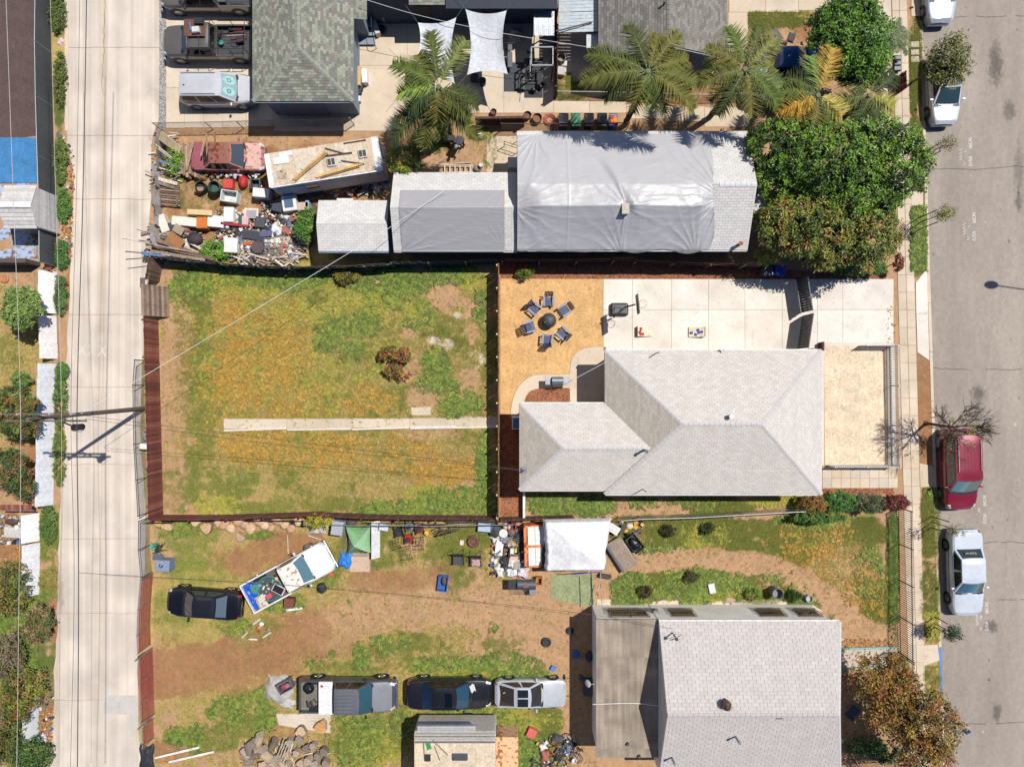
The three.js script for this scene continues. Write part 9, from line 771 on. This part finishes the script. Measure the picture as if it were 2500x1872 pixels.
{ const g = thing('work_bench', 'long grey work bench along the camper heap', 'bench', P(758,462), 0.1); mesh('top', box(2.6,0.04,0.4,0,0.6,0), oldwood[2], g); for (const x of [-1.2,1.2]) mesh('leg', box(0.06,0.6,0.36, x, 0.3,0), oldwood[1], g); }
solo('rust_pole', 'slim red brown pole beside the camper end', 'pole', [rod(P(936,488), P(937,488).setY(2.6), 0.03)], mat('#8a4a3a', 0.8));
// loose lumber and rubble too mixed to count
{ const r = rnd(91), A = [], B = []; const cs = LC(['#d6c8b8', '#b09a86', '#8a7464', '#efe8de', '#6a5a50', '#c2a88c', '#9a8c84']), cb = LC(['#e6e2da', '#c9503c', '#3a6aa0', '#2a2b2e', '#d9b45a', '#7a8a6a', '#f4f2ee', '#8f8a84', '#5a4a44', '#b0aaa6']); for (let i = 0; i < 240; i++) A.push([X(rr(575,735, r)), rr(0.08,0.42, r), Z(rr(575,640, r)), (r() - 0.5) * 1.4 + (r() < 0.3 ? 1.5 : 0), (r() - 0.5) * 0.2,0.5 + r() * 0.9, pick(cs, r)]); for (let i = 0; i < 90; i++) A.push([X(rr(690,930, r)), rr(0.05,0.35, r), Z(rr(435,472, r)), (r() - 0.5) * 2, (r() - 0.5) * 0.4,0.3 + r() * 0.6, pick(cs, r)]); for (let i = 0; i < 80; i++) A.push([X(rr(370,480, r)), rr(0.05,0.4, r), Z(rr(560,636, r)), (r() - 0.5) * 1.2, (r() - 0.5) * 0.3,0.5 + r() * 0.8, pick(cs, r)]); for (let i = 0; i < 130; i++) A.push([X(rr(585,800, r)), rr(0.03,0.2, r), Z(rr(1800,1872, r)), r() * 6, (r() - 0.5) * 0.4,0.2 + r() * 0.4, pick(cs, r)]); for (let i = 0; i < 50; i++) A.push([X(rr(375,440, r)), rr(0.05,0.5, r), Z(rr(330,470, r)), (r() - 0.5) * 1.5, (r() - 0.5) * 0.4,0.4 + r() * 0.5, pick(cs, r)]);
  instanced('loose_lumber', new THREE.BoxGeometry(1.0,0.04,0.09), mat('#ffffff', 0.9, { t: null, k: 1 }), A); const sc = (x0, y0, x1, y1, n, h) => { for (let i = 0; i < n; i++) B.push([X(rr(x0, x1, r)), rr(0.04, h, r), Z(rr(y0, y1, r)), r() * 6, (r() - 0.5), 0.4 + r() * r() * 1.6, pick(cb, r)]); }; sc(690,430,930,470,1000,0.5); sc(530,515,730,625,900,0.5); sc(470,400,640,435,400,0.4); sc(640,440,700,520,120,0.3); sc(640,500,690,640,70,0.3); sc(1200,1280,1290,1400,150,0.35); sc(400,560,480,630,80,0.3); sc(148,330,180,640,70,0.06); sc(1300,1800,1400,1870,90,0.3); sc(0,1255,60,1330,120,0.3); sc(100,1700,130,1820,50,0.1); sc(630,1520,660,1540,8,0.05); sc(1510,1270,1570,1300,30,0.2); instanced('scattered_litter', new THREE.BoxGeometry(0.13,0.07,0.1), mat('#ffffff', 0.8, { t: null, k: 1 }), B); }
{ const r = rnd(95), C = [], cs = LC(['#e6e2da', '#8a8278', '#4a4a50', '#c9b49c', '#6a7a8c', '#b06a5a', '#efece6', '#3a3430']); const ar = (x0, y0, x1, y1, n) => { for (let i = 0; i < n; i++) C.push([X(rr(x0, x1, r)), rr(0.05,0.3, r), Z(rr(y0, y1, r)), r() * 6, (r() - 0.5) * 0.8,0.6 + r() * 1.1, pick(cs, r)]); }; ar(690,432,930,468,110); ar(540,525,720,625,120); ar(400,555,480,630,30); ar(480,405,640,428,26); ar(1205,1285,1290,1400,30); ar(1305,1800,1400,1868,8); instanced('scattered_rags', boxUV(cloth(0.42,0.34,0.16,6,8)), mat('#ffffff', 0.85, { t: null, k: 1 }), C); }
// ---------- pole, wires, lamp, sign, letter boxes ----------
{ const t = thing('utility_pole', 'tall wooden utility pole with cross arms and transformer by the alley', 'utility pole', P(352,997)); const o = t.position, pm = mat('#6d6056', 0.95, { t: 'wood' }); const L = (v) => v.sub(o); mesh('pole', rod(V(0,0,0), V(0.05,10.2,0.12), 0.14,0.09,12), pm, t); for (const [h, dz] of [[9.9,-0.1],[9.3,0.25]]) mesh('cross_arm', bar([-1.5, h, dz],[2.2, h, dz],0.11,0.09), pm, t); for (const x of [-1.4,-0.5,1.0,2.0]) mesh('insulator', cyl(0.05,0.07,0.2, x, 10.05,-0.1,10), mat('#b5b0aa', 0.3), t); { const p = L(P(187,1043,8.6)); mesh('transformer', [cyl(0.16,0.16,0.6, p.x, 8.5, p.z, 16), cyl(0.04,0.03,0.2, p.x, 8.9, p.z, 8), cyl(0.18,0.18,0.04, p.x, 8.8, p.z, 16)], mat('#34363a', 0.5), t); mesh('bracket', [bar([0.1,8.7,0.1],[p.x, 8.7, p.z],0.05), rod([p.x, 8.9, p.z],[2.0,10.0,0],0.015), tube([[p.x, 9, p.z],[p.x + 0.3,8.9, p.z + 0.2],[p.x + 0.35,8.6, p.z + 0.1]],0.012)], BLACK, t); } }
{ const W = (l, pts, r, c) => solo('overhead_wire', l, 'wire', [tube(pts.map(([a, b, h]) => P(a, b, h)), r, 40,5)], mat(c, 0.6)); W('pale outer conductor above the far lots', [[8,-150,10],[30,450,9.7],[49,1010,10.1],[45,1450,9.8],[38,2000,10]],0.012, '#c9c2b6'); W('pale conductor above the alley fence line', [[118,-150,10],[134,450,9.7],[149,1012,10.1],[146,1450,9.8],[142,2000,10]],0.012, '#bdb5a8'); W('dark conductor running down the alley', [[213,-150,10],[202,450,9.7],[187,1010,10.1],[191,1400,9.8],[187,2000,10]],0.02, '#2e2c2b'); W('thin dark cable beside the dark conductor', [[196,-150,9],[186,450,8.8],[172,1012,9.2],[180,1400,8.9],[168,2000,9]],0.01, '#4a4644'); W('white service cable to the tarped house', [[196,1010,8.4],[640,745,6.2],[950,556,4.6],[1092,460,4.0]],0.013, '#e6e4df'); W('dark service cable to the rear wing', [[200,1014,8.2],[700,1076,5.9],[1278,1147,4.05]],0.011, '#3a3836'); W('second dark service cable to the rear wing', [[205,1022,8.2],[700,1088,5.7],[1278,1149,4.0]],0.011, '#3f3c3a'); W('dark service cable to the south house', [[191,1398,8.6],[808,1436,6.2],[1455,1502,4.6],[1642,1535,4.3]],0.011, '#4a443e'); W('string light cable above the back patio', [[880,-5,3.5],[1010,34,3.2],[1200,76,3.2],[1455,118,3.0]],0.014, '#dcdcd6'); W('white drop line to the middle house corner', [[1402,925,3.2],[1440,905,3.3],[1478,884,3.4]],0.014, '#dfe3e8'); }
{ const t = thing('street_lamp', 'street lamp on a long arm across the street', 'street lamp', [37.2,-0.12,-8.2]); const gm = mat('#8d9196', 0.5, { metal: 0.5 }); mesh('pole', rod(V(0,0,0), V(0,8.8,0), 0.11,0.07,12), gm, t); mesh('arm', tube([[0,8.6,0],[-1.4,9.0,-0.15],[-3.3,9.0,-0.4]],0.04), gm, t); mesh('lamp_head', sph(0.3,-3.7,9.0,-0.45,1.5,0.45,0.85,14), mat('#5e6266', 0.5), t); }
{ const t = thing('utility_pole', 'far utility pole at the top of the alley', 'utility pole', P(362,-330)); mesh('pole', rod(V(0,0,0), V(0,10.2,0), 0.16,0.11,12), mat('#6d6056', 0.95, { t: 'wood' }), t); mesh('cross_arm', bar([-1.5,9.9,0],[2.2,9.9,0],0.11,0.09), mat('#6d6056', 0.95, { t: 'wood' }), t); }
{ const t = thing('parking_sign', 'blue parking sign on a slim post beside the autumn tree', 'sign', P(2302,1742)); mesh('post', rod(V(0,0,0), V(0.05,2.3,0), 0.025), galv, t); const b = mesh('plate', box(0.32,0.45,0.02,0.05,2.15,0,0.5), mat('#2f7fc0', 0.5), t); mesh('border', box(0.34,0.03,0.024,0.05,2.36,0,0.5), whiteTrim, b); }
{ const t = thing('letter_boxes', 'three dark grey letter boxes on one stand by the sidewalk', 'letter boxes', P(2165,178)); for (let k = 0; k < 3; k++) mesh('letter_box', rbox(0.48,0.24,0.28,0.05,0.02,1.12,-0.38 + k * 0.32), mat('#55585e', 0.5), t); mesh('stand', [box(0.1,1.0,0.1,0,0.5,0), box(0.3,0.05,1.0,0,0.98,0)], brownwood[0], t); }
boards(thing('low_gate', 'short rusty red gate beside the letter boxes', 'gate'), P(2187,192), P(2190,232), 1.1, redwood, { railSide: 1 });
put([['litter_bag', 'f', 147,102,30,12,18,.12, '#e6c2cc', 'pink and white litter bag in the weeds at the alley'],['white_scrap', 'b', 105,1000,0,1,1,.01, '#ffffff', 'x']].slice(0,1)); put([['white_furniture', 'b', 347,1090,6,20,14,.6, '#f0eeea', 'white furniture scraps against the alley fence'],['tumbleweed', 's', 351,1062,0,22,34,.5, '#8f8880', 'dry brush caught on the alley fence'],['grey_sign', 'p', 347,690,0,12,24,1.2, '#6a645c', 'small grey board hanging over the alley edge'],['concrete_block', 'b', 30,1300,4,44,26,.3, '#cfcac2', 'grey concrete slab in the far rubbish pile'],['hose_loop', 'y', 10,680,0,22,26,.05, '#c9845c', 'terracotta garden ring in the far lot'],['dark_heap', 's', 22,1275,0,40,20,.4, '#5a4438', 'dark rubbish heap in the far lot'],['leaning_sheet', 'b', 88,1812,-40,50,14,.15, '#cfcfcd', 'grey plank sheet at the bottom of the hedge'],['black_sheet', 'f', 358,1848,0,34,60,.3, '#2a2b30', 'black plastic sheet at the bottom of the alley fence']]);
renderer.render(scene, camera);
